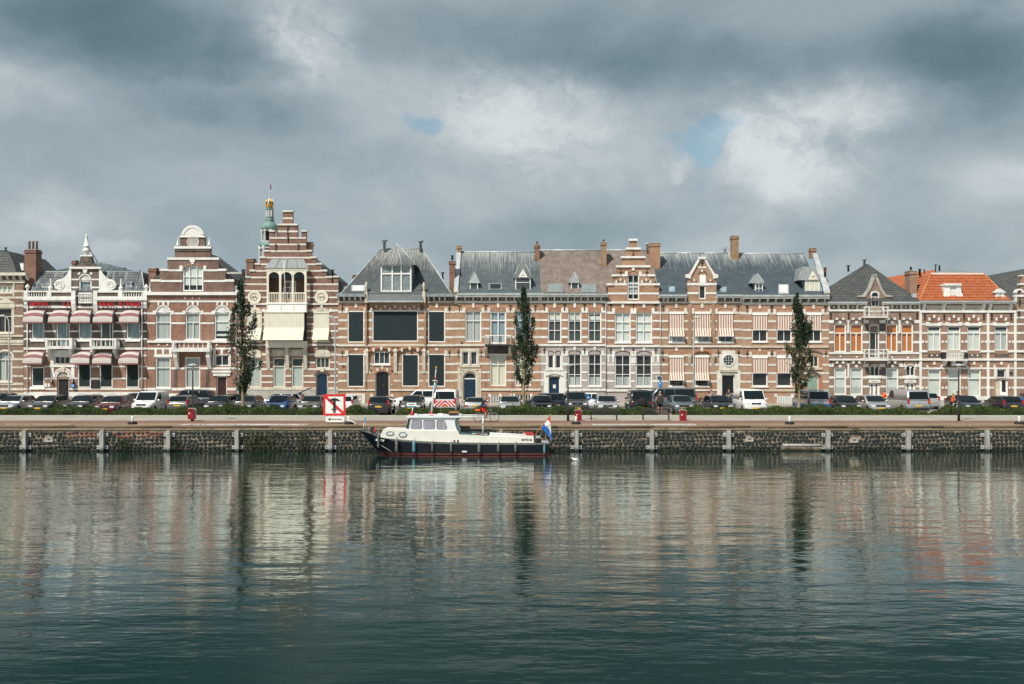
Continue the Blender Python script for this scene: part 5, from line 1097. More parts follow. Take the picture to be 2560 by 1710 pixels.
h.b('loggia_back', 900, 640, 1170, 870, -1.3, 1.4, 'brick_h4_top', lg); h.win(1000, 715, 1082, 866, 2, (760,), 'dark_void', 'frame_white', reg=False, d=1.2); h.b('loggia_ceiling', 896, 640, 1174, 648, fr - .1, 1.4, 'frame_cream', lg)
for x in (1020, 1060): h.b('curtain', x - 8, 760, x + 8, 862, -1.16, 1.2, 'curtain_white', lg)
for a, b in ((885, 905), (1162, 1180)): h.b('loggia_side', a + 10, 650, b - 6, 868, .55, .0, 'frame_cream', lg) if False else None
A, B = h.pt(882, 632, fr + .12), h.pt(1188, 632, fr + .12); C, D = h.pt(1152, 572, .05), h.pt(932, 572, .05); Ab, Bb = h.pt(882, 632, -.1), h.pt(1188, 632, -.1)
MB().add([A, B, C, D, Ab, Bb], [(0, 1, 2, 3), (0, 3, 4), (1, 5, 2), (0, 4, 5, 1), (4, 3, 2, 5)]).build('lead_roof', 'zinc', lg)
for f in (.25, .5, .75): MB().tube([A.lerp(B, f) + Vector((0, -.02, .02)), D.lerp(C, f) + Vector((0, -.02, .02))], .03, 5).build('lead_roll', 'lead', lg)
MB().tube([h.pt(1030, 862, fr + .1), h.pt(1016, 585, fr + .9)], [.05, .03], 6).build('flagpole', 'frame_white', lg)
h.awn(896, 935, 1168, 1044, 1128, 'awning_cream', 1.45, 'frame_cream', yh=942, base=.74)
for a, b in ((898, 985), (990, 1075), (1080, 1170)): box('bay_window', lg, h.c(a, 0, .3)[0], FY - .3, h.c(0, 1132, .3)[1], h.c(b, 0, .3)[0], FY - .02, h.c(0, 942, .3)[1], 'curtain_dark')
for x in (903, 1036, 1160): h.brackets([x], 1180, 1330, 22, .5, C_); h.b('pilaster', x - 12, 1180, x + 12, 1245, .1, m=C_)
for a, b in ((930, 1024), (1048, 1150)): h.b('stone_panel', a, 1192, b, 1240, .05, m='beige_stone'); h.b('panel_relief', a + 12, 1202, b - 12, 1230, .08, m=C_)
h.ridgeback(740, 1365, 705, 1043, 445, 'slate_blue', 10, -.42, (.28, .24, 0, .015)); h.chim(757, 570, 806, 690, -1.5, 1.1); h.pipe(1371, 770, 1500, .1, .04) if False else None
h.poly('side_roof', [(1392, 720, -.5), (1432, 765, -.5), (1432, 800, -.5), (1392, 800, -.5)], 'slate_grey', .1)
h.vent(1352, 645, 690, 12, -1.5, 'dark_iron'); h.chim(1172, 458, 1212, 490, -.6, .5, 'brick_yellow')
h.b('side_gutter', 624, 660, 732, 672, .1, .4, 'quay_white'); h.b('rain_hopper', 726, 640, 746, 690, .2, .1, 'dark_iron')
h.b('basement_vent', 825, 1520, 865, 1536, .09, m=W_)
h.disc('wall_lamp', 1290, 1440, 4, W_, .15) if False else None

# ---- 5 house with black sun screens and hipped slate roof
h = F(820, 580, 3.647, 'screened_house', 'orange brick house with black window screens and tall hipped slate roof', 93, 1155, 'brick_h5')
for q in ((180, 718, 330, 1006), (405, 714, 820, 998), (913, 718, 1067, 1004), (178, 1110, 330, 1412), (675, 1112, 827, 1408), (914, 1110, 1067, 1410)): h.screen(*q)
h.win(415, 1090, 566, 1206, 3, (), 'curtain_dark', sill=.12); h.spandrel(415, 1088, 566, 22, 'brick_h5'); h.door(430, 1267, 560, 1498, 'door_black', 2, 3, arch=30)
h.arc('door_arch', 426, 564, 1300, 36, 22, 'brick_arch', .03); h.arc('door_arch', 437, 553, 1300, 30, 8, 'brick_dark', .02)
for x, dy in ((450, 14), (494, -4), (540, 14)): h.prism('voussoir', [(x - 12, 1228 + dy), (x + 12, 1228 + dy), (x + 9, 1256 + dy), (x - 9, 1256 + dy)], C_, .06)
yb = [(795, 815), (872, 892), (950, 970), (1195, 1214), (1270, 1290), (1348, 1366)]
h.bands(yb + [(720, 738), (1111, 1130)], 93, 338, .03); h.bands(yb[:3] + [(715, 732)], 336, 890, .04); h.bands(yb + [(720, 738), (1111, 1130)], 895, 1155, .03)
h.bands(yb[3:], 600, 870, .025, 'beige_stone'); h.bands([(1195, 1212), (1270, 1288), (1348, 1364)], 340, 430, .025, 'beige_stone'); h.bands([(1024, 1042)], 93, 1155, .12, name='string_course'); h.bands([(1434, 1448)], 93, 1155, .1, name='plinth_band')
h.wall([(93, 600, 1155, h.yg)]); h.body(93, 1155, 640)
for x in (255, 991):
    h.arc('brick_arch', x - 75, x + 75, 716, 26, 12, 'brick_arch', .02); h.b('keystone', x - 11, 648, x + 11, 690, .08); h.arc('brick_arch', x - 75, x + 75, 1108, 26, 12, 'brick_arch', .02); h.b('keystone', x - 14, 1058, x + 14, 1080, .06)
    for sg in (-1, 1):
        h.b('impost', x + sg * 85 - 14, 690, x + sg * 85 + 14, 738, .05); h.b('impost', x + sg * 85 - 14, 1082, x + sg * 85 + 14, 1130, .05)
for i, x in enumerate((440, 520, 611, 703, 785)): h.arc('brick_arch', x - 30, x + 30, 708, 20, 10, 'brick_arch', .07); h.b('keystone', x - 10, 670, x + 10, 688, .1)
for x in (396, 480, 566, 658, 745, 826): h.b('impost', x - 8, 690, x + 8, 712, .09)
# projecting bay: pilasters and upper face
for a, b in ((338, 402), (824, 888)): h.b('bay_pier', a, 740, b, 1022, .02, .01, 'brick_h5')
for a, b in ((368, 604), (624, 866)):
    h.arc('bay_arch', a, b, 1102, 44, 22, 'brick_arch', .25, 12); m_ = (a + b) / 2
    for dx, dy in ((-72, 14), (0, 0), (72, 14)): h.prism('voussoir', [(m_ + dx - 12, 1044 + dy), (m_ + dx + 12, 1044 + dy), (m_ + dx + 9, 1076 + dy), (m_ + dx - 9, 1076 + dy)], 'band_stone', .3)
for a, b in ((343, 364), (600, 626), (862, 886)):
    h.brackets([(a + b) / 2], 1060, 1290, b - a, .32, C_); h.b('corbel', a - 3, 1070, b + 3, 1090, .38, m='band_stone'); h.b('corbel', a - 2, 1165, b + 2, 1190, .24, m='beige_stone')
h.b('bay_soffit', 340, 1036, 890, 1052, .26, .0, 'brick_h5'); h.b('bay_cheek', 876, 645, 892, 1022, .3, .01, 'brick_h5'); h.b('bay_cheek', 338, 645, 352, 1022, .3, .01, 'brick_h5')
for x in (130, 1108): h.anchor(x, 702); h.anchor(x, 1110)
for x in (370, 853): h.anchor(x, 690)
for x in (352, 612, 860): h.anchor(x, 1062, 'cross')
for a, b in ((74, 340), (895, 1146)):
    h.b('gutter', a, 562, b, 590, .6, .2, 'lead'); h.b('frieze', a + 16, 591, b - 2, 628, .1, .05, 'brick_dark'); n = 5 if a < 500 else 4
    for i in range(n): h.brackets([a + 20 + i * 50], 592, 624, 15, .45, 'band_stone')
    h.b('dentil_band', a + 16, 630, b - 2, 638, .14, .02, 'band_stone')
    for k in range(int((b - a - 20) / 14)): h.b('dentil', a + 20 + k * 14, 638, a + 27 + k * 14, 648, .13, .02, 'band_stone')
for x, yt in ((347, 448), (873, 452)):
    h.b('bay_post', x - 14, 545, x + 14, 645, .45, .2, 'beige_stone'); h.urn(x, yt, 545, 30, .42, 'ball', 'beige_stone')
h.hip(122, 1124, 562, 486, 856, 156, 5.5, 'slate_streaked', .3, (.3, .22, 0, .015), True, None, None)
h.poly('apron_roof', [(366, 634, .75), (862, 634, .75), (862, 550, .2), (366, 550, .2)], 'slate_streaked', .25); h.b('apron_gutter', 362, 626, 866, 640, .8, .1, 'lead_light')
# big dormer
dm = h.b('dormer', 485, 300, 764, 546, .1, 3.2, 'lead'); w5 = h.win(485, 298, 762, 546, (.36, .68), (382,), 'blind_light', fw=.12, bar=.13, d=-.16, reg=False)
A, B = h.pt(470, 300, .35), h.pt(802, 300, .35); ap = h.pt(630, 108, -1.2); A2, B2 = Vector((A.x, FY + 4.5, A.z)), Vector((B.x, FY + 4.5, B.z)); M1, M2 = A.lerp(B, .3) + Vector((0, -.25, 0)), A.lerp(B, .62) + Vector((0, -.25, 0)); ap2 = ap + Vector((0, 2.6, 0))
MB().add([A, M1, M2, B, ap, A2, B2, ap2], [(0, 1, 4), (1, 2, 4), (2, 3, 4), (3, 6, 7, 4), (5, 0, 4, 7), (0, 5, 6, 3, 2, 1), (5, 7, 6)]).build('dormer_roof', 'slate_streaked', dm)
for q in (A, M1, M2, B): MB().tube([q + Vector((0, -.03, 0)), ap + Vector((0, -.03, 0))], .05, 5).build('hip_flashing', 'lead_light', dm)
for t_ in ([(366, 546, .1), (485, 546, .1), (485, 385, -1.9), (475, 392, -1.85)], [(764, 546, .1), (866, 520, -.1), (800, 400, -1.8), (790, 375, -1.9)]): h.poly('side_gablet', t_, 'slate_streaked', .1)
h.skylight(216, 492, 338, 546, .1, -.66, 'blind_light', 'lead_light'); h.vent(515, 75, 155, 26, -5, 'lead'); h.vent(845, 80, 158, 26, -5, 'lead')
h.pipe(346, 1290, 1440, .1, .03, 'lead'); h.pipe(891, 600, 1440, .1, .035, 'lead') if False else None
h.disc('wall_disc', 140, 1225, 10, 'dark_iron', .06); h.b('orange_plaque', 230, 1414, 270, 1428, .06, m='brick_arch'); h.b('basement_frame', 165, 1474, 338, 1490, .08, m=W_); h.b('basement_frame', 310, 1490, 338, 1568, .08, m=W_)
for k in range(5): h.b('basement_bar', 262 + k * 10, 1492, 266 + k * 10, 1566, .05, m='frame_white')
for x in (398, 585): h.b('door_base', x - 14, 1478, x + 14, 1502, .06, m='band_stone')
h.disc('door_bell', 582, 1390, 7, W_, .05); h.vent(1046, 368, 430, 14, -5, 'dark_iron'); h.chim(226, 393, 268, 440, -6, .8)
for x in (392, 582): h.b('wall_lamp', x - 5, 1256, x + 5, 1272, .1, m='dark_iron')

# ---- 6 slate house with iron balcony
h = F(1120, 580, 3.648, 'balcony_house', 'orange brick house with iron balcony and round arched blue door', 62, 845, 'brick_h6')
h.win(157, 720, 303, 1002, 2, (807,), 'curtain_grey', mfrom=None); h.win(383, 725, 531, 1018, 2, (806,), 'curtain_blue', fw=.14, bar=.1); h.win(609, 720, 756, 1002, 2, (807,), 'curtain_blue')
h.win(383, 1112, 530, 1405, 2, (1205,), 'blind_cream', bar=.06); h.win(609, 1112, 756, 1405, 2, (1205,), 'blind_cream')
for a, b in ((130, 190), (206, 266)): h.win(a, 1090, b, 1212, 1, (), 'curtain_dark', fw=.09); h.spandrel(a, 1088, b, 28, C_)
h.door(138, 1280, 260, 1552, 'door_navy', 2, 4, arch=52, fan=58)
yb = [(795, 812), (872, 890), (948, 968), (1192, 1210), (1270, 1288), (1345, 1362)]
h.b('door_stone', 88, 1236, 300, 1262, .05, m='beige_stone'); h.b('door_stone', 88, 1262, 112, 1565, .05, m='beige_stone'); h.b('door_stone', 284, 1262, 302, 1565, .05, m='beige_stone')
h.arc('door_moulding', 134, 264, 1332, 62, 12, 'cream_stone', .06, 12); h.arc('door_moulding', 120, 278, 1332, 76, 10, 'beige_stone', .09, 12)
for x in (112, 124, 262, 274): h.b('door_shaft', x, 1332, x + 10, 1560, .05 + .03 * (x in (112, 274)), m='beige_stone')
h.b('window_surround', 112, 1064, 284, 1090, .04, m=C_)
for a, b in ((112, 128), (191, 205), (268, 284)): h.b('window_surround', a, 1090, b, 1214, .04, m=C_)
h.b('sill', 104, 1214, 292, 1234, .14, m='beige_stone')
h.bands(yb + [(716, 735), (1110, 1128)], 62, 845, .03); h.bands([(1022, 1040)], 62, 845, .12, name='string_course'); h.bands([(628, 648)], 62, 845, .06); h.bands([(1428, 1446)], 302, 845, .1, name='plinth_band')
h.wall([(62, 590, 845, h.yg)]); h.body(62, 845, 640)
for x in (231, 457, 683):
    h.arc('brick_arch', x - 73, x + 73, 718, 26, 13, 'brick_arch', .02); h.b('keystone', x - 10, 648, x + 10, 690, .07)
    for sg in (-1, 1): h.b('impost', x + sg * 85 - 13, 690, x + sg * 85 + 13, 736, .05)
h.arc('brick_arch', 610, 756, 1110, 26, 13, 'brick_arch', .02); h.b('keystone', 673, 1040, 693, 1082, .06)
for x in (105, 343, 570, 797): h.anchor(x, 698, 'tee')
for x in (95, 302, 800): h.anchor(x, 1108)
def eaves(h, a, b, y0, y1, y2, xs, m='white_paint', gm='lead_light', dia=True, fm='brick_dark'):
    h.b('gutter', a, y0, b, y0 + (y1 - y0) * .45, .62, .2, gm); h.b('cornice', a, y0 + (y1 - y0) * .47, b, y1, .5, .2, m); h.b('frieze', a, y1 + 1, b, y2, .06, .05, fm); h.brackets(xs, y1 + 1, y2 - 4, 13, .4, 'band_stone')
    if dia:
        for p, q in zip(xs[:-1], xs[1:]): x = (p + q) / 2; y = (y1 + y2) / 2; h.prism('diamond', [(x - 6, y), (x, y + 6), (x + 6, y), (x, y - 6)], 'band_stone', .1, 0)
eaves(h, 80, 872, 557, 592, 628, list(range(80, 850, 75)))
h.gable(92, 848, 556, 186, 6, 'slate_grey')
h.dormer(184, 294, 545, 466, 200, 272, 460, 542, 366, 'zinc', -.35, 2); h.skylight(370, 474, 494, 532, -.12, -1.08, 'screen_black', 'lead'); d6 = h.dormer(598, 768, 548, 418, 615, 752, 415, 542, 294, 'slate_streaked', -.3, 3, 1, (460,), 'curtain_dark', 56)
h.prism('dormer_pediment', [(640, 412), (726, 412), (684, 336)], 'white_paint', -.12, .4, d6); h.ring('pediment_arch', 684, 400, 8, 15, 'lead', -.1, .15, 0, 180, 8, d6)
h.chim(792, 116, 836, 365, -4.5, 1.0, pots=1, poth=.35, potm='brick_chimney'); h.poly('chimney_flashing', [(790, 555, .2), (845, 555, .2), (848, 368, -3.2), (792, 368, -3.2)], 'slate_streaked', .05)
# left parapet
h.poly('party_coping', [(52, 528, .2), (92, 528, .2), (120, 165, -6), (80, 165, -6)], 'lead_light', .3); h.chim(82, 125, 119, 170, -5.6, .8, 'brick_yellow'); h.chim(12, 266, 62, 540, -1.5, 1.0, pots=1, poth=.6)
h.b('kneeler', 52, 528, 96, 548, .4, .3, C_); h.b('kneeler', 58, 548, 80, 650, .2, .2, C_)
bal = h.b('balcony', 335, 1024, 580, 1040, .95, -.0, 'dark_iron'); h.b('hand_rail', 338, 940, 576, 947, .93, -.88, 'frame_white', bal)
for k in range(25): x = 340 + k * 9.7; h.b('railing_bar', x - 1.2, 945, x + 1.2, 1024, .92, -.89, 'dark_iron' if 3 < k % 8 else 'frame_white', bal)
for x in (342, 574):
    for k in range(6): X, Z = h.c(x, 1024, .9 - k * .15); box('railing_bar', bal, X - .02, FY - .9 + k * .15, Z, X + .02, FY - .88 + k * .15, Z + .9, 'dark_iron')
    X, Z = h.c(x, 944, .5); box('hand_rail', bal, X - .025, FY - .92, Z, X + .025, FY, Z + .05, 'frame_white')
h.brackets([347, 563], 1040, 1132, 26, .7, 'beige_stone'); h.b('under_balcony_panel', 362, 1042, 552, 1108, .02, m='brick_dark')  # dark brick panel flat on the wall below the balcony slab
for a, b in ((380, 480), (600, 760)):
    h.b('basement_head', a - 10, 1476, a + 12, 1502, .05, m=W_); h.b('basement_head', b - 12, 1476, b + 10, 1502, .05, m=W_); h.b('basement_window', a, 1486, b, 1568, .02, m='dark_void')
    for k in range(7): x = a + 6 + k * (b - a - 12) / 6; h.b('basement_bar', x - 3, 1488, x + 3, 1566, .06, m='frame_white')
for x in (345, 590): h.b('brick_panel', x - 12, 1275, x + 12, 1420, .015, m='brick_h3')
h.pipe(55, 600, 1440, .1, .035, 'lead') if False else None
h.b('vent_grille', 116, 1002, 136, 1028, .05, m='dark_iron'); h.b('plaque', 846, 1370, 872, 1408, .06, m='quay_white')

# ---- 7 mauve fronted house with the small stepped gable (two photo crops)
h = F(1120, 580, 3.648, 'mauve_house', 'brick house with mauve painted ground floor and white trimmed stepped gable bay', 846, 1936, 'brick_h7')
g = F.__new__(F); g.__dict__.update(h.__dict__); g.ox, g.oy, g.k = 1500, 570, 3.5625; g.holes = []; g.yg = (1010.5 - 570) * 3.5625
for x, y in ((912, 730), (1095, 730), (1277, 730)):
    h.win(x, 728, x + 122, 1002, 2, (812, 898) if x != 912 else (812, 898), fills=[(725, 765 if x < 1200 else 755, 'blind_cream', 'blind'), (766, 800, 'curtain_white', 'curtain'), (800, 1002, 'curtain_dark', 'curtain')], sill=.1)
for x in (1095, 1277): h.win(x, 1112, x + 122, 1405, 2, (1205, 1300), fills=[(1320, 1405, 'curtain_grey', 'curtain')], sill=.12)
for a, b in ((911, 966), (978, 1032)): h.win(a, 1120, b, 1245, 1, (), 'dark_void', fw=.1)
h.door(917, 1314, 1022, 1545, 'door_navy', 2, 4, arch=12)
yb = [(795, 812), (872, 890), (948, 968), (1192, 1210), (1270, 1288), (1345, 1362)]
h.bands(yb + [(716, 735), (1110, 1128)], 846, 1446, .03, 'white_paint'); h.bands([(1022, 1040)], 846, 1446, .12, 'white_paint', 'string_course'); h.bands([(628, 648)], 846, 1446, .06, 'white_paint'); h.bands([(1428, 1450)], 1075, 1446, .1, 'white_paint', 'plinth_band')
h.wall([(846, 590, 1446, 1040)], 'brick_h7', 'upper_wall'); h.wall([(846, 1040, 1446, h.yg)], 'brick_mauve', 'lower_wall'); h.body(846, 1446, 640)
for x in (973, 1156, 1338):
    h.arc('brick_arch', x - 60, x + 60, 722, 26, 12, 'brick_arch', .02); h.b('keystone', x - 10, 648, x + 10, 690, .07, m=W_)
    for sg in (-1, 1): h.b('impost', x + sg * 72 - 12, 690, x + sg * 72 + 12, 736, .05, m=W_)
for x in (1156, 1338):
    h.arc('brick_arch', x - 60, x + 60, 1110, 26, 10, 'brick_dark', .02); h.b('keystone', x - 10, 1044, x + 10, 1080, .07, m=W_)
    for sg in (-1, 1): h.b('impost', x + sg * 72 - 12, 1082, x + sg * 72 + 12, 1128, .05, m=W_)
for x in (876, 1063, 1245, 1420): h.anchor(x, 688, 'heart')
for x in (879, 1061, 1244): h.anchor(x, 1080)
for x, y in ((972, 1086),):
    for q in (896, 910, 1035, 1048): pass
h.b('window_surround', 896, 1090, 910, 1250, .04, m=W_); h.b('window_surround', 1034, 1090, 1048, 1250, .04, m=W_); h.b('window_surround', 966, 1120, 978, 1248, .04, m=W_); h.b('sill', 888, 1248, 1056, 1264, .14, m=W_)
for x in (938, 1004): h.arc('brick_arch', x - 24, x + 24, 1106, 18, 8, 'brick_dark', .03)
h.b('door_surround', 874, 1266, 917, 1548, .08, m=W_); h.b('door_surround', 1022, 1266, 1076, 1548, .08, m=W_); h.b('door_surround', 917, 1266, 1022, 1312, .08, m=W_); h.arc('door_hood', 892, 1048, 1318, 22, 9, C_, .16); h.b('paper_notice', 958, 1392, 982, 1425, -.16, .18, 'sign_white')
eaves(h, 872, 1460, 560, 592, 628, list(range(850, 1452, 61)))
h.gable(848, 1449, 556, 170, 6, 'slate_brown'); h.gable(1449, 1930, 556, 170, 6, 'slate_brown', cut=.13); h.chim(1402, 92, 1446, 365, -3.6, 1.0, 'brick_yellow', 1, poth=.25)
h.dormer(1100, 1206, 545, 464, 1122, 1190, 458, 542, 366, 'zinc', -.35, 2); h.skylight(912, 478, 1048, 555, .27, -1.0, 'lead', 'zinc'); h.skylight(1212, 480, 1352, 557, .27, -1.0, 'lead', 'zinc')
h.pipe(1441, 640, 1480, .12, .045)
# gable bay
for a, b in ((132, 273), (319, 464)):
    g.win(a, 755, b, 1020, 2, (835, 912), 'curtain_white', sill=.1, fw=.1); g.win(a, 1130, b, 1412, 2, (1218, 1304), fills=[(1325, 1412, 'curtain_grey', 'curtain')], sill=.1)
g.win(245, 415, 349, 638, 2, (495, 525, 585), fills=[(480, 590, 'curtain_grey', 'curtain')], fw=.1)
g.bands([(745, 765), (820, 835), (892, 910), (968, 986), (1125, 1142), (1207, 1225), (1281, 1300), (1356, 1373)], 59, 537, .03, W_); g.bands([(1042, 1060)], 59, 537, .12, W_, 'string_course'); g.bands([(1437, 1456)], 59, 537, .1, W_, 'plinth_band'); g.bands([(574, 592)], 70, 526, .03, W_)
st = [(70, 512, 527, 660), (110, 430, 486, 520), (150, 350, 444, 435), (192, 265, 403, 355), (235, 188, 359, 270), (264, 110, 329, 195)]
g.wall([(59, 655, 537, 1055)] + st, 'brick_h7', 'bay_wall'); g.wall([(59, 1055, 537, g.yg)], 'brick_mauve', 'bay_lower_wall')
g.b('bay_backing', 75, 520, 522, 660, -.36, 3.5, 'brick_h7')
for (a, y, b) in ((62, 492, 120), (478, 492, 534), (105, 412, 160), (436, 412, 491), (145, 332, 448), (187, 250, 408), (231, 173, 363), (257, 95, 334)): g.b('step_coping', a, y, b, y + 18, .14, .4, W_)
g.bands([(492, 511)], 118, 480, .04, W_); g.bands([(412, 430)], 158, 438, .04, W_); g.bands([(653, 672)], 64, 531, .16, W_, 'cornice')
g.arc('brick_arch', 243, 351, 414, 30, 14, 'brick_h7', .05); g.b('keystone', 286, 346, 308, 378, .1, m=W_)
for x in (235, 358): g.b('impost', x - 12, 386, x + 12, 430, .06, m=W_)
for x in (183, 412): g.arc('blind_arch', x - 28, x + 28, 490, 26, 8, 'brick_dark', .04); g.b('keystone', x - 8, 452, x + 8, 472, .08, m=W_); g.b('impost', x - 44, 466, x - 30, 492, .06, m=W_); g.b('impost', x + 30, 466, x + 44, 492, .06, m=W_); g.anchor(x + (3 if x < 300 else 5), 402, 'cross')
g.anchor(296, 246, 'cross')
for x in (203, 392):
    g.arc('brick_arch', x - 70, x + 70, 748, 28, 12, 'brick_arch', .02); g.b('keystone', x - 11, 674, x + 11, 712, .07, m=W_); g.arc('brick_arch', x - 70, x + 70, 1128, 28, 10, 'brick_dark', .02); g.b('keystone', x - 11, 1064, x + 11, 1092, .07, m=W_)
    for sg in (-1, 1): g.b('impost', x + sg * 82 - 13, 714, x + sg * 82 + 13, 764, .05, m=W_); g.b('impost', x + sg * 82 - 13, 1094, x + sg * 82 + 13, 1142, .05, m=W_)
for x in (97, 497): g.anchor(x, 710, 'heart'); g.anchor(x, 1092); g.b('wall_block', x - 30, 1140, x - 12, 1200, .07, m=W_); g.b('wall_block', x + 12, 1140, x + 30, 1200, .07, m=W_)
g.anchor(297, 705, 'tee'); g.anchor(298, 1092); g.b('wall_block', 278, 1150, 318, 1205, .07, m=W_)
g.chim(448, 136, 536, 400, -3.5, 1.2, 'brick_h7'); g.vent(420, 140, 200, 20, -5.5, 'lead_light'); g.pipe(538, 660, 1480, .12, .04)

# ---- 9 striped awning house with gabled dormer
h = F(1500, 570, 3.5625, 'striped_awning_house', 'brick house with red striped awnings, white gabled dormer and oculus over the door', 539, 1264, 'brick_h9')
for a, b in ((611, 749), (842, 984), (1047, 1188)): h.win(a, 745, b, 1018, 2, (955,), fills=[(950, 1018, 'curtain_dark' if a > 1000 else 'curtain_grey', 'curtain')], sill=.1); h.awn(a + 3, 745, b - 3, 890, 962, 'awning_red', .5, yh=766)
for a, b in ((611, 749), (842, 972)): h.win(a, 1130, b, 1410, 1, (), 'dark_void', sill=.1); h.awn(a + 3, 1132, b - 3, 1285, 1352, 'awning_red', .5, yh=1154)
h.door(1085, 1306, 1200, 1506, 'door_black', 2, 3); h.win(880, 510, 942, 632, 1, (), 'dark_void', fw=.1)
yb = [(820, 838), (895, 913), (970, 988), (1207, 1226), (1283, 1301), (1357, 1375)]
h.bands(yb + [(745, 764), (1125, 1143)], 539, 1264, .03); h.bands([(1045, 1062)], 539, 1264, .12, name='string_course'); h.bands([(1437, 1452)], 539, 1045, .1, name='plinth_band'); h.bands([(655, 668)], 539, 775, .05); h.bands([(655, 668)], 1040, 1264, .05)
h.wall([(539, 620, 1264, h.yg)]); h.body(539, 1264, 680)
h.wall([(780, 418, 1038, 619.5)], 'brick_h9', 'dormer_wall', polys=[[(780, 419), (1038, 419), (945, 290), (875, 290)]]); h.b('dormer_backing', 790, 430, 1030, 650, -.36, 3.5, 'slate_blue')
h.bands([(490, 510), (572, 590)], 778, 1040, .05, W_); h.b('gable_cap', 876, 255, 944, 276, .2, .4, W_)
for sg in (-1, 1):
    f_ = lambda x: 910 + sg * (x - 910) if sg > 0 else 1820 - x
    h.prism('gable_coping', [(f_(942), 276), (f_(925), 276), (f_(1008), 425), (f_(1012), 452), (f_(1055), 440), (f_(1052), 412), (f_(1022), 408)][::sg], W_, .14, .4)
h.bands([(343, 358)], 872, 948, .04, W_); h.b('blind_panel', 888, 418, 942, 488, .05, m='frame_white'); h.arc('blind_arch', 882, 946, 412, 26, 8, 'brick_dark', .05); h.b('keystone', 902, 372, 918, 390, .08, m=W_)
for x in (840, 984): h.arc('blind_arch', x - 22, x + 22, 488, 20, 7, 'brick_dark', .04); h.b('keystone', x - 7, 458, x + 7, 474, .07, m=W_)
h.anchor(910, 318); h.b('dormer_cornice', 778, 655, 1042, 664, .12, m='band_stone')
for k in range(18): h.b('dentil', 782 + k * 14.4, 664, 789 + k * 14.4, 673, .1, m='band_stone')
for x in (680, 910, 1117):
    h.arc('brick_arch', x - 70, x + 70, 742, 28, 12, 'brick_arch', .02); h.b('keystone', x - 11, 672, x + 11, 712, .07)
    for sg in (-1, 1): h.b('impost', x + sg * 82 - 12, 715, x + sg * 82 + 12, 764, .05)
h.arc('brick_arch', 611, 749, 1128, 28, 12, 'brick_arch', .02); h.b('keystone', 670, 1064, 692, 1096, .07); h.arc('porch_arch', 822, 1002, 1140, 46, 14, 'brick_arch', .2, 10); h.b('keystone', 897, 1064, 919, 1098, .22)
for x in (802, 1010): h.brackets([x], 1120, 1215, 26, .35, 'beige_stone'); h.b('pilaster', x - 16, 676, x + 16, 1040, .09, m='brick_h9'); h.anchor(x, 705, 'tee')
h.prism('oculus_surround', [(1062, 1265), (1062, 1130), (1085, 1130), (1085, 1092), (1205, 1092), (1205, 1130), (1232, 1130), (1232, 1265)], 'band_stone', .05); h.ring('oculus_rim', 1146, 1178, 46, 58, W_, .12); h.disc('oculus_glass', 1146, 1178, 47, 'screen_black', .07)
for k in (-1, 0, 1): h.b('oculus_bar', 1146 + k * 24 - 2, 1140 if k else 1132, 1146 + k * 24 + 2, 1216 if k else 1224, .1, -.02, 'lead_light'); h.b('oculus_bar', 1106 if k else 1100, 1178 + k * 24 - 2, 1186 if k else 1192, 1178 + k * 24 + 2, .098, -.02, 'lead_light')
h.b('door_surround', 1044, 1268, 1086, 1510, .08, m='band_stone'); h.b('door_surround', 1200, 1268, 1252, 1510, .08, m='band_stone'); h.b('door_surround', 1086, 1268, 1200, 1304, .08, m='band_stone'); h.b('door_hood', 1070, 1268, 1222, 1280, .22, m='beige_stone')
for x in (562, 1232): h.anchor(x, 722, 'tee' if x < 600 else 'tee')
for x in (560, 1055, 1236): h.anchor(x, 1118)
h.disc('wall_disc', 564, 1172, 11, 'dark_iron', .07)
for a, b, xs in ((526, 778, (570, 608, 682, 765)), (1038, 1268, (1048, 1116, 1190, 1262))): eaves(h, a, b, 592, 622, 656, list(xs))
h.gable(536, 778, 592, 228, 6, 'slate_blue'); h.gable(778, 1040, 592, 228, 6, 'slate_blue', cut=.13); h.gable(1040, 1266, 592, 228, 6, 'slate_blue'); h.skylight(612, 526, 668, 578, .05, -.82, 'curtain_blue', 'lead'); h.skylight(1072, 530, 1126, 580, .05, -.8, 'curtain_blue', 'lead')
h.chim(1178, 70, 1236, 268, -5, 1.0, 'brick_yellow'); h.vent(1113, 190, 226, 14, -6, 'lead'); h.b('vent_cowl', 1092, 165, 1108, 190, -5.8, 6.1, 'lead_light'); h.b('vent_cowl', 1120, 165, 1136, 190, -5.8, 6.1, 'lead_light')
for a in (600, 700): h.b('basement_block', a, 1475, a + 20, 1500, .05, m=W_)

# ---- 10 right part of the long slate roof, green door
h = F(1860, 570, 3.563, 'green_door_house', 'pink brick house with striped roller awnings and pale green arched door', -18, 757, 'brick_h10')
for a, b in ((71, 211), (289, 426), (552, 691)): h.win(a, 750, b, 1014, 2, (912,), 'dark_void', sill=.1); h.awn(a + 3, 752, b - 3, 905, 905, 'awning_red', .3, yh=776)
for a, b in ((71, 211), (289, 426)): h.win(a, 1130, b, 1410, 1, (), 'dark_void', sill=.12); h.awn(a + 3, 1132, b - 3, 1290, 1290, 'awning_red', .3, yh=1160)
h.win(584, 1138, 666, 1240, 2, (), 'dark_void', 'frame_cream'); h.door(556, 1310, 668, 1500, 'door_green', 2, 3, arch=40, fm='frame_cream')
yb = [(822, 840), (900, 917), (975, 992), (1210, 1228), (1285, 1302), (1360, 1378)]
h.bands(yb + [(750, 770), (1135, 1151)], -18, 757, .03); h.bands([(1048, 1066)], -18, 757, .12, 'beige_stone', 'string_course'); h.bands([(1438, 1455)], -18, 757, .1, 'beige_stone', 'plinth_band'); h.bands([(662, 684)], -18, 757, .05)
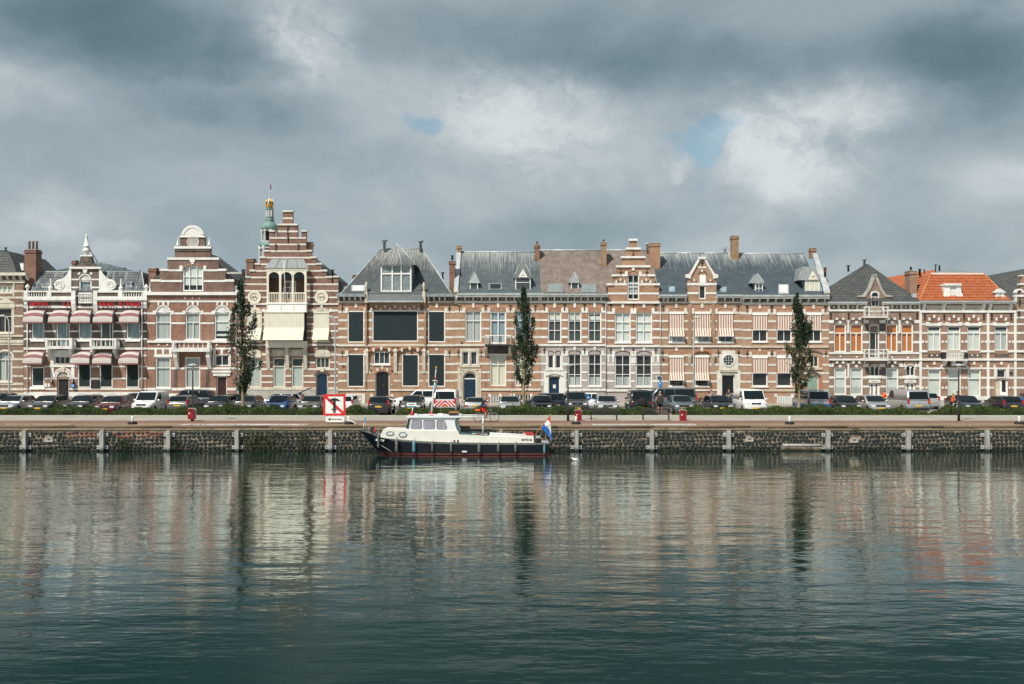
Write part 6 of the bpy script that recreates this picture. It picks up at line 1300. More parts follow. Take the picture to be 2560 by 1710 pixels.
h.wall([(-18, 625, 757, h.yg)]); h.body(-18, 757, 680)
for x in (141, 357, 621):
    h.arc('brick_arch', x - 70, x + 70, 746, 28, 12, 'brick_arch', .02); h.b('keystone', x - 10, 684, x + 10, 720, .07)
    for sg in (-1, 1): h.b('impost', x + sg * 82 - 12, 722, x + sg * 82 + 12, 770, .05)
for x in (141, 357):
    h.arc('brick_arch', x - 70, x + 70, 1128, 26, 12, 'brick_arch', .02); h.b('keystone', x - 11, 1072, x + 11, 1100, .05, m=C_)
    for sg in (-1, 1): h.b('impost', x + sg * 82 - 12, 1102, x + sg * 82 + 12, 1150, .05)
h.arc('window_hood', 556, 692, 1128, 26, 14, 'brick_dark', .08); h.arc('door_hood', 548, 676, 1330, 36, 16, 'brick_dark', .08); h.b('sill', 572, 1240, 700, 1262, .12, m='beige_stone')
for a, b in ((668, 700), (530, 556)): h.b('brick_strip', a, 1140, b, 1238, .03, m='brick_arch'); h.b('brick_strip', a, 1330, b, 1495, .03, m='brick_arch')
for x in (28, 247, 517, 727): h.anchor(x, 728, 'heart')
for x in (30, 250, 730): h.anchor(x, 1125)
eaves(h, -14, 766, 595, 628, 662, list(range(-3, 760, 73)), dia=False)
h.gable(-18, 700, 596, 232, 6, 'slate_blue'); h.dormer(54, 188, 585, 492, 100, 166, 495, 580, 405, 'zinc', -.35, 2, 2, (537,)); h.skylight(306, 508, 396, 592, .22, -1.2, 'blind_light', 'lead_light')
h.dormer(484, 684, 588, 464, 545, 672, 460, 582, 344, 'zinc', -.3, 3, 3, (492,), 'blind_cream', 110); h.prism('dormer_pediment', [(575, 460), (660, 460), (618, 385)], 'frame_cream', -.12, .4); h.ring('pediment_arch', 618, 440, 8, 15, 'lead', -.1, .15, 0, 180, 8)
h.poly('party_coping', [(715, 578, .3), (768, 562, .3), (646, 214, -6), (606, 216, -6)], 'lead_light', .35); h.chim(598, 180, 642, 222, -5.8, .8, 'brick_yellow'); h.b('kneeler', 730, 562, 768, 580, .45, .3, C_); h.b('kneeler', 740, 580, 764, 668, .22, .2, C_)
h.chim(720, 450, 745, 560, -1.8, .6, 'brick_yellow'); h.vent(722, 350, 450, 22, -2, 'dark_iron', False); h.vent(722, 348, 376, 23, -2, 'ridge_orange', False)
h.b('basement_head', 272, 1478, 296, 1506, .05, m=W_); h.b('basement_head', 420, 1478, 444, 1506, .05, m=W_); h.b('basement_window', 296, 1495, 424, 1568, .02, m='curtain_grey')
for k in range(9): x = 298 + k * 15.5; h.b('basement_bar', x - 2.5, 1496, x + 2.5, 1567, .06, m='frame_white')

# ---- 11 orange blinds
h = F(2040, 620, 4.02, 'orange_blind_house', 'brown brick house with orange blinds, white iron balconies and grey tiled tent roof', 131, 1039, 'brick_h11')
for a, b in ((182, 304), (344, 470), (702, 821), (857, 977)): h.win(a, 765, b, 1046, 2, (854,), 'orange_blind', mfrom=1, fw=.11, bar=.09)
h.win(536, 770, 636, 1108, (.72,), (850,), fills=[(770, 848, 'brick_h3', 'blind')], mfrom=1, fw=.1)
for a, b in ((182, 304), (344, 470), (704, 829)): h.win(a, 1205, b, 1476, 1, (1300,), fills=[(1205, 1298, 'blind_light', 'blind'), (1300, 1400, 'blind_light', 'blind'), (1400, 1476, 'curtain_grey', 'curtain')], fw=.12)
for a, b in ((546, 637), (904, 995)):
    h.win(a, 1182, b, 1286, 2, (), 'dark_void', fw=.08, bar=.07); h.spandrel(a, 1180, b, 40); m_ = (a + b) / 2
    h.ring('tracery', m_, 1198, 6, 13, W_, -.06, .15, n=12); h.arc('arch_rim', a - 3, b + 3, 1220, 44, 10, W_, .03)
for a, b, y in ((534, 644, 1308), (893, 1003, 1310)): d = h.door(a, y + 48, b, 1515, 'frame_white', 2, 1); h.b('door_head', a - 4, y, b + 4, y + 46, .06, m=W_); h.prism('door_scroll', [(a + 20, y + 34), (b - 20, y + 34), ((a + b) / 2, y + 12)], C_, .1); h.b('door_cornice', a - 12, y - 10, b + 12, y + 2, .16, m=W_); h.b('lintel', a - 15, y - 26, b + 18, y - 10, .1, m=W_)
for a in (534, 893):
    for x in (a + 20, a + 64): h.b('door_glass', x, 1372, x + 16, 1480, -.175, .2, 'screen_black')
h.hole(548, 500, 638, 590)
h.bands([(838, 858), (935, 958), (1290, 1312), (1382, 1402)], 131, 1039, .03, W_); h.bands([(1047, 1066)], 131, 1039, .08, W_, 'sill_band'); h.bands([(1112, 1130)], 131, 1039, .14, W_, 'string_course'); h.plinth(131, 1039, 1478, W_)
h.wall([(131, 560, 1039, h.yg)]); h.body(131, 1039, 600)
for a, b in ((131, 178), (990, 1039), (478, 530), (640, 700)): h.b('impost', a, 724, b, 755, .06, m=W_)
for a, b in ((131, 178), (478, 530), (640, 698), (838, 902), (998, 1039)): h.b('impost', a, 1164, b, 1196, .06, m=W_)
for x in (243, 407, 761, 917):
    h.arc('brick_arch', x - 66, x + 66, 758, 34, 14, 'brick_dark', .05); h.b('keystone', x - 12, 732, x + 12, 760, .04, m=W_)
    for sg in (-1, 1): h.b('voussoir', x + sg * 32 - 11, 700, x + sg * 32 + 11, 722, .08, m=W_)
for x in (243, 407, 767):
    h.arc('brick_arch', x - 66, x + 66, 1198, 32, 14, 'brick_dark', .05); h.b('keystone', x - 12, 1174, x + 12, 1200, .04, m=W_)
    for sg in (-1, 1): h.b('voussoir', x + sg * 30 - 11, 1140, x + sg * 30 + 11, 1162, .08, m=W_)
for x in (326, 842): h.b('colonnette', x - 9, 745, x + 9, 850, .1, m=W_); h.prism('colonnette_top', [(x - 14, 745), (x + 14, 745), (x, 722)], W_, .12); h.disc('colonnette_drop', x, 858, 6, 'grey_stone', .12)
h.b('colonnette', 318, 1180, 336, 1300, .1, m=W_); h.prism('colonnette_top', [(313, 1180), (341, 1180), (327, 1160)], W_, .12)
for x in (150, 329, 844, 1018): h.anchor(x, 690, 'ornate')
for x in (150, 330, 880, 1022): h.anchor(x, 1150, 'heart')
for x, y in ((248, 1089), (413, 1095), (768, 1100), (925, 1100)): h.disc('boss', x, y, 9, W_, .1)
for a, b in ((128, 518), (668, 1050)):
    h.b('gutter', a, 538, b, 556, .5, .2, 'lead_light'); h.b('cornice', a, 557, b, 570, .36, .2, W_); h.b('frieze_band', a, 614, b, 636, .1, m=W_)
    n = 5
    for i in range(n): x = a + 8 + (b - a - 16) * i / (n - 1); h.b('frieze_post', x - 9, 570, x + 9, 615, .12, m=W_)
    for i in range(n - 1): x = a + 8 + (b - a - 16) * (i + .5) / (n - 1); h.disc('boss', x, 594, 9, W_, .08)
h.hip(100, 1040, 535, 500, 515, 168, 4.6, 'tile_dark', .3, (.3, .34, .055, .03), True, None, None, 'tile_dark')
# gabled dormer
gp = [(440, 545), (440, 488), (490, 478), (530, 420), (575, 300), (620, 300), (668, 420), (705, 478), (755, 488), (755, 545)]
h.wall([(520, 500, 680, 560)], 'brick_h11', 'gable_wall_base', polys=[]); X, Z = h.c(593, 545)
gm = MB(); gm.prism([h.c(*q) for q in [(440, 545), (440, 490), (490, 480), (548, 395), (548, 545)]], FY - .02, FY + .4); gm.prism([h.c(*q) for q in [(638, 545), (638, 395), (702, 480), (752, 490), (752, 545)]], FY - .02, FY + .4); gm.prism([h.c(*q) for q in [(548, 440), (548, 395), (583, 290), (612, 290), (638, 395), (638, 440)]], FY - .02, FY + .4); gw = gm.build('gable', 'brick_h11', h.e)
for sg in (-1, 1):
    f_ = lambda x: x if sg < 0 else 1194 - x
    h.prism('gable_coping', [(f_(425), 478), (f_(488), 468), (f_(530), 405), (f_(576), 285), (f_(597), 285), (f_(590), 310), (f_(545), 425), (f_(498), 490), (f_(425), 492)][::-sg], 'grey_stone', .12, .4)
h.b('gable_cap', 578, 262, 614, 282, .16, .4, 'grey_stone'); h.b('gable_band', 440, 524, 548, 542, .05, .1, W_); h.b('gable_band', 638, 524, 752, 542, .05, .1, W_)
w = h.win(552, 440, 636, 588, (.55,), (492,), 'dark_void', reg=False, d=.06, mfrom=1, fw=.1); h.ring('arch_frame', 593, 478, 34, 46, W_, .05, .12, 0, 180, 12)
for k, (a, b, y0, y1, yb) in enumerate(((488, 726, 590, 700, 762), (488, 726, 1018, 1132, 1185))):
    bal = h.b('balcony', a, y1 - 14, b, y1, 1.0, .0, W_); h.b('hand_rail', a, y0, b, y0 + 8, 1.0, -.93, W_, bal); h.b('mid_rail', a, y1 - 30, b, y1 - 25, .98, -.94, W_, bal)
    for x in (a, a + 40, b - 48, b - 8): h.b('railing_post', x, y0 - 6, x + 8, y1, 1.0, -.92, W_, bal)
    for i in range(5): x = a + 52 + i * 24; h.ring('scroll_work', x + 10, (y0 + y1) / 2 - 12, 6, 11, W_, .97, -.93, n=10, par=bal); h.b('railing_bar', x - 2, y0 + 6, x + 1, y1 - 14, .97, -.95, W_, bal)
    for i in range(2):
        for x in (a + 22, b - 24): h.ring('scroll_work', x, y0 + 28 + i * 34, 8, 13, 'dark_iron', .97, -.93, n=10, par=bal)
    for x in (a + 3, b - 6):
        X, Z = h.c(x, y0, .5); _, Zb = h.c(x, y1 - 14, .5); box('hand_rail', bal, X - .03, FY - 1, Z - .07, X + .03, FY, Z, W_)
        for i in range(4): box('railing_bar', bal, X - .015, FY - .85 + .22 * i, Zb, X + .015, FY - .82 + .22 * i, Z - .07, W_)
        MB().tube([h.pt(x, y1, .9), h.pt(x, yb, .05)], .035, 6).build('strut', W_, bal)
h.b('date_panel', 560, 735, 615, 765, .06, m='grey_stone'); X, Z = h.c(588, 750, .06); text('date', '1884', h.e, facing(X, FY - .07, Z), .22, 'dark_iron', .004)
for a, b in ((492, 532), (642, 700)): h.b('brick_panel', a, 765, b, 832, .015, m='brick_dark'); h.b('brick_panel', a, 1205, b, 1270, .015, m='brick_dark')
h.vent(325, 172, 220, 24, -9, 'lead'); h.vent(487, 110, 170, 26, -5, 'lead_light'); h.poly('skylight_flashing', [(405, 535, .1), (435, 535, .1), (425, 500, -.4), (408, 500, -.4)], 'lead_light', .05)
# back house with orange roof and chimney between
h2 = F(2040, 620, 4.02, 'rear_house', 'house behind with plain orange pantile roof seen between the two right houses', 700, 1130, 'brick_h12', group=None)
A, B, Cc, D = h2.pt(650, 470, -9), h2.pt(1200, 470, -9), h2.pt(1200, 215, -12), h2.pt(700, 297, -12)
rr = MB().poly([A, B, Cc, D], .2).build('roof', 'tile_orange', h2.e); h2.slates([A, B, Vector((B.x, Cc.y, D.z)), D], .3, .34, 'tile_orange', 'roof_tiles', .03, rr, .05)
box('wall', h2.e, A.x, FY + 9.2, GZ, B.x, FY + 16, A.z, 'brick_h12')

# ---- 12 orange mansard
h = F(2280, 640, 4.239, 'orange_roof_house', 'brown brick house with orange pantile mansard and white pilasters', 80, 1108, 'brick_h12')
for a, b in ((166, 305), (376, 516), (586, 726), (876, 1016)):
    h.win(a, 745, b, 1000, 2, (813,), fills=[(745, 782, 'curtain_dark', 'curtain'), (782, 1000, 'blind_light' if a < 600 else 'curtain_grey', 'blind')], mfrom=1, fw=.09, bar=.07)
for a, b in ((168, 306), (380, 520), (592, 730)): h.win(a, 1200, b, 1486, 2 if False else 1, (1295,), 'blind_light', fw=.1, bar=.1)
d = h.door(880, 1300, 1022, 1520, 'frame_white', 1, 1); h.win(903, 1205, 994, 1290, 1, (), 'dark_void', fw=.07)
h.b('door_glass', 952, 1315, 992, 1440, -.17, .2, 'screen_black'); h.b('door_side', 886, 1312, 932, 1490, -.168, .2, 'beige_stone')
h.bands([(805, 825), (1280, 1302)], 104, 1086, .03, W_); h.bands([(997, 1021)], 80, 1108, .1, W_, 'sill_band'); h.bands([(1085, 1108)], 80, 1108, .14, W_, 'string_course'); h.bands([(1182, 1199)], 80, 1108, .04, W_); h.plinth(80, 1108, 1486, W_); h.bands([(1524, h.yg + 9)], 80, 1108, .09, 'grey_stone', 'plinth')
h.wall([(80, 490, 1108, h.yg)]); h.body(80, 1108, 540)
for a, b in ((80, 105), (796, 821), (1085, 1109)): h.b('pilaster', a, 600, b, 1486, .07, m=W_)
for y0, y1 in ((896, 920), (1385, 1406)):
    for a in (105, 143, 315, 353, 526, 564, 736, 772, 821, 850, 1026, 1062): h.b('quoin_block', a, y0, a + 22, y1, .04, m=W_)
for x in (236, 446, 656, 946):
    h.arc('brick_arch', x - 66, x + 66, 702, 58, 22, 'brick_h3', .02, 10); h.prism('brick_tympanum', [(x - 58, 700), (x + 58, 700), (x + 36, 660), (x, 650), (x - 36, 660)], 'brick_chimney', .012)
    for dx, dy in ((-48, 28), (0, 0), (48, 28)): h.prism('voussoir', [(x + dx * 1.1 - 12, 626 + dy), (x + dx * 1.1 + 12, 622 + dy), (x + dx + 10, 656 + dy), (x + dx - 10, 658 + dy)], W_, .07)
    h.b('lintel', x - 84, 716, x + 84, 740, .1, m=W_); h.b('lintel', x - 88, 700, x - 50, 718, .07, m=W_); h.b('lintel', x + 50, 700, x + 88, 718, .07, m=W_)
for x in (238, 661, 950):
    h.arc('brick_arch', x - 66, x + 66, 1176, 20, 10, 'brick_arch', .03); h.b('keystone', x - 13, 1122, x + 13, 1152, .07, m=W_)
    for sg in (-1, 1): h.prism('impost', [(x + sg * 82, 1148), (x + sg * 60, 1172), (x + sg * 60, 1184), (x + sg * 82, 1184)][::sg], W_, .06)
h.bands([(714, 732)], 104, 1086, .03, W_)
for x in (137, 343, 553, 763, 847, 1052): h.anchor(x, 652, 'ornate')
for a, b in ((172, 330), (600, 740), (880, 1030)):
    h.b('brick_panel', a, 1036, b, 1074, .015, m='brick_dark')
    if a < 800:
        for x in (a + 38, a + 96): h.prism('diamond', [(x - 11, 1053), (x, 1064), (x + 11, 1053), (x, 1042)], W_, .05)
h.b('gutter', 88, 474, 1104, 488, .62, .2, 'lead_light'); h.b('cornice', 88, 489, 1104, 506, .45, .2, W_); h.b('frieze_band', 80, 576, 1108, 600, .12, m=W_); h.brackets([136, 347, 558, 768, 838, 1058], 508, 576, 32, .35, W_)
for a, b in ((160, 318), (372, 526), (580, 736), (868, 1026)): h.b('frieze_panel', a, 530, b, 570, .06, m='beige_stone'); h.b('panel_rim', a, 526, b, 532, .09, m=W_); h.b('panel_rim', a, 566, b, 572, .088, m=W_); h.b('panel_rim', a - 2, 526, a + 6, 572, .085, m=W_); h.b('panel_rim', b - 6, 526, b + 2, 572, .085, m=W_)
h.hip(78, 1045, 474, 200, 755, 186, 2.2, 'tile_orange', .25, (.27, .36, .085, .05), True, None, 10, 'ridge_orange')
A, B = h.pt(200, 184, -2.1), h.pt(757, 184, -2.1); ap = h.pt(390, 132, -5); back = Vector((0, 6, 0))
MB().add([A, B, B + back, A + back, ap], [(0, 1, 4), (1, 2, 4), (2, 3, 4), (3, 0, 4), (0, 3, 2, 1)]).build('zinc_roof', 'lead', h.e); box('roof_edge', h.e, A.x, A.y - .1, A.z - .12, B.x, A.y + .1, A.z + .04, 'white_paint')
dm = h.b('dormer', 345, 300, 524, 466, -.1, 2.2, 'white_paint'); w_ = h.win(392, 318, 482, 460, 1, (), 'curtain_blue', reg=False, d=.04, fw=.07)
for sg in (-1, 1):
    f_ = lambda x: 437 + sg * x
    h.prism('scroll_side', [(f_(45), 312), (f_(82), 306), (f_(78), 340), (f_(88), 380), (f_(104), 420), (f_(100), 455), (f_(70), 466), (f_(45), 466)][::-sg], W_, -.0, .15, dm)
h.b('dormer_cornice', 350, 290, 526, 312, .15, 2.2, W_, dm); h.b('dormer_sill', 340, 455, 534, 470, .12, .2, W_, dm)
dm = h.b('dormer', 885, 388, 980, 466, .0, 1.6, 'white_paint'); h.win(908, 388, 956, 460, 1, (), 'dark_void', reg=False, d=-.02, fw=.05); h.prism('dormer_pediment', [(870, 388), (1000, 388), (982, 372), (940, 344), (898, 372)][::-1], W_, .15, 1.6, dm)
for x in (888, 978): h.prism('scroll_side', [(x - 14, 466), (x + 14, 466), (x + 8, 420), (x - 4, 410)], W_, .06, .1, dm)
bal = h.b('balcony', 345, 1090, 592, 1112, .9, -.0, W_); h.b('hand_rail', 348, 1012, 590, 1020, .88, -.8, W_, bal)
for i in range(7): x = 372 + i * 26; h.ring('scroll_work', x + 12, 1040, 7, 14, W_, .86, -.8, n=10, par=bal); h.ring('scroll_work', x + 12, 1070, 6, 12, W_, .86, -.8, n=10, par=bal); h.b('railing_bar', x - 2, 1018, x + 2, 1092, .86, -.82, W_, bal)
for x in (350, 586): h.b('side_guard', x - 9, 1018, x + 9, 1090, .86, -.02, 'dark_iron', bal)
h.brackets([362, 452, 575], 1112, 1166, 26, .6, W_); h.b('under_balcony_panel', 375, 1114, 560, 1172, .02, m='brick_dark')  # dark brick panel on the wall between the balcony brackets
h.b('door_surround', 872, 1182, 900, 1290, .06, m=W_); h.b('door_surround', 998, 1182, 1030, 1290, .06, m=W_); h.disc('wall_lamp', 1053, 1240, 14, 'dark_iron', .1)
h.chim(-22, 160, 54, 440, -1.6, 1.3, 'brick_h12', 1, poth=.45); h.vent(82, 135, 190, 26, -4, 'dark_iron', False); h.vent(250, 90, 150, 12, -4, 'dark_iron'); h.vent(290, 100, 150, 20, -4, 'dark_iron', False); h.vent(130, 140, 170, 14, -4, 'lead')
h.poly('slate_patch', [(-60, 460, -1.2), (0, 460, -1.2), (40, 200, -3.6), (-20, 330, -3.0)], 'slate_blue', .08); h.b('lead_corner', 10, 395, 48, 440, .1, .3, 'lead_light')

# ---- 13 right edge
h = F(2280, 640, 4.239, 'curved_gable_house', 'brown brick house with white curved gable cut by the right edge of the photo', 1110, 1900, 'brick_h11')
for a in (1230, 1440, 1650): h.win(a, 745, a + 135, 1000, 2, (813,), 'curtain_grey', mfrom=1); h.win(a, 1200, a + 135, 1486, 1, (1295,), 'curtain_grey')
h.bands([(568, 588), (640, 662), (714, 732), (805, 825), (896, 918), (1182, 1199), (1280, 1300), (1385, 1405)], 1110, 1900, .03, W_); h.bands([(997, 1021), (1085, 1108)], 1110, 1900, .12, W_, 'string_course'); h.plinth(1110, 1900, 1486, W_)
h.wall([(1110, 430, 1900, h.yg), (1150, 300, 1420, 440)]); h.body(1110, 1900, 500)
h.ring('gable_volute', 1142, 392, 30, 46, W_, .08, .38, 0, 180); h.b('gable_volute_base', 1090, 410, 1188, 432, .1, .38, W_); h.b('gable_volute_leg', 1096, 430, 1112, 490, .08, .3, W_); h.b('coping', 1140, 288, 1430, 306, .1, .4, W_); h.b('gable_post', 1160, 210, 1240, 300, .05, .35, 'brick_h12'); h.b('coping', 1150, 200, 1250, 214, .1, .4, W_)
h.anchor(1142, 500, 'ornate'); h.anchor(1135, 620, 'ornate')
h.hip(1112, 1900, 500, 1300, 1700, 118, 6, 'tile_dark', 0, (.3, .36, .05, .03), True, None, 24, 'tile_dark')

# ---- church tower far behind
TY = 260.0; ts = FPX / TY
def tower():
    cx = (674 - 1280) / ts; Z = lambda cy: CAMZ + (HOR - 440 - cy / 2.75) / ts; q = 1 / 2.75 / ts
    e = empty('church_tower', (cx, TY, GZ), 'slender church tower with green copper domes and golden crown behind the stepped gable', 'church tower')
    box('shaft', e, cx - 3.3, TY - 3.3, GZ, cx + 3.3, TY + 3.3, Z(640), 'brick_h12')
    def tier(yt, yb, r, n=8):
        zb, zt = Z(yb), Z(yt); MB().lathe((cx, TY, zb), [(r * q * .55, 0), (r * q * .55, zt - zb)], 8, a0=.39).build('lantern_core', 'dark_void', e)
        for k in range(n):
            a = 2 * math.pi * (k + .5) / n; x, y = cx + math.cos(a) * r * q, TY + math.sin(a) * r * q; MB().lathe((x, y, zb), [(r * q * .16, 0), (r * q * .13, (zt - zb) * .1), (r * q * .13, (zt - zb) * .85), (r * q * .2, zt - zb)], 8).build('column', 'tower_grey', e)
        MB().lathe((cx, TY, zb), [(r * q * 1.1, 0), (r * q * 1.1, (zt - zb) * .12)], 8, a0=.39).build('parapet', 'tower_grey', e)
        am = MB()
        for k in range(n):
            a = 2 * math.pi * k / n; w_ = r * q * .42; z0 = zb + (zt - zb) * .72
            am.add([(cx + math.cos(a + s_ * .39) * r * q, TY + math.sin(a + s_ * .39) * r * q, zz) for s_ in (-1, -.5, .5, 1) for zz in ((z0 if abs(s_) == 1 else zt - (zt - zb) * .12), zt)], [(0, 1, 3, 2), (2, 3, 5, 4), (4, 5, 7, 6)])
        am.build('arcade', 'tower_grey', e)
    tier(485, 640, 66); tier(372, 462, 52)
    MB().lathe((cx, TY, Z(490)), [(r * q, (490 - y) * q) for y, r in ((492, 68), (482, 74), (472, 72), (462, 60), (458, 50))], 16).build('lower_cornice', 'copper_green', e)
    MB().lathe((cx, TY, Z(372)), [(r * q, (372 - y) * q) for y, r in ((374, 56), (366, 60), (350, 61), (338, 54), (325, 38), (312, 28), (306, 32), (298, 30), (290, 24))], 16).build('dome', 'copper_green', e)
    MB().lathe((cx, TY, Z(292)), [(r * q, (292 - y) * q) for y, r in ((292, 26), (286, 30), (282, 22), (262, 22), (258, 26), (252, 20), (236, 18), (232, 26), (222, 28), (220, 12))], 10).build('lantern', 'copper_green', e)
    for k in range(8): a = 2 * math.pi * k / 8; box('lantern_pilaster', e, cx + math.cos(a) * 22 * q - .2, TY + math.sin(a) * 22 * q - .2, Z(282), cx + math.cos(a) * 22 * q + .2, TY + math.sin(a) * 22 * q + .2, Z(236), 'tower_grey')
    MB().lathe((cx, TY, Z(220)), [(r * q, (220 - y) * q) for y, r in ((220, 18), (214, 24), (200, 26), (196, 23), (190, 25))], 12).build('crown_band', 'gold', e)
    for k in range(8):
        a = 2 * math.pi * k / 8; P_ = lambda r, y: (cx + math.cos(a) * r * q, TY + math.sin(a) * r * q, Z(y)); MB().tube([P_(24, 195), P_(26, 180), P_(18, 166), P_(3, 160)], .25, 5).build('crown_arch', 'gold' if k % 2 else 'sign_white', e)
    MB().lathe((cx, TY, Z(195)), [(15 * q, 0), (17 * q, 14 * q), (9 * q, 28 * q), (1 * q, 34 * q)], 10).build('crown_cap', 'red_dark', e)
    MB().lathe((cx, TY, Z(162)), [(3 * q, 0), (6 * q, 5 * q), (2 * q, 10 * q), (1.6 * q, 100 * q), (.6 * q, 125 * q)], 8).build('mast', 'tower_grey', e)
    MB().add([(cx + 2 * q, TY, Z(52)), (cx + 12 * q, TY - .6, Z(60)), (cx + 13 * q, TY, Z(88)), (cx + 2 * q, TY + .2, Z(92)), (cx + 2 * q, TY + .1, Z(52)), (cx + 12 * q, TY - .5, Z(60)), (cx + 13 * q, TY + .1, Z(88)), (cx + 2 * q, TY + .3, Z(92))], [(0, 1, 2, 3), (7, 6, 5, 4), (0, 4, 5, 1), (1, 5, 6, 2), (2, 6, 7, 3)]).build('flag', 'maroon', e)
tower()
# ------------------------------------------------------------------ vehicles
mat('car_glass', (.004, .009, .011), .05, 0, .5, var=0); mat('car_black', (.02, .023, .027), .2, var=0, coat=.8); mat('car_darkblue', (.018, .028, .05), .22, var=0, coat=.8); mat('car_grey', (.15, .155, .15), .3, .4, var=0, coat=.8)
mat('car_silver', (.5, .52, .54), .32, .55, var=0, coat=.8); mat('car_bluegrey', (.15, .18, .21), .3, .4, var=0, coat=.8); mat('car_burgundy', (.11, .012, .022), .25, var=0, coat=.8); mat('car_white', (.78, .79, .79), .3, var=0, coat=.5); mat('car_blue', (.02, .13, .36), .25, var=0, coat=.8)
mat('car_darkgrey', (.09, .095, .1), .25, .3, var=0, coat=.8); mat('car_trim', (.018, .019, .02), .7, var=0); mat('tyre', (.015, .015, .016), .85, var=0); mat('alloy', (.5, .51, .53), .35, .7, var=0)
mat('lamp_clear', (.75, .78, .8), .08, var=0, coat=.8); mat('lamp_red', (.42, .01, .012), .15, var=0, coat=.8); mat('plate_yellow', (.78, .47, .03), .5, var=0); mat('chrome', (.65, .66, .68), .15, .9, var=0)
KIND = {  # L, W, H, hood z, belt z, A, B from front, C, D from rear, wheelbase, wheel r
 'hatch': (4.05, 1.75, 1.47, .9, .96, .95, 1.75, .55, .1, 2.5, .31), 'estate': (4.65, 1.82, 1.47, .9, .95, 1.3, 2.1, .5, .08, 2.7, .32), 'sedan': (4.6, 1.8, 1.43, .88, .94, 1.35, 2.1, 1.35, .6, 2.7, .32),
 'suv': (4.65, 1.88, 1.76, 1.08, 1.14, 1.3, 1.95, .45, .1, 2.7, .37), 'van': (4.95, 1.92, 1.97, 1.08, 1.14, .72, 1.42, .16, .05, 3.0, .34), 'small_van': (4.2, 1.76, 1.82, .98, 1.05, .9, 1.6, .18, .05, 2.7, .31), 'jeep': (4.1, 1.8, 1.95, 1.12, 1.17, 1.35, 1.62, .14, .06, 2.5, .39), 'coupe': (4.1, 1.76, 1.32, .84, .9, 1.4, 2.15, 1.2, .45, 2.5, .32)}
def make_car(kind, panel=False, rails=False):
    L, W, H, zh, zb, A, B, C, D, wbase, wr = KIND[kind]; hw = W / 2; f, r = -L / 2, L / 2; boxy = kind in ('van', 'small_van', 'jeep')
    root = bpy.data.objects.new('parked_car' if 'van' not in kind else 'parked_van', None); link(root)
    def loft(rings, name, m, par=root, cap=True):
        n = len(rings[0]); b = MB(); vs = [p for g_ in rings for p in g_]; fs = []
        for i in range(len(rings) - 1):
            for k in range(n): fs.append((i * n + k, i * n + (k + 1) % n, (i + 1) * n + (k + 1) % n, (i + 1) * n + k))
        fs += [tuple(range(n)), tuple(range(len(rings) * n - 1, (len(rings) - 1) * n - 1, -1))]; b.add(vs, fs, 0, True); o = b.build(name, m, par)
        return o
    z0 = .22 if kind != 'jeep' else .35
    def sec(y, w, zt, lo=z0): return [(-w * .9, y, lo), (-w, y, lo + .16), (-w * 1.0, y, (lo + zt) * .52), (-w * .985, y, zt - .12), (-w * .93, y, zt - .03), (-w * .7, y, zt + .012), (0, y, zt + .03), (w * .7, y, zt + .012), (w * .93, y, zt - .03), (w * .985, y, zt - .12), (w, y, (lo + zt) * .52), (w, y, lo + .16), (w * .9, y, lo)]
    nose = .93 if not boxy else .97
    rings = [sec(f, hw * .82 * nose, zh - .3), sec(f + .05, hw * .92 * nose, zh - .2), sec(f + .18, hw * .97 * nose, zh - .1), sec(f + .45, hw * .99, zh - .04), sec(f + A, hw, zb - .01), sec(0, hw, zb), sec(r - D - .15, hw, zb + .01), sec(r - .1, hw * .97, zb - (.02 if kind not in ('sedan', 'coupe') else .02)), sec(r - .02, hw * .93, zb - .14), sec(r, hw * .86, zb - .35)]
    loft(rings, 'body', 'car_black')
    wb, wt = hw * .95, hw * (.8 if not boxy else .9)
    def cab(y, t, pinch=1.):
        zt = zb + (H - zb) * t; wx = wb + (wt - wb) * t
        return [(-wb, y, zb - .05), (-(wb + wx) / 2, y, (zb + zt) / 2), (-wx, y, zt - .07 * t), (-wx * .88, y, zt - .02 * t), (0, y, zt + .02 * t), (wx * .88, y, zt - .02 * t), (wx, y, zt - .07 * t), ((wb + wx) / 2, y, (zb + zt) / 2), (wb, y, zb - .05)]
    loft([cab(f + A, 0), cab(f + B, .97), cab(f + B + .3, 1.), cab(r - C - .3, 1. if boxy else .985), cab(r - C, .955 if not boxy else .98), cab(r - D, 0)], 'cabin', 'car_black')
    side = lambda y, t, e=.012: None
    def sp(sx, y, t): wx = wb + (wt - wb) * t; return (sx * (wx + .016), y, zb + (H - zb) * t)
    fy = lambda t: f + A + (B - A) * t / .97; ry = lambda t: r - D - (C - D) * t / .955
    e = .045
    def pane(name, pts, m='car_glass', n=None):
        P_ = [Vector(p) for p in pts]; nn = (P_[1] - P_[0]).cross(P_[2] - P_[0]).normalized()
        if nn.dot(Vector(n)) < 0: nn = -nn
        P_ = [p + nn * e for p in P_]; k = len(P_); MB().add(P_ + [p - nn * .03 for p in P_], [tuple(range(k)), tuple(range(2 * k - 1, k - 1, -1))] + [(i, k + i, k + (i + 1) % k, (i + 1) % k) for i in range(k)]).build(name, m, root)
    xw = lambda t: (wb + (wt - wb) * t)
    pane('windscreen', [(-xw(.06) * .9, fy(.06), zb + (H - zb) * .06), (xw(.06) * .9, fy(.06), zb + (H - zb) * .06), (xw(.88) * .87, fy(.86) + .0, zb + (H - zb) * .86), (-xw(.88) * .87, fy(.86) + .0, zb + (H - zb) * .86)], n=(0, -1, .5))
    pane('rear_window', [(-xw(.1) * .86, ry(.1), zb + (H - zb) * .1), (xw(.1) * .86, ry(.1), zb + (H - zb) * .1), (xw(.82) * .84, ry(.82), zb + (H - zb) * .82), (-xw(.82) * .84, ry(.82), zb + (H - zb) * .82)], n=(0, 1, .3))
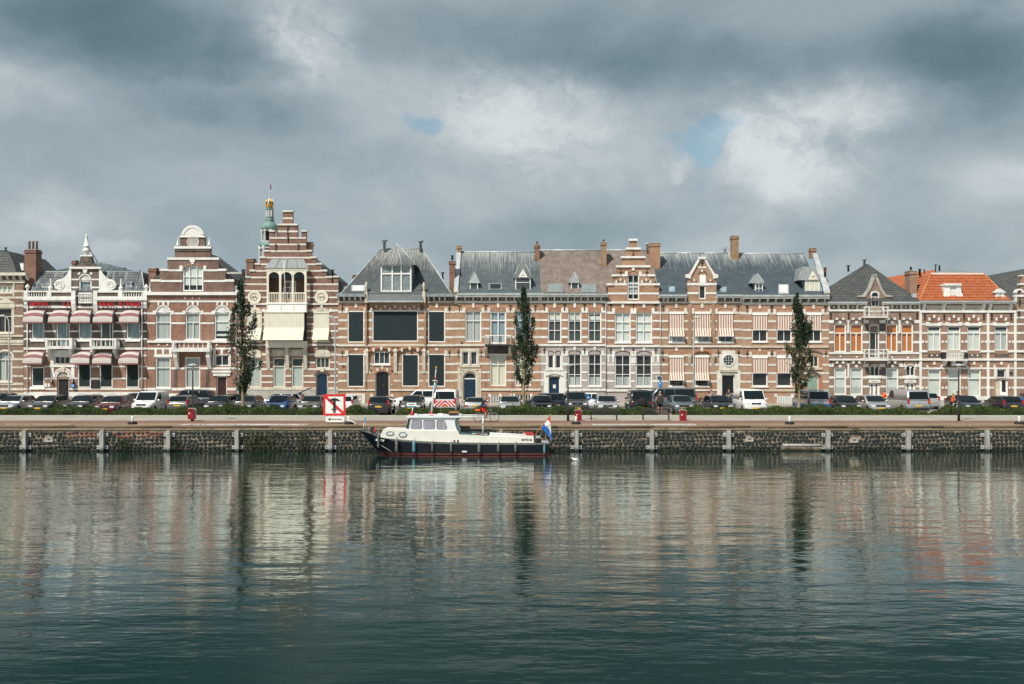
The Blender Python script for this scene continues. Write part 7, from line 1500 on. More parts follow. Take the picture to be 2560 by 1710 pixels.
    y0, y1 = fy(.1) + .28, ry(.1) - .1; mids = [y0 + .95, y0 + 1.9] if not panel else [y0 + .95]
    edges = [None] + mids + ([None] if not panel else [])
    for sx in (-1, 1):
        for i in range(len(edges) - 1):
            a0, a1 = (fy(.1) + .22, fy(.82) + .16) if edges[i] is None else (edges[i] + .04,) * 2
            b0, b1 = (ry(.1) - .18, ry(.82) - .14) if edges[i + 1] is None else (edges[i + 1] - .04,) * 2
            if b1 - a1 < .12: continue
            pane('side_window', [(sx * xw(.1), a0, zb + (H - zb) * .1), (sx * xw(.1), b0, zb + (H - zb) * .1), (sx * xw(.84), b1, zb + (H - zb) * .84), (sx * xw(.84), a1, zb + (H - zb) * .84)], n=(sx, 0, .2))
        MB().lathe((0, 0, 0), [(.02, -.1), (.075, -.07), (.09, 0), (.075, .07), (.02, .1)], 8, sx=1., sy=.7).build('mirror', 'car_black', root, Matrix.Translation((sx * (hw + .1), f + A + .35, zb + .06)) @ Matrix.Rotation(R(90), 4, 'Y'))
        MB().prism([(0, 0), (.3, 0), (.34, .09), (.2, .15), (.0, .12)], -.02, .22).build('headlight', 'lamp_clear', root, Matrix.Translation((sx * hw * .5, f + .02, zh - .3)) @ Matrix.Diagonal((sx, 1, 1, 1)))
        tl = (.42, .14) if kind in ('sedan', 'coupe') else (.5, .11) if not boxy else (.46, .1)
        zt0 = zb - .3 if kind in ('sedan', 'coupe', 'jeep') else zb - .28
        b = MB(); ht = .16 if kind in ('sedan', 'coupe', 'jeep') else tl[0]; wt_ = .34 if kind in ('sedan', 'coupe') else .15; b.prism([(hw * .94 - wt_, zt0), (hw * .95, zt0), (hw * .93, zt0 + ht), (hw * .93 - wt_ * .7, zt0 + ht)], r - .1 - (.08 if ht > .3 else 0), r + (.012 if not boxy else .02) - (.05 if ht > .3 and not boxy else 0)); b.build('taillight', 'lamp_red', root, Matrix.Diagonal((sx, 1, 1, 1)))
        for yy in (-wbase / 2, wbase / 2):
            Wm = Matrix.Translation((sx * (hw - .09), yy - .05, wr)) @ Matrix.Rotation(R(90), 4, 'Y')
            MB().disc((0, 0), wr + .055, -.02, .0, 20).build('wheel_arch', 'car_trim', root, Matrix.Translation((sx * (hw + .002 + (.012 if sx > 0 else 0)), yy - .05, wr + .02)) @ Matrix.Rotation(R(90), 4, 'Z'))
            w = MB().lathe((0, 0, 0), [(wr * .66, -.12), (wr * .95, -.12), (wr, -.08), (wr, .08), (wr * .95, .12), (wr * .66, .12)], 18).build('wheel', 'tyre', root, Wm)
            rm = MB(); rm.lathe((0, 0, 0), [(wr * .64, -.1), (wr * .64, .1)], 16)
            for k in range(5): a = 2 * math.pi * k / 5; rm.tube([(0, 0, sx * .125), (math.cos(a) * wr * .62, math.sin(a) * wr * .62, sx * .12)], .03, 4)
            rm.build('rim', 'alloy', w, Wm)
    box('grille', root, -.38, f - .012, zh - .28, .38, f + .1, zh - .14, 'car_trim'); box('front_bumper', root, -hw * .84, f - .03, .26, hw * .84, f + .15, .44, 'car_black' if not boxy else 'car_trim'); box('air_intake', root, -.5, f - .036, .3, .5, f - .02, .4, 'car_trim')
    box('rear_bumper', root, -hw * .86, r - .12, .3, hw * .86, r + .04, .52, 'car_black' if not boxy else 'car_trim')
    box('number_plate', root, -.26, f - .05, .44, .26, f - .02, .55, 'plate_yellow'); zp = .62 if kind != 'jeep' else .5; box('number_plate', root, -.26, r - .06, zp, .26, r + .022, zp + .11, 'plate_yellow')
    MB().disc((0, 0), .055, -.02, .02, 14).build('badge', 'chrome', root, Matrix.Translation((0, f - .012, zh - .2)))
    MB().disc((0, 0), .05, -.02, .02, 14).build('badge', 'chrome', root, Matrix.Translation((0, r + .0, zb - .18)))
    MB().tube([(-.3, f + A - .03, zb + .04), (.25, f + A + .12, zb + .13)], .012, 4).build('wiper', 'car_trim', root)
    if rails:
        for sx in (-1, 1): MB().tube([(sx * wt * .86, f + B + .2, H), (sx * wt * .86, f + B + .3, H + .06), (sx * wt * .86, r - C - .3, H + .05), (sx * wt * .86, r - C - .2, H - .01)], .02, 5).build('roof_rail', 'lead_light', root)
    if kind == 'jeep':
        MB().lathe((0, 0, 0), [(.05, -.1), (.33, -.1), (.36, -.06), (.36, .06), (.3, .1), (.05, .11)], 20).build('spare_wheel', 'tyre', root, Matrix.Translation((-.05, r + .12, 1.0)) @ Matrix.Rotation(R(-90), 4, 'X'))
    return root
protos = {}
def copy_car(key):
    if key not in protos: protos[key] = make_car(*key); protos[key]['_proto'] = 1
    src = protos[key]
    if src.get('_proto'): del src['_proto']; return src
    c = src.copy(); COL.objects.link(c)
    for ch in src.children:
        d = ch.copy(); COL.objects.link(d); d.parent = c; d.matrix_parent_inverse = ch.matrix_parent_inverse.copy()
        for gch in ch.children:
            k = gch.copy(); COL.objects.link(k); k.parent = d; k.matrix_parent_inverse = gch.matrix_parent_inverse.copy()
    return c
PAINT = ('body', 'cabin', 'mirror', 'front_bumper', 'rear_bumper')
def car(px, kind, facing_, col, label, Y=77.7, panel=False, rails=False, grp='cars parked along the hedge', zoff=0, tint=0):
    L = KIND[kind][0]; o = copy_car((kind, panel, rails)); s = FPX / Y
    if facing_ in 'fr': x, y = (px - 1280) / s, Y + L / 2
    else: x, y = (px - 1280) / s, Y
    o.location = (x, y, GZ - .04 + zoff); o.rotation_euler = (0, 0, {'f': 0, 'r': math.pi, 'L': -math.pi / 2, 'R': math.pi / 2}[facing_] + rnd.uniform(-.03, .03))
    van = 'van' in kind; tag(o, label, 'van' if van else 'car', grp)
    for ch in o.children:
        n = ch.name.split('.')[0]
        if n in PAINT and not (n.endswith('bumper') and kind in ('van', 'small_van', 'jeep')):
            ch.material_slots[0].link = 'OBJECT'; ch.material_slots[0].material = M[col]
    WM[o] = Matrix.Translation(o.location) @ o.rotation_euler.to_matrix().to_4x4()
    return o
def add_part(o, mb, name, m):
    me = mb.mesh(name, m); q = bpy.data.objects.new(name, me); COL.objects.link(q); q.parent = o; return q
car(8, 'hatch', 'f', 'car_silver', 'pale silver car with dark windscreen at the far left edge'); car(93, 'hatch', 'f', 'car_darkgrey', 'dark grey hatchback, left of the hotel door'); car(180, 'estate', 'f', 'car_black', 'black estate with clear side windows, right of the hotel door', rails=True)
car(258, 'estate', 'f', 'car_burgundy', 'burgundy estate showing its bonnet in the hedge gap', Y=76.3, rails=True); car(352, 'small_van', 'f', 'car_white', 'small white delivery van below the hotel right corner', panel=True); car(443, 'estate', 'r', 'car_grey', 'grey estate seen from behind, right of the small white van', Y=78.5)
car(533, 'hatch', 'f', 'car_black', 'black hatchback left of the left columnar tree'); car(603, 'hatch', 'f', 'car_darkgrey', 'dark grey hatchback behind the left columnar tree trunk'); car(688, 'hatch', 'f', 'car_blue', 'bright blue hatchback below the loggia house'); car(768, 'sedan', 'f', 'car_grey', 'grey saloon left of the no anchoring sign')
car(857, 'hatch', 'r', 'car_white', 'white hatchback seen from behind, partly hidden by the anchor sign', Y=78.5); car(946, 'hatch', 'r', 'car_black', 'black hatchback with tall red taillights and yellow plate in the hedge gap', Y=76.4); car(1026, 'hatch', 'f', 'car_darkgrey', 'dark car behind the hedge, left of the boat mast')
cv = car(1112, 'van', 'r', 'car_white', 'white van with red chevron stripes on its rear doors', Y=78.2, panel=True); car(1187, 'coupe', 'r', 'car_silver', 'low silver coupe seen from behind, left of the cyclist', Y=78.2); car(1274, 'sedan', 'f', 'car_silver', 'silver saloon facing the canal, right of the cyclist', Y=77.2)
car(1356, 'hatch', 'f', 'car_black', 'black hatchback facing the canal, right of the middle columnar tree'); car(1443, 'suv', 'f', 'car_darkgrey', 'dark off-road car with pale grille behind the lamp post', rails=True); car(1521, 'hatch', 'f', 'car_silver', 'silver hatchback above the left bench')
car(1604, 'jeep', 'r', 'car_black', 'black boxy off-road car with spare wheel on its back'); car(1712, 'hatch', 'f', 'car_bluegrey', 'blue grey hatchback with dark oval grille, above the right red bin'); car(1808, 'hatch', 'f', 'car_black', 'black hatchback left of the big white van'); wv = car(1893, 'van', 'f', 'car_white', 'white transporter van with blue lettering, facing the canal', panel=True)
bv = car(2050, 'van', 'r', 'car_silver', 'silver over blue van seen from behind, right of the right columnar tree'); car(2128, 'hatch', 'f', 'car_black', 'black hatchback right of the silver and blue van'); car(2203, 'hatch', 'f', 'car_silver', 'silver compact car with chrome grille and yellow plate'); sv = car(2297, 'van', 'r', 'car_silver', 'plain silver van seen from behind, at the right hedge gap', panel=True)
car(2440, 'hatch', 'f', 'car_darkblue', 'black hatchback with long headlights, right of the couple'); car(2536, 'hatch', 'r', 'car_black', 'black hatchback seen from behind at the right edge of the photo', Y=77.2)
G2 = 'cars on the street behind the first row'
car(20, 'estate', 'R', 'car_black', 'black estate on the street behind the silver car, far left', Y=86.2, grp=G2); car(322, 'hatch', 'f', 'car_darkblue', 'dark blue hatchback peeping out between burgundy estate and white van', Y=84, grp=G2); car(512, 'suv', 'R', 'car_darkblue', 'dark blue estate side-on behind the lamp post, left of the brown door', Y=86.2, grp=G2)
ov = car(700, 'estate', 'L', 'car_silver', 'silver estate side-on with raised black tailgate', Y=86.2, grp=G2); car(1050, 'suv', 'L', 'car_white', 'white off-road car side-on, left of the chevron van', Y=86.2, grp=G2); car(1358, 'estate', 'L', 'car_darkblue', 'dark blue estate side-on below the blue door with notice', Y=86, grp=G2)
car(1484, 'hatch', 'R', 'car_white', 'white car side-on behind the round arrow sign', Y=86.4, grp=G2); car(1668, 'van', 'L', 'car_bluegrey', 'grey blue van side-on behind the standing man', Y=86, grp=G2); car(1842, 'estate', 'L', 'car_darkblue', 'dark blue car side-on, half hidden by the white van', Y=86.4, grp=G2); car(2328, 'hatch', 'r', 'car_silver', 'small silver car behind the plain silver van', Y=86, grp=G2); car(2572, 'estate', 'L', 'car_blue', 'blue car on the street cut by the right edge', Y=86, grp=G2)
car(578, 'sedan', 'L', 'car_darkblue', 'dark blue saloon behind the left columnar tree', Y=85.5, grp=G2)
# chevrons on the van's rear doors
L, Wd = KIND['van'][0], KIND['van'][1]; r_ = L / 2; b = MB()
for sx in (-1, 1):
    for k in range(6):
        x0 = .12 + k * .3; pts = [(x0, .62), (x0 + .15, .62), (x0 + .15 - .5, 1.12), (x0 - .5, 1.12)]
        for lim, sg in ((.01, 1), (.84, -1)):      # clip the slanted band to the door
            out = []
            for i in range(len(pts)):
                p, q = pts[i - 1], pts[i]; a_, b_ = sg * (p[0] - lim), sg * (q[0] - lim)
                if (a_ >= 0) != (b_ >= 0): t = a_ / (a_ - b_); out.append((p[0] + (q[0] - p[0]) * t, p[1] + (q[1] - p[1]) * t))
                if b_ >= 0: out.append(q)
            pts = out
        if len(pts) > 2: b.prism([(sx * x, z) for x, z in pts], r_, r_ + .035)
add_part(cv, b, 'chevron_stripes', 'sign_red'); add_part(cv, MB().box(-.86, r_ - .25, .6, .86, r_ + .02, 1.13), 'chevron_board', 'sign_white')
b = MB(); b.box(-Wd / 2 * .97, -L / 2 + .5, .3, -Wd / 2 - .006, r_ - .1, .8); b.box(Wd / 2 * .97, -L / 2 + .5, .3, Wd / 2 + .006, r_ - .1, .8); b.box(-Wd / 2 * .9, r_ - .3, .4, Wd / 2 * .9, r_ + .025, .84); add_part(bv, b, 'lower_panel', 'car_blue')
b = MB()
for k in range(2): b.prism([(k * .34, 0), (k * .34 + .2, 0), (k * .34 + .42, .5), (k * .34 + .2, .5)], -.006, .006)
q = add_part(wv, b, 'side_lettering', 'car_blue'); q.matrix_basis = Matrix.Translation((-Wd / 2 * .94 - .005, .4, 1.3)) @ Matrix.Rotation(R(-90), 4, 'Z') @ Matrix.Rotation(R(-10), 4, 'X')
b = MB(); Le = KIND['estate'][0] / 2; b.add([(-.7, Le - .55, 1.48), (.7, Le - .55, 1.48), (.65, Le + .45, 1.95), (-.65, Le + .45, 1.95), (-.7, Le - .55, 1.42), (.7, Le - .55, 1.42), (.65, Le + .5, 1.86), (-.65, Le + .5, 1.86)], [(0, 1, 2, 3), (7, 6, 5, 4), (0, 4, 5, 1), (1, 5, 6, 2), (2, 6, 7, 3), (3, 7, 4, 0)]); add_part(ov, b, 'open_tailgate', 'car_black')
# ------------------------------------------------------------------ people and bicycles
mat('skin', (.5, .27, .18), .55, var=.05); mat('hair_brown', (.07, .04, .025), .7, var=.2); mat('hair_grey', (.3, .28, .26), .7, var=.2); mat('hair_ginger', (.4, .15, .05), .7, var=.2); mat('hair_blond', (.5, .33, .14), .7, var=.2)
mat('cloth_black', (.015, .016, .02), .85, var=.2); mat('cloth_dark', (.045, .045, .042), .9, var=.2); mat('cloth_orange', (.72, .13, .03), .8, var=.1); mat('cloth_red', (.62, .05, .03), .8, var=.1); mat('cloth_blue', (.02, .16, .42), .8, var=.1); mat('cloth_grey', (.25, .27, .3), .9, var=.1); mat('cloth_white', (.7, .7, .68), .9, var=.1); mat('cap_grey', (.28, .3, .36), .9, var=.1)
def skin(name, nodes, edges, m, parent, lev=1):
    keys = list(nodes); ix = {k: i for i, k in enumerate(keys)}; me = bpy.data.meshes.new(name); me.from_pydata([nodes[k][0] for k in keys], [(ix[a], ix[b]) for a, b in edges], []); me.materials.append(M[m])
    o = bpy.data.objects.new(name, me); link(o, parent); o.modifiers.new('skin', 'SKIN'); sv = me.skin_vertices[0].data
    for k in keys: rr = nodes[k][1]; sv[ix[k]].radius = rr if isinstance(rr, tuple) else (rr, rr); sv[ix[k]].use_root = (k == keys[0])
    s_ = o.modifiers.new('smooth', 'SUBSURF'); s_.levels = lev; s_.render_levels = lev
    for p in me.polygons: p.use_smooth = True
    o.modifiers['skin'].use_smooth_shade = True
    return o
def person(label, base, heading, J=None, top='cloth_dark', bottom='cloth_black', hair='hair_brown', height=1.75, sleeve=.55, shorts=True, cap=None, shoes='cloth_white', grp=None):
    k = height / 1.75; base = Vector(base); e = empty('person', base, label, 'person', grp); rot = Matrix.Rotation(heading, 3, 'Z')
    D = {'pelvis': (0, 0, .96), 'waist': (0, 0, 1.1), 'chest': (0, .0, 1.3), 'neck': (0, .01, 1.48), 'jaw': (0, -.02, 1.57), 'head': (0, -.015, 1.66), 'crown': (0, 0, 1.73), 'shL': (.185, 0, 1.42), 'elL': (.25, .03, 1.14), 'wrL': (.27, -.04, .9), 'haL': (.27, -.07, .82), 'shR': (-.185, 0, 1.42), 'elR': (-.25, .03, 1.14), 'wrR': (-.27, -.04, .9), 'haR': (-.27, -.07, .82),
         'hiL': (.1, 0, .9), 'knL': (.11, -.02, .5), 'anL': (.11, .03, .09), 'toL': (.13, -.16, .035), 'hiR': (-.1, 0, .9), 'knR': (-.11, -.02, .5), 'anR': (-.11, .03, .09), 'toR': (-.13, -.16, .035)}
    D.update(J or {}); w = {n: base + rot @ (Vector(p) * k) for n, p in D.items()}
    rad = {'pelvis': (.17, .13), 'waist': (.16, .125), 'chest': (.185, .135), 'neck': .06, 'jaw': .075, 'head': .1, 'crown': .068, 'sh': .075, 'el': .052, 'wr': .036, 'ha': (.038, .024), 'hi': .1, 'kn': .068, 'an': .044, 'to': .035}
    g = lambda n: rad.get(n, rad.get(n[:2])); sc_ = lambda v, f=1, a=0: tuple(x * k * f + a for x in v) if isinstance(v, tuple) else v * k * f + a
    nodes = {n: (w[n], sc_(g(n))) for n in D}; E = [('pelvis', 'waist'), ('waist', 'chest'), ('chest', 'neck'), ('neck', 'jaw'), ('jaw', 'head'), ('head', 'crown')]
    for s in 'LR': E += [('chest', 'sh' + s), ('sh' + s, 'el' + s), ('el' + s, 'wr' + s), ('wr' + s, 'ha' + s), ('pelvis', 'hi' + s), ('hi' + s, 'kn' + s), ('kn' + s, 'an' + s), ('an' + s, 'to' + s)]
    for s in 'LR':
        d = (w['ha' + s] - w['wr' + s]).normalized(); side = d.cross(Vector((0, 0, 1)));
        if side.length < .2: side = d.cross(Vector((0, 1, 0)))
        side.normalize(); bend = side.cross(d)
        for i in range(4):
            p0 = w['ha' + s] + side * (i - 1.5) * .019; ln = (.075, .085, .08, .062)[i]; nodes[f'f{s}{i}a'] = (p0 + d * ln * .5, .009 * k); nodes[f'f{s}{i}b'] = (p0 + d * ln * .85 + bend * .02, .0075 * k); E += [('ha' + s, f'f{s}{i}a'), (f'f{s}{i}a', f'f{s}{i}b')]
        nodes[f't{s}'] = (w['wr' + s] + d * .06 + side * .055, .01 * k); E.append(('wr' + s, f't{s}'))
    skin('body', nodes, E, 'skin', e)
    T = {n: (w[n], sc_(g(n), 1.3, .02)) for n in ('waist', 'pelvis', 'chest', 'shL', 'shR')}; T['nb'] = (w['chest'].lerp(w['neck'], .75), .1 * k); TE = [('waist', 'pelvis'), ('waist', 'chest'), ('chest', 'nb'), ('chest', 'shL'), ('chest', 'shR')]
    for s in 'LR':
        T['e' + s] = (w['sh' + s].lerp(w['el' + s], min(1, sleeve)), .088 * k); TE.append(('sh' + s, 'e' + s))
        if sleeve > 1: T['w' + s] = (w['el' + s].lerp(w['wr' + s], sleeve - 1), .068 * k); TE.append(('e' + s, 'w' + s))
    skin('shirt', T, TE, top, e)
    Bn = {'pelvis': (w['pelvis'], sc_(rad['pelvis'], 1.22, .02))}; BE = []
    for s in 'LR':
        Bn['h' + s] = (w['hi' + s], .135 * k); Bn['k' + s] = (w['hi' + s].lerp(w['kn' + s], .85 if shorts else 1), .112 * k); BE += [('pelvis', 'h' + s), ('h' + s, 'k' + s)]
        if not shorts: Bn['a' + s] = (w['an' + s] + Vector((0, 0, .03)), .075 * k); BE.append(('k' + s, 'a' + s))
    skin('shorts' if shorts else 'trousers', Bn, BE, bottom, e)
    for s in 'LR': MB().tube([w['an' + s] + Vector((0, 0, .02)), w['an' + s].lerp(w['to' + s], .5), w['to' + s]], [.055 * k, .05 * k, .038 * k], 8).build('shoe', shoes, e)
    hd, cr = w['head'], w['crown']; up = (cr - w['jaw']).normalized(); W_ = Matrix.Translation(hd + up * .02 - rot @ Vector((0, -.025, 0))) @ up.to_track_quat('Z', 'Y').to_matrix().to_4x4()
    MB().lathe((0, 0, 0), [(.085 * k, -.04), (.092 * k, 0), (.086 * k, .04), (.058 * k, .08), (.02 * k, .095)], 12).build('cap' if cap else 'hair', cap or hair, e, W_)
    fwd = rot @ Vector((0, -1, 0)); rt = rot @ Vector((1, 0, 0))
    for s in (-1, 1):
        MB().lathe(tuple(hd + fwd * .088 * k + rt * s * .032 * k), [(.004, -.008), (.01, 0), (.004, .008)], 6).build('eye', 'dark_iron', e); MB().lathe(tuple(hd + rt * s * .092 * k - up * .01), [(.006, -.03), (.016, 0), (.006, .03)], 6).build('ear', 'skin', e)
    MB().tube([hd + fwd * .085 + up * .0, hd + fwd * .115 - up * .03, hd + fwd * .085 - up * .04], [.008, .014, .01], 5).build('nose', 'skin', e); MB().tube([hd + fwd * .085 - up * .065 - rt * .02, hd + fwd * .09 - up * .065 + rt * .02], .006, 5).build('mouth', 'lamp_red', e)
    return e
def bike(xr, xf, Y, zw, label, frame='cloth_grey', rad=.345, grp=None, bag=None, name='bicycle'):
    e = empty(name, ((xr + xf) / 2, Y, zw - rad), label, 'bicycle', grp); d = 1 if xf > xr else -1
    for x in (xr, xf):
        w = MB().ring((x, zw), rad - .03, rad, Y - .018, Y + .018, 0, 360, 28).build('wheel', 'tyre', e); MB().ring((x, zw), rad - .06, rad - .028, Y - .012, Y + .012, 0, 360, 28).build('rim', 'chrome', w); sp = MB()
        for k in range(14): a = 2 * math.pi * k / 14; sp.tube([(x, Y + .01 * (-1) ** k, zw), (x + math.cos(a) * (rad - .05), Y, zw + math.sin(a) * (rad - .05))], .003, 3)
        sp.lathe((x, Y, zw), [(.02, -.02), (.02, .02)], 6); sp.build('spokes', 'chrome', w)
    P_ = lambda u, z, y=0: (xr + (xf - xr) * u, Y + y, zw + z); bb = P_(.4, -.06); st = P_(.28, .5); hd = P_(.8, .5); hb = P_(.76, .68)
    fr = MB(); fr.tube([P_(0, 0), bb], .014, 6); fr.tube([P_(0, 0), P_(.3, .4)], .011, 6); fr.tube([bb, st], .018, 6); fr.tube([P_(.3, .42), hd], .018, 6); fr.tube([bb, P_(.82, .4)], .021, 6); fr.tube([hb, hd, P_(.86, .28), P_(1, 0)], .016, 6); fr.build('frame', frame, e)
    MB().tube([P_(.7, .72, -.28), P_(.74, .74, -.2), hb, P_(.74, .74, .2), P_(.7, .72, .28)], .014, 6).build('handlebar', 'chrome', e); MB().tube([P_(.17, .53), P_(.25, .55), P_(.36, .53)], [.07, .06, .025], 8).build('saddle', 'rubber', e)
    ck = MB(); ck.disc((bb[0], bb[2]), .09, Y + .02, Y + .03, 14); ck.tube([(bb[0], Y - .06, bb[2]), (bb[0] + d * .05, Y - .08, bb[2] - .16)], .012, 5); ck.box(bb[0] + d * .05 - .05, Y - .16, bb[2] - .18, bb[0] + d * .05 + .05, Y - .07, bb[2] - .155); ck.tube([(bb[0], Y + .06, bb[2]), (bb[0] - d * .05, Y + .08, bb[2] + .16)], .012, 5); ck.box(bb[0] - d * .05 - .05, Y + .07, bb[2] + .15, bb[0] - d * .05 + .05, Y + .16, bb[2] + .175); ck.build('crank', 'rubber', e)
    MB().ring((xr, zw), rad + .02, rad + .03, Y - .03, Y + .03, 20, 170, 12).build('mudguard', 'rubber', e)
    MB().tube([P_(.02, 0), P_(-.08, .4), P_(.25, .43)], .01, 5).build('rack', 'rubber', e)
    if bag: box('rear_bag', e, min(P_(-.18, 0)[0], P_(.17, 0)[0]), Y - .13, zw + .43, max(P_(-.18, 0)[0], P_(.17, 0)[0]), Y + .13, zw + .55, bag)
    return e
# cyclist on the red path
CY = 66.9; cs = FPX / CY; cq = lambda px, py: ((px - 1280) / cs, CAMZ + (HOR - py) / cs)
xr, _ = cq(1195, 0); xf, _ = cq(1236, 0); bike(xr, xf, CY, GZ + .347, 'silver bicycle with orange rear bag ridden along the red path', 'chrome', .347, bag='cloth_orange')
bx_, bz_ = cq(1206, 0)[0], GZ
def rider(label, x, Y, z0, h, d, top, bottom, hair, cap=None, sleeve=.55, hip=.93, reach=.5):
    # local frame faces -y; the heading turns that to +x (d=1) or -x (d=-1)
    J = {'pelvis': (0, 0, hip), 'waist': (0, -.06, hip + .14), 'chest': (0, -.14, hip + .36), 'neck': (0, -.19, hip + .53), 'jaw': (0, -.24, hip + .61), 'head': (0, -.245, hip + .70), 'crown': (0, -.235, hip + .77), 'shL': (.18, -.17, hip + .47), 'shR': (-.18, -.17, hip + .47), 'elL': (.25, -.32, hip + .26), 'elR': (-.25, -.32, hip + .26), 'wrL': (.25, -reach, hip + .14), 'wrR': (-.25, -reach, hip + .14), 'haL': (.25, -reach - .07, hip + .1), 'haR': (-.25, -reach - .07, hip + .1),
         'hiL': (.1, -.04, hip - .05), 'knL': (.12, -.36, hip - .24), 'anL': (.12, -.25, .36), 'toL': (.12, -.4, .31), 'hiR': (-.1, -.04, hip - .05), 'knR': (-.12, -.27, hip - .36), 'anR': (-.12, -.14, .2), 'toR': (-.12, -.29, .14)}
    return person(label, (x, Y, z0), math.pi / 2 * d, J, top, bottom, hair, h, sleeve, cap=cap)
rd = rider('cyclist in dark and blue shirt, red shorts and grey cap riding right', bx_ - .02, CY, bz_, 1.75, 1, 'cloth_black', 'cloth_red', 'hair_brown', 'cap_grey', hip=.98)
MB().prism([(bx_ + .0, GZ + 1.06), (bx_ + .16, GZ + 1.1), (bx_ + .2, GZ + 1.32), (bx_ + .1, GZ + 1.4)], CY - .2, CY - .15).build('shirt_panel', 'cloth_blue', rd)
person('man standing with his back to the canal in dark shirt and black shorts', (P(1650, 77.0), 77.0, GZ), math.pi, {'elL': (.3, .05, 1.15), 'wrL': (.27, -.1, .93), 'haL': (.26, -.14, .87), 'elR': (-.28, -.02, 1.15), 'wrR': (-.25, -.18, 1.0), 'haR': (-.23, -.25, .98)}, 'cloth_dark', 'cloth_black', 'hair_grey', 1.84, .6)
bike(P(1790, 86), P(1765, 86), 86, GZ + .33, 'black bicycle ridden on the street behind the parked black hatchback', 'cloth_black'); rider('person in grey shirt cycling left behind the parked black hatchback', P(1784, 86), 86, GZ - .03, 1.78, -1, 'cloth_grey', 'cloth_black', 'hair_ginger', hip=.98)
person('brown haired person by the black door, only the head showing over a car', (P(1822, 89), 89, GZ), .4, None, 'cloth_dark', 'cloth_black', 'hair_brown', 1.68, shorts=False)
bike(P(2205, 84), P(2229, 84), 84, GZ + .33, 'dark bicycle ridden on the street behind the silver compact car', 'cloth_black'); rider('person in bright orange jacket cycling behind the silver compact car', P(2206, 84), 84, GZ - .03, 1.72, 1, 'cloth_orange', 'cloth_black', 'hair_brown', None, 1.9, hip=.98)
person('blond woman in orange top, left one of the couple by the lamp post', (P(2383, 79.6), 79.6, GZ), 1.2, {'elR': (-.2, -.12, 1.15), 'wrR': (-.08, -.28, 1.2), 'haR': (-.04, -.34, 1.24), 'elL': (.2, -.12, 1.12), 'wrL': (.1, -.3, 1.15), 'haL': (.06, -.36, 1.18)}, 'cloth_orange', 'cloth_black', 'hair_blond', 1.62, .4, shorts=False)
person('man in black shirt pointing right, right one of the couple by the lamp post', (P(2394, 79.9), 79.9, GZ), .9, {'elL': (.42, -.12, 1.43), 'wrL': (.6, -.28, 1.46), 'haL': (.68, -.34, 1.47)}, 'cloth_black', 'cloth_dark', 'hair_brown', 1.76, .5)
bike(P(2376, 79.0), P(2400, 79.0), 79.0, GZ + .33, 'bicycle standing beside the couple, mostly hidden by the hedge', 'cloth_white')
person('ginger haired person in white behind the silver saloon, only head and shoulders showing', (P(1279, 85), 85, GZ), 1.3, None, 'cloth_white', 'cloth_grey', 'hair_ginger', 1.62, shorts=False)
for i, (a, c, col) in enumerate(((1741, 1765, 'cloth_black'), (1748, 1772, 'cloth_grey'), (1756, 1733, 'cloth_black'))): bike(P(a, 87.5 + i * .5), P(c, 87.5 + i * .5), 87.5 + i * .5, GZ + .33, ('black parked bicycle before the red awnings, front one of the cluster', 'grey parked bicycle before the red awnings, middle of the cluster', 'black parked bicycle before the red awnings, nearest the wall')[i], col, grp='bicycles parked on the street')
# ------------------------------------------------------------------ boat
mat('hull_black', (.008, .010, .018), .4, var=.3, vs=2, coat=.3); mat('boot_red', (.18, .038, .028), .6, var=.3, vs=3); mat('boat_cream', (.73, .72, .65), .5, var=.12, vs=1.2); mat('boat_white', (.74, .77, .78), .4, var=.08); mat('strake', (.16, .17, .17), .7, var=.4, vs=3); mat('teal_frame', (.06, .14, .15), .5, var=.2); mat('lilac_curtain', (.36, .33, .4), .85, var=.45, vs=1.5, stretch=(9, 1, .2)); mat('varnish', (.42, .17, .05), .4, var=.2); mat('fender_grey', (.2, .2, .18), .8, var=.5, vs=6, col2=(.05, .05, .045)); mat('fender_teal', (.1, .3, .34), .7, var=.4, vs=5); mat('flag_blue', (.02, .14, .5), .7, var=.1); mat('flag_red', (.75, .05, .03), .7, var=.1); mat('cyan_blue', (.03, .3, .5), .7, var=.2); mat('boat_red', (.4, .02, .02), .5, var=.1)
BY = 59.7; bs = FPX / BY; bq = lambda px, py: ((px - 1280) / bs, CAMZ + (HOR - py) / bs)
boat = empty('cabin_boat', (-3.5, 61.0, 0), 'black hulled cabin boat with cream superstructure and white wheelhouse moored at the quay', 'boat')
CYB = 61.0
st = [  # px top, sheer row, half beam, px waterline, half beam at waterline
 (896, 1072.5, .06, 950, .03), (906, 1075, .34, 956, .12), (922, 1080.5, .72, 964, .38), (945, 1089, 1.05, 974, .7), (985, 1097.5, 1.35, 998, 1.05), (1040, 1102, 1.47, 1042, 1.3), (1120, 1105.5, 1.5, 1120, 1.4), (1230, 1107, 1.5, 1230, 1.42), (1320, 1107.5, 1.46, 1320, 1.36), (1374, 1106.5, 1.36, 1372, 1.22)]
lev = []
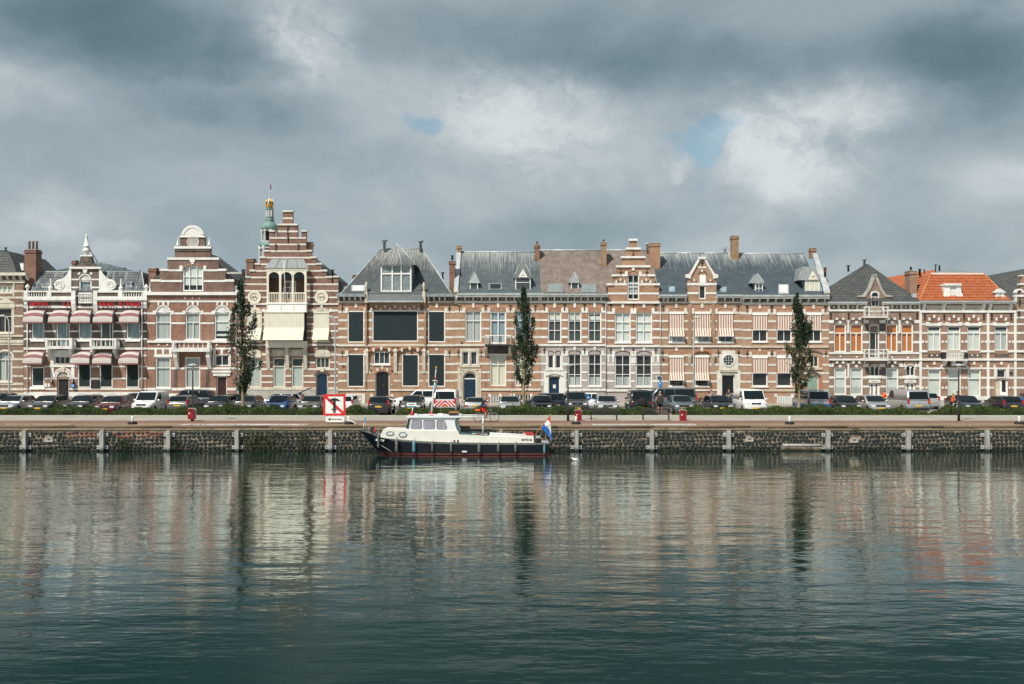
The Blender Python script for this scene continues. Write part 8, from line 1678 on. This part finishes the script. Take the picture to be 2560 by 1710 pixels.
for (pt_, sy, hb, pw_, hw_) in st:
    hb *= .87; hw_ *= .87; xt, zt = bq(pt_, sy); xw_, _ = bq(pw_, 0); row = []
    dd = CYB - hb; xt = (pt_ - 1280) * dd / FPX; zt = CAMZ + (HOR - sy) * dd / FPX; xw_ = (pw_ - 1280) * (CYB - hw_) / FPX
    for t, mi in ((-.42, 0), (.03, 0), (.12, 0), (None, 0), (1, 0)):
        z = t if t in (-.42, .03, .12) else (zt - .12 if t is None else zt); f = max(0, min(1, (z - 0) / zt)); x = xw_ + (xt - xw_) * (f ** .9) if z > 0 else xw_ + (.5 if pt_ < 960 else .05) * (.42 if z < 0 else 0); h_ = hw_ + (hb - hw_) * f ** .8 if z > 0 else hw_ * .75
        row.append((x, z, h_))
    lev.append(row)
hm = MB(); N = len(lev); K = 5
for side in (-1, 1):
    vs = [(x, CYB + side * h_, z) for row in lev for x, z, h_ in row]; 
    for k, mi in ((0, 3), (1, 1), (2, 0), (3, 2)):
        hm.add(vs, [], 0); n0 = len(hm.v) - len(vs)
        for i in range(N - 1): hm.f.append((n0 + i * K + k, n0 + (i + 1) * K + k, n0 + (i + 1) * K + k + 1, n0 + i * K + k + 1)); hm.m.append(mi); hm.sm.append(True)
L_ = lev[-1]; tv = [(x, CYB + s_ * h_, z) for s_ in (-1, 1) for x, z, h_ in L_]; hm.add(tv, [(0, 1, 2, 3, 4, 9, 8, 7, 6, 5)], 0)
hm.build('hull', ['hull_black', 'boot_red', 'strake', 'hull_black'], boat)
dk = MB(); tops = [(row[4][0], row[4][1] - .06, row[4][2]) for row in lev]; vs = [(x, CYB + s_ * h_ * .98, z) for x, z, h_ in tops for s_ in (-1, 1)]; dk.add(vs, [(2 * i, 2 * i + 1, 2 * i + 3, 2 * i + 2) for i in range(N - 1)]); dk.build('deck', 'lead_light', boat)
bp = lambda pts: [bq(*p) for p in pts]
ya, yb_ = CYB - 1.12, CYB + 1.12
side_poly = [(951, 1094), (950, 1089), (957, 1074), (1016, 1076), (1146, 1078), (1147, 1086.5), (1218, 1090), (1308, 1094.5), (1316, 1089.5), (1334, 1090), (1335, 1109), (1150, 1108), (1040, 1104), (985, 1099)]
for y0_, y1_, nm in ((ya, ya + .08, 'near'), (yb_ - .08, yb_, 'far')): MB().prism(bp(side_poly), y0_, y1_).build('cabin_side', 'boat_cream', boat)
xa_, za_ = bq(957, 1074); xb_, zb_ = bq(1146, 1078); MB().prism([(xa_, za_ - .05), (xa_, za_), (xb_, zb_), (xb_, zb_ - .05)], ya + .08, yb_ - .08).build('coach_roof', 'boat_cream', boat); MB().prism(bp([(950, 1089), (957, 1074), (959, 1074), (953, 1094), (950, 1094)]), ya + .08, yb_ - .08).build('cabin_front', 'boat_cream', boat)
xs_, z1_ = bq(1334, 1090); box('stern_bulkhead', boat, xs_ - .05, ya + .08, .6, xs_, yb_ - .08, z1_, 'boat_cream'); box('cockpit_floor', boat, xb_, ya + .08, .55, xs_, yb_ - .08, .6, 'varnish')
yw0, yw1 = ya + .05, yb_ - .05
wh = [(1013, 1077), (1023.5, 1044), (1149, 1044), (1138, 1053), (1141, 1066), (1147, 1079)]
MB().prism(bp(wh), yw0, yw1).build('wheelhouse', 'boat_white', boat); x0_, z0_ = bq(1016, 1044.5); x1_, z2_ = bq(1152, 1040.5); box('wheelhouse_roof', boat, x0_, yw0 - .1, z0_, x1_, yw1 + .1, z2_, 'boat_white')
def pane_b(name, pts, m, y, rim=None):
    w = MB().prism(bp(pts), y - .012, y + .02).build(name, m, boat)
    if rim:
        P_ = [Vector((p[0], y - .015, p[1])) for p in bp(pts)]; MB().tube(P_ + [P_[0]], .022, 5).build('rim', rim, w)
def rr(x0, y0, x1, y1, sl0=0, sl1=0, c=2.2): return [(x0 + c + sl0, y0), (x1 - c + sl1, y0), (x1 + sl1, y0 + c), (x1, y1 - c), (x1 - c, y1), (x0 + c, y1), (x0, y1 - c), (x0 + sl0, y0 + c)]
for q in (rr(1027, 1050, 1053, 1071.5, 3, 0), rr(1058.5, 1050.5, 1085.5, 1072, 0, 0), rr(1091.5, 1051, 1116, 1072.5, 0, -5)): pane_b('cabin_window', q, 'lilac_curtain', yw0, 'lead')
pane_b('windscreen', [(1019.5, 1047.5), (1024.5, 1048), (1020, 1072), (1014.5, 1070.5)], 'car_glass', yw0, 'lead')
fx0, fz0 = bq(1014.2, 1073); fx1, fz1 = bq(1022.3, 1048)
for i in range(3):
    y_a, y_b = yw0 + .1 + i * .68, yw0 + .7 + i * .68; MB().add([(fx0 - .02, y_a, fz0), (fx0 - .02, y_b, fz0), (fx1 - .02, y_b, fz1), (fx1 - .02, y_a, fz1), (fx0 + .03, y_a, fz0), (fx0 + .03, y_b, fz0), (fx1 + .03, y_b, fz1), (fx1 + .03, y_a, fz1)], [(0, 1, 2, 3), (7, 6, 5, 4), (0, 4, 5, 1), (1, 5, 6, 2), (2, 6, 7, 3), (3, 7, 4, 0)]).build('front_window', 'car_glass', boat)
for (a, c, w_, h_) in ((974.5, 1084.5, 9.5, 4.6), (1006.5, 1087.5, 10, 5.8)):
    X_, Z_ = bq(a, c); MB().ring((X_, Z_), h_ / bs * .8, h_ / bs * 1.12, ya - .03, ya + .03, 0, 360, 18, 0, w_ / h_ * 0 + 1).build('porthole_rim', 'lead', boat, None) if False else None
    q = rr(a - w_, c - h_, a + w_, c + h_, 0, 0, h_ * .8); pane_b('porthole', q, 'lead_light', ya, 'teal_frame'); q = rr(a - w_ * .72, c - h_ * .62, a + w_ * .72, c + h_ * .62, 0, 0, h_ * .5); pane_b('porthole_glass', q, 'curtain_white', ya - .012)
T3 = lambda pts, y: [(bq(*p)[0], y, bq(*p)[1]) for p in pts]
for y in (yw0, yw1): MB().tube(T3([(1151, 1044.5), (1143, 1047), (1138, 1053), (1140, 1064), (1145, 1078), (1150, 1084.5), (1160, 1087), (1218, 1090)], y), .055, 7).build('window_edge', 'teal_frame', boat); MB().tube(T3([(1222, 1089.5), (1306, 1094), (1317, 1088.5)], y), .045, 6).build('coaming_rail', 'boat_white', boat)
for y in (yw0 + .1, yw1 - .1): MB().tube(T3([(1146, 1042.5), (1207, 1043)], y), .035, 6).build('awning_rail', 'boat_white', boat)
MB().tube(T3([(1206.5, 1041), (1206.5, 1090)], CYB - .6), .045, 7).build('awning_post', 'boat_white', boat); MB().tube(T3([(1209.5, 1043), (1210.5, 1089)], CYB - .5), .015, 5).build('stay', 'galvanised', boat)
X_, Z_ = bq(1218, 1090); box('cockpit_post', boat, X_ - .0, CYB - .9, Z_ - .1, X_ + .14, CYB - .6, Z_ + .22, 'rubber'); X_, Z_ = bq(1196, 1089.5); box('red_locker', boat, X_ - .22, CYB - .9, Z_ - .1, X_ + .15, CYB - .4, Z_ + .07, 'boat_red')
X_, Z_ = bq(1324, 1090); box('red_locker', boat, X_ - .26, ya + .2, Z_ - .05, X_ + .26, yb_ - .2, Z_ + .1, 'boat_red')
for a, c in ((1026, 1040), (1075, 1040.5)): X_, Z_ = bq(a, c); MB().lathe((X_, CYB - .3, Z_), [(.13, 0), (.12, .1), (.085, .22), (.05, .25)], 10).build('mast_base', 'boat_red', boat)
MB().tube(T3([(1075, 1034), (1080, 985), (1084, 957)], CYB - .3), [.05, .05, .045], 7).build('mast', 'boat_white', boat); MB().tube(T3([(1084, 957), (1087, 921)], CYB - .3), [.035, .025], 6).build('top_mast', 'frame_cream', boat)
X_, Z_ = bq(1087.6, 919); MB().lathe((X_, CYB - .3, Z_), [(.01, -.08), (.06, -.05), (.08, 0), (.06, .05), (.01, .08)], 10).build('mast_ball', 'gold', boat); X_, Z_ = bq(1085.6, 946); MB().lathe((X_, CYB - .3, Z_), [(.03, -.06), (.08, -.02), (.07, .05), (.02, .07)], 8).build('mast_lamp', 'boat_red', boat)
MB().tube(T3([(1078, 953), (1085, 951.5), (1092, 955)], CYB - .3), .03, 6).build('spreader', 'boat_white', boat)
X_, Z_ = bq(1083, 972); MB().tube([(X_ + .04, CYB - .34, Z_ + .38), (X_ + .06, CYB - .34, Z_ + .1), (X_ - .03, CYB - .34, Z_ - .3)], [.02, .11, .05], 7).build('furled_flag', 'curtain_blue', boat)
for a, c in (((1082, 962), (1068, 1038)), ((1086, 940), (1100, 1040))): MB().tube(T3([a, c], CYB - .3), .008, 4).build('stay', 'galvanised', boat)
MB().tube(T3([(1026, 1034), (1028, 1019)], CYB - .3), .03, 6).build('sign_post', 'boat_white', boat); X0_, Z1_ = bq(1012.5, 1008.5); X1_, Z0_ = bq(1037, 1016.5); sb = box('name_board', boat, X0_, CYB - .36, Z0_, X1_, CYB - .3, Z1_, 'sign_white'); box('board_trim', sb, X0_ + .02, CYB - .362, Z0_ - .06, X1_ - .02, CYB - .3, Z0_ - .002, 'cyan_blue'); box('board_text', sb, X0_ + .12, CYB - .37, (Z0_ + Z1_) / 2 - .02, X1_ - .12, CYB - .36, (Z0_ + Z1_) / 2 + .02, 'dark_iron')
X0_, Z1_ = bq(1121, 1033.5); X1_, Z0_ = bq(1142, 1040.5); rb_ = box('roof_box', boat, X0_, CYB - .7, Z0_, X1_, CYB + .3, Z1_, 'rubber'); box('box_lid', rb_, X0_ - .02, CYB - .72, Z1_, X1_ + .06, CYB + .32, Z1_ + .05, 'varnish')
for a, c in ((1057, 1094), (1094, 1118)):
    MB().tube(T3([(a, 1040), (a + 1, 1036.5), (c - 1, 1036.5), (c, 1040)], yw0 + .15), .022, 5).build('roof_rail', 'boat_white', boat)
for a, w_ in ((1036, 2), (1098, 6), (1146, 4)): X_, Z_ = bq(a, 1040.5); box('roof_fitting', boat, X_ - w_ / bs, CYB - .5, Z_, X_ + w_ / bs, CYB - .1, Z_ + .12, 'sign_white')
# bow gear
X_, Z_ = bq(924, 1081); box('winch', boat, X_ - .12, CYB - .25, Z_ - .05, X_ + .1, CYB + .2, Z_ + .25, 'rubber'); X_, Z_ = bq(932.5, 1084); MB().lathe((X_, CYB - .5, Z_), [(.06, -.05), (.08, .05), (.07, .2), (.03, .26)], 8).build('bow_lamp', 'boat_red', boat)
MB().tube(T3([(906, 1076), (922, 1079), (937, 1086), (951, 1091)], CYB - .8), .045, 6).build('bow_rail', 'hull_black', boat); MB().tube(T3([(901, 1074), (901, 1062)], CYB - .05), .02, 5).build('bow_staff', 'boat_white', boat)
MB().tube(T3([(906, 1078), (906, 1040)], CYB - .15), .015, 5).build('jack_staff', 'boat_white', boat); a_ = T3([(906.3, 1041), (907.5, 1046), (908.6, 1054), (908, 1060), (904.5, 1059), (905, 1050)], CYB - .15); MB().prism([(p[0], p[2]) for p in a_], CYB - .17, CYB - .13).build('bow_flag', 'cyan_blue', boat)
MB().tube(T3([(944, 1096), (965, 1114), (982, 1132)], CYB - 1.32) , .018, 5).build('mooring_line', 'galvanised', boat) if False else MB().tube([(bq(948, 1117)[0], CYB - .8, .62), (bq(965, 1125)[0], CYB - .95, .4), (bq(979, 1132)[0], CYB - 1.12, .2)], .018, 5).build('hanging_line', 'weathered_wood', boat)
MB().tube([(bq(920, 1078)[0], CYB - .3, bq(920, 1078)[1]), (bq(900, 1065)[0], 62.5, 1.75), (P(880, 63.8), 63.9, GZ + .18), (P(873, 64.2), 64.2, GZ + .35)], .013, 5).build('mooring_rope', 'weathered_wood', boat)
for (ch, px) in zip('aper', (938.5, 943.6, 951.6, 957)):
    X_, Z_ = bq(px, 1100 + (px - 938) * .1); f = (px - 938) / 20; text('name_letter', ch, boat, Matrix.Translation((X_ + .02, CYB - .9 - f * .15, Z_)) @ Matrix.Rotation(R(-17), 4, 'Z') @ Matrix.Rotation(R(90), 4, 'X'), .24, 'sign_white', .02, bold=.008)
X_, Z_ = bq(1317, 1100.5); text('registration', '02330162', boat, facing(X_, ya - .008, Z_), .165, 'dark_iron', .004, bold=.006)
for px in (1135.5, 1144.5): X_, Z_ = bq(px, 1104); box('exhaust_plate', boat, X_ - .05, ya - .02, Z_ - .08, X_ + .05, ya + .02, Z_ + .08, 'rubber')
X_, Z_ = bq(1161, 1129); box('white_plate', boat, X_ - .15, CYB - 1.33, Z_ - .04, X_ + .15, CYB - 1.25, Z_ + .04, 'sign_white')
# stern gear
X_, Z_ = bq(1342, 1107); mo = box('outboard_motor', boat, X_ - .02, CYB - .9, Z_ - .05, X_ + .18, CYB - .6, Z_ + .3, 'rubber'); box('motor_cowl', mo, X_ - .06, CYB - .95, Z_ + .22, X_ + .22, CYB - .55, Z_ + .38, 'lead_light')
for a, c in (((1336, 1092), (1338, 1107)), ((1352, 1097), (1353, 1107)), ((1336, 1096), (1352, 1097)), ((1338, 1102), (1352, 1103))): MB().tube(T3([a, c], CYB - 1.1), .02, 5).build('stern_rail', 'rubber', boat)
X_, Z_ = bq(1349, 1105); MB().lathe((X_, CYB - 1., Z_ - .05), [(.09, 0), (.09, .16), (.12, .18), (.02, .2)], 8).build('bollard_post', 'rubber', boat)
fpole = MB().tube(T3([(1336, 1094), (1378.5, 1041)], CYB), [.035, .025], 7).build('flagpole', 'varnish', boat); X_, Z_ = bq(1378.8, 1040); MB().lathe((X_, CYB, Z_), [(.01, -.05), (.05, 0), (.01, .05)], 8).build('pole_knob', 'gold', fpole)
fl = MB()
rowsf = [[(1377.6, 1043), (1378, 1048), (1378.6, 1057), (1379, 1066)], [(1371, 1052), (1374.5, 1056.5), (1377.6, 1061), (1379.5, 1067.5)], [(1362.5, 1063.5), (1368, 1069), (1375.5, 1078), (1380.6, 1092)], [(1354, 1074.5), (1362, 1082), (1372, 1091), (1382.4, 1107)]]
G_ = [[(bq(*p)[0], CYB + .09 * math.sin(i * 2.1 + j * 1.3) * (j > 0), bq(*p)[1]) for j, p in enumerate(r_)] for i, r_ in enumerate(rowsf)]
for i, mi in ((0, 0), (1, 1), (2, 2)):
    for j in range(3):
        q = [G_[i][j], G_[i + 1][j], G_[i + 1][j + 1], G_[i][j + 1]]; q2 = [(x, y + .02, z) for x, y, z in q]; fl.add(q + q2, [(0, 1, 2, 3), (7, 6, 5, 4), (0, 4, 5, 1), (1, 5, 6, 2), (2, 6, 7, 3), (3, 7, 4, 0)], mi)
fl.build('flag', ['flag_red', 'sign_white', 'flag_blue'], fpole)
fend = [(944, 1082, 1121, .07, 'fender_grey', 'tall rope fender crossing the boat name near the bow'), (991.5, 1095, 1131, .1, 'fender_grey', 'thick black grey fender below the second porthole'), (1035, 1099, 1131, .1, 'fender_teal', 'teal fender below the front cabin window'), (1081, 1103, 1130, .07, 'fender_grey', 'pale slim fender below the wheelhouse middle'), (1128, 1105, 1131, .07, 'fender_grey', 'pale slim fender below the wheelhouse rear edge'), (1198, 1106, 1132, .1, 'fender_grey', 'greenish grey fender left of the cockpit post'), (1246, 1106, 1131, .08, 'fender_grey', 'pale rope fender below the cockpit middle'), (1289, 1106, 1131, .08, 'fender_grey', 'pale rope fender below the rear cockpit coaming'), (1361, 1110, 1134, .07, 'fender_teal', 'teal fender hanging at the stern below the flag')]
for px, y0, y1, r_, m_, lb in fend:
    i = max(j for j in range(N) if st[j][0] <= px + (1 if px > 900 else 0)); j2 = min(i + 1, N - 1); t = (px - st[i][0]) / max(1, st[j2][0] - st[i][0]); hb = .87 * (st[i][2] + (st[j2][2] - st[i][2]) * t); X_, Zt = bq(px, y0); _, Zb = bq(px, y1); Yf = CYB - hb - r_ * .9
    e = empty('fender', (X_, Yf, Zb), lb, 'fender', 'fenders hanging along the boat'); h_ = Zt - Zb
    MB().lathe((X_, Yf, Zb), [(.02, 0), (r_ * .8, .05), (r_, .12), (r_, h_ * .75), (r_ * .7, h_ * .84), (.02, h_ * .9)], 9).build('cushion', m_, e); MB().tube([(X_, Yf, Zb + h_ * .88), (X_, Yf + r_ * .5, Zt + .05), (X_, Yf + r_ + .1, Zt + .1)], .018, 5).build('rope', 'weathered_wood', e)
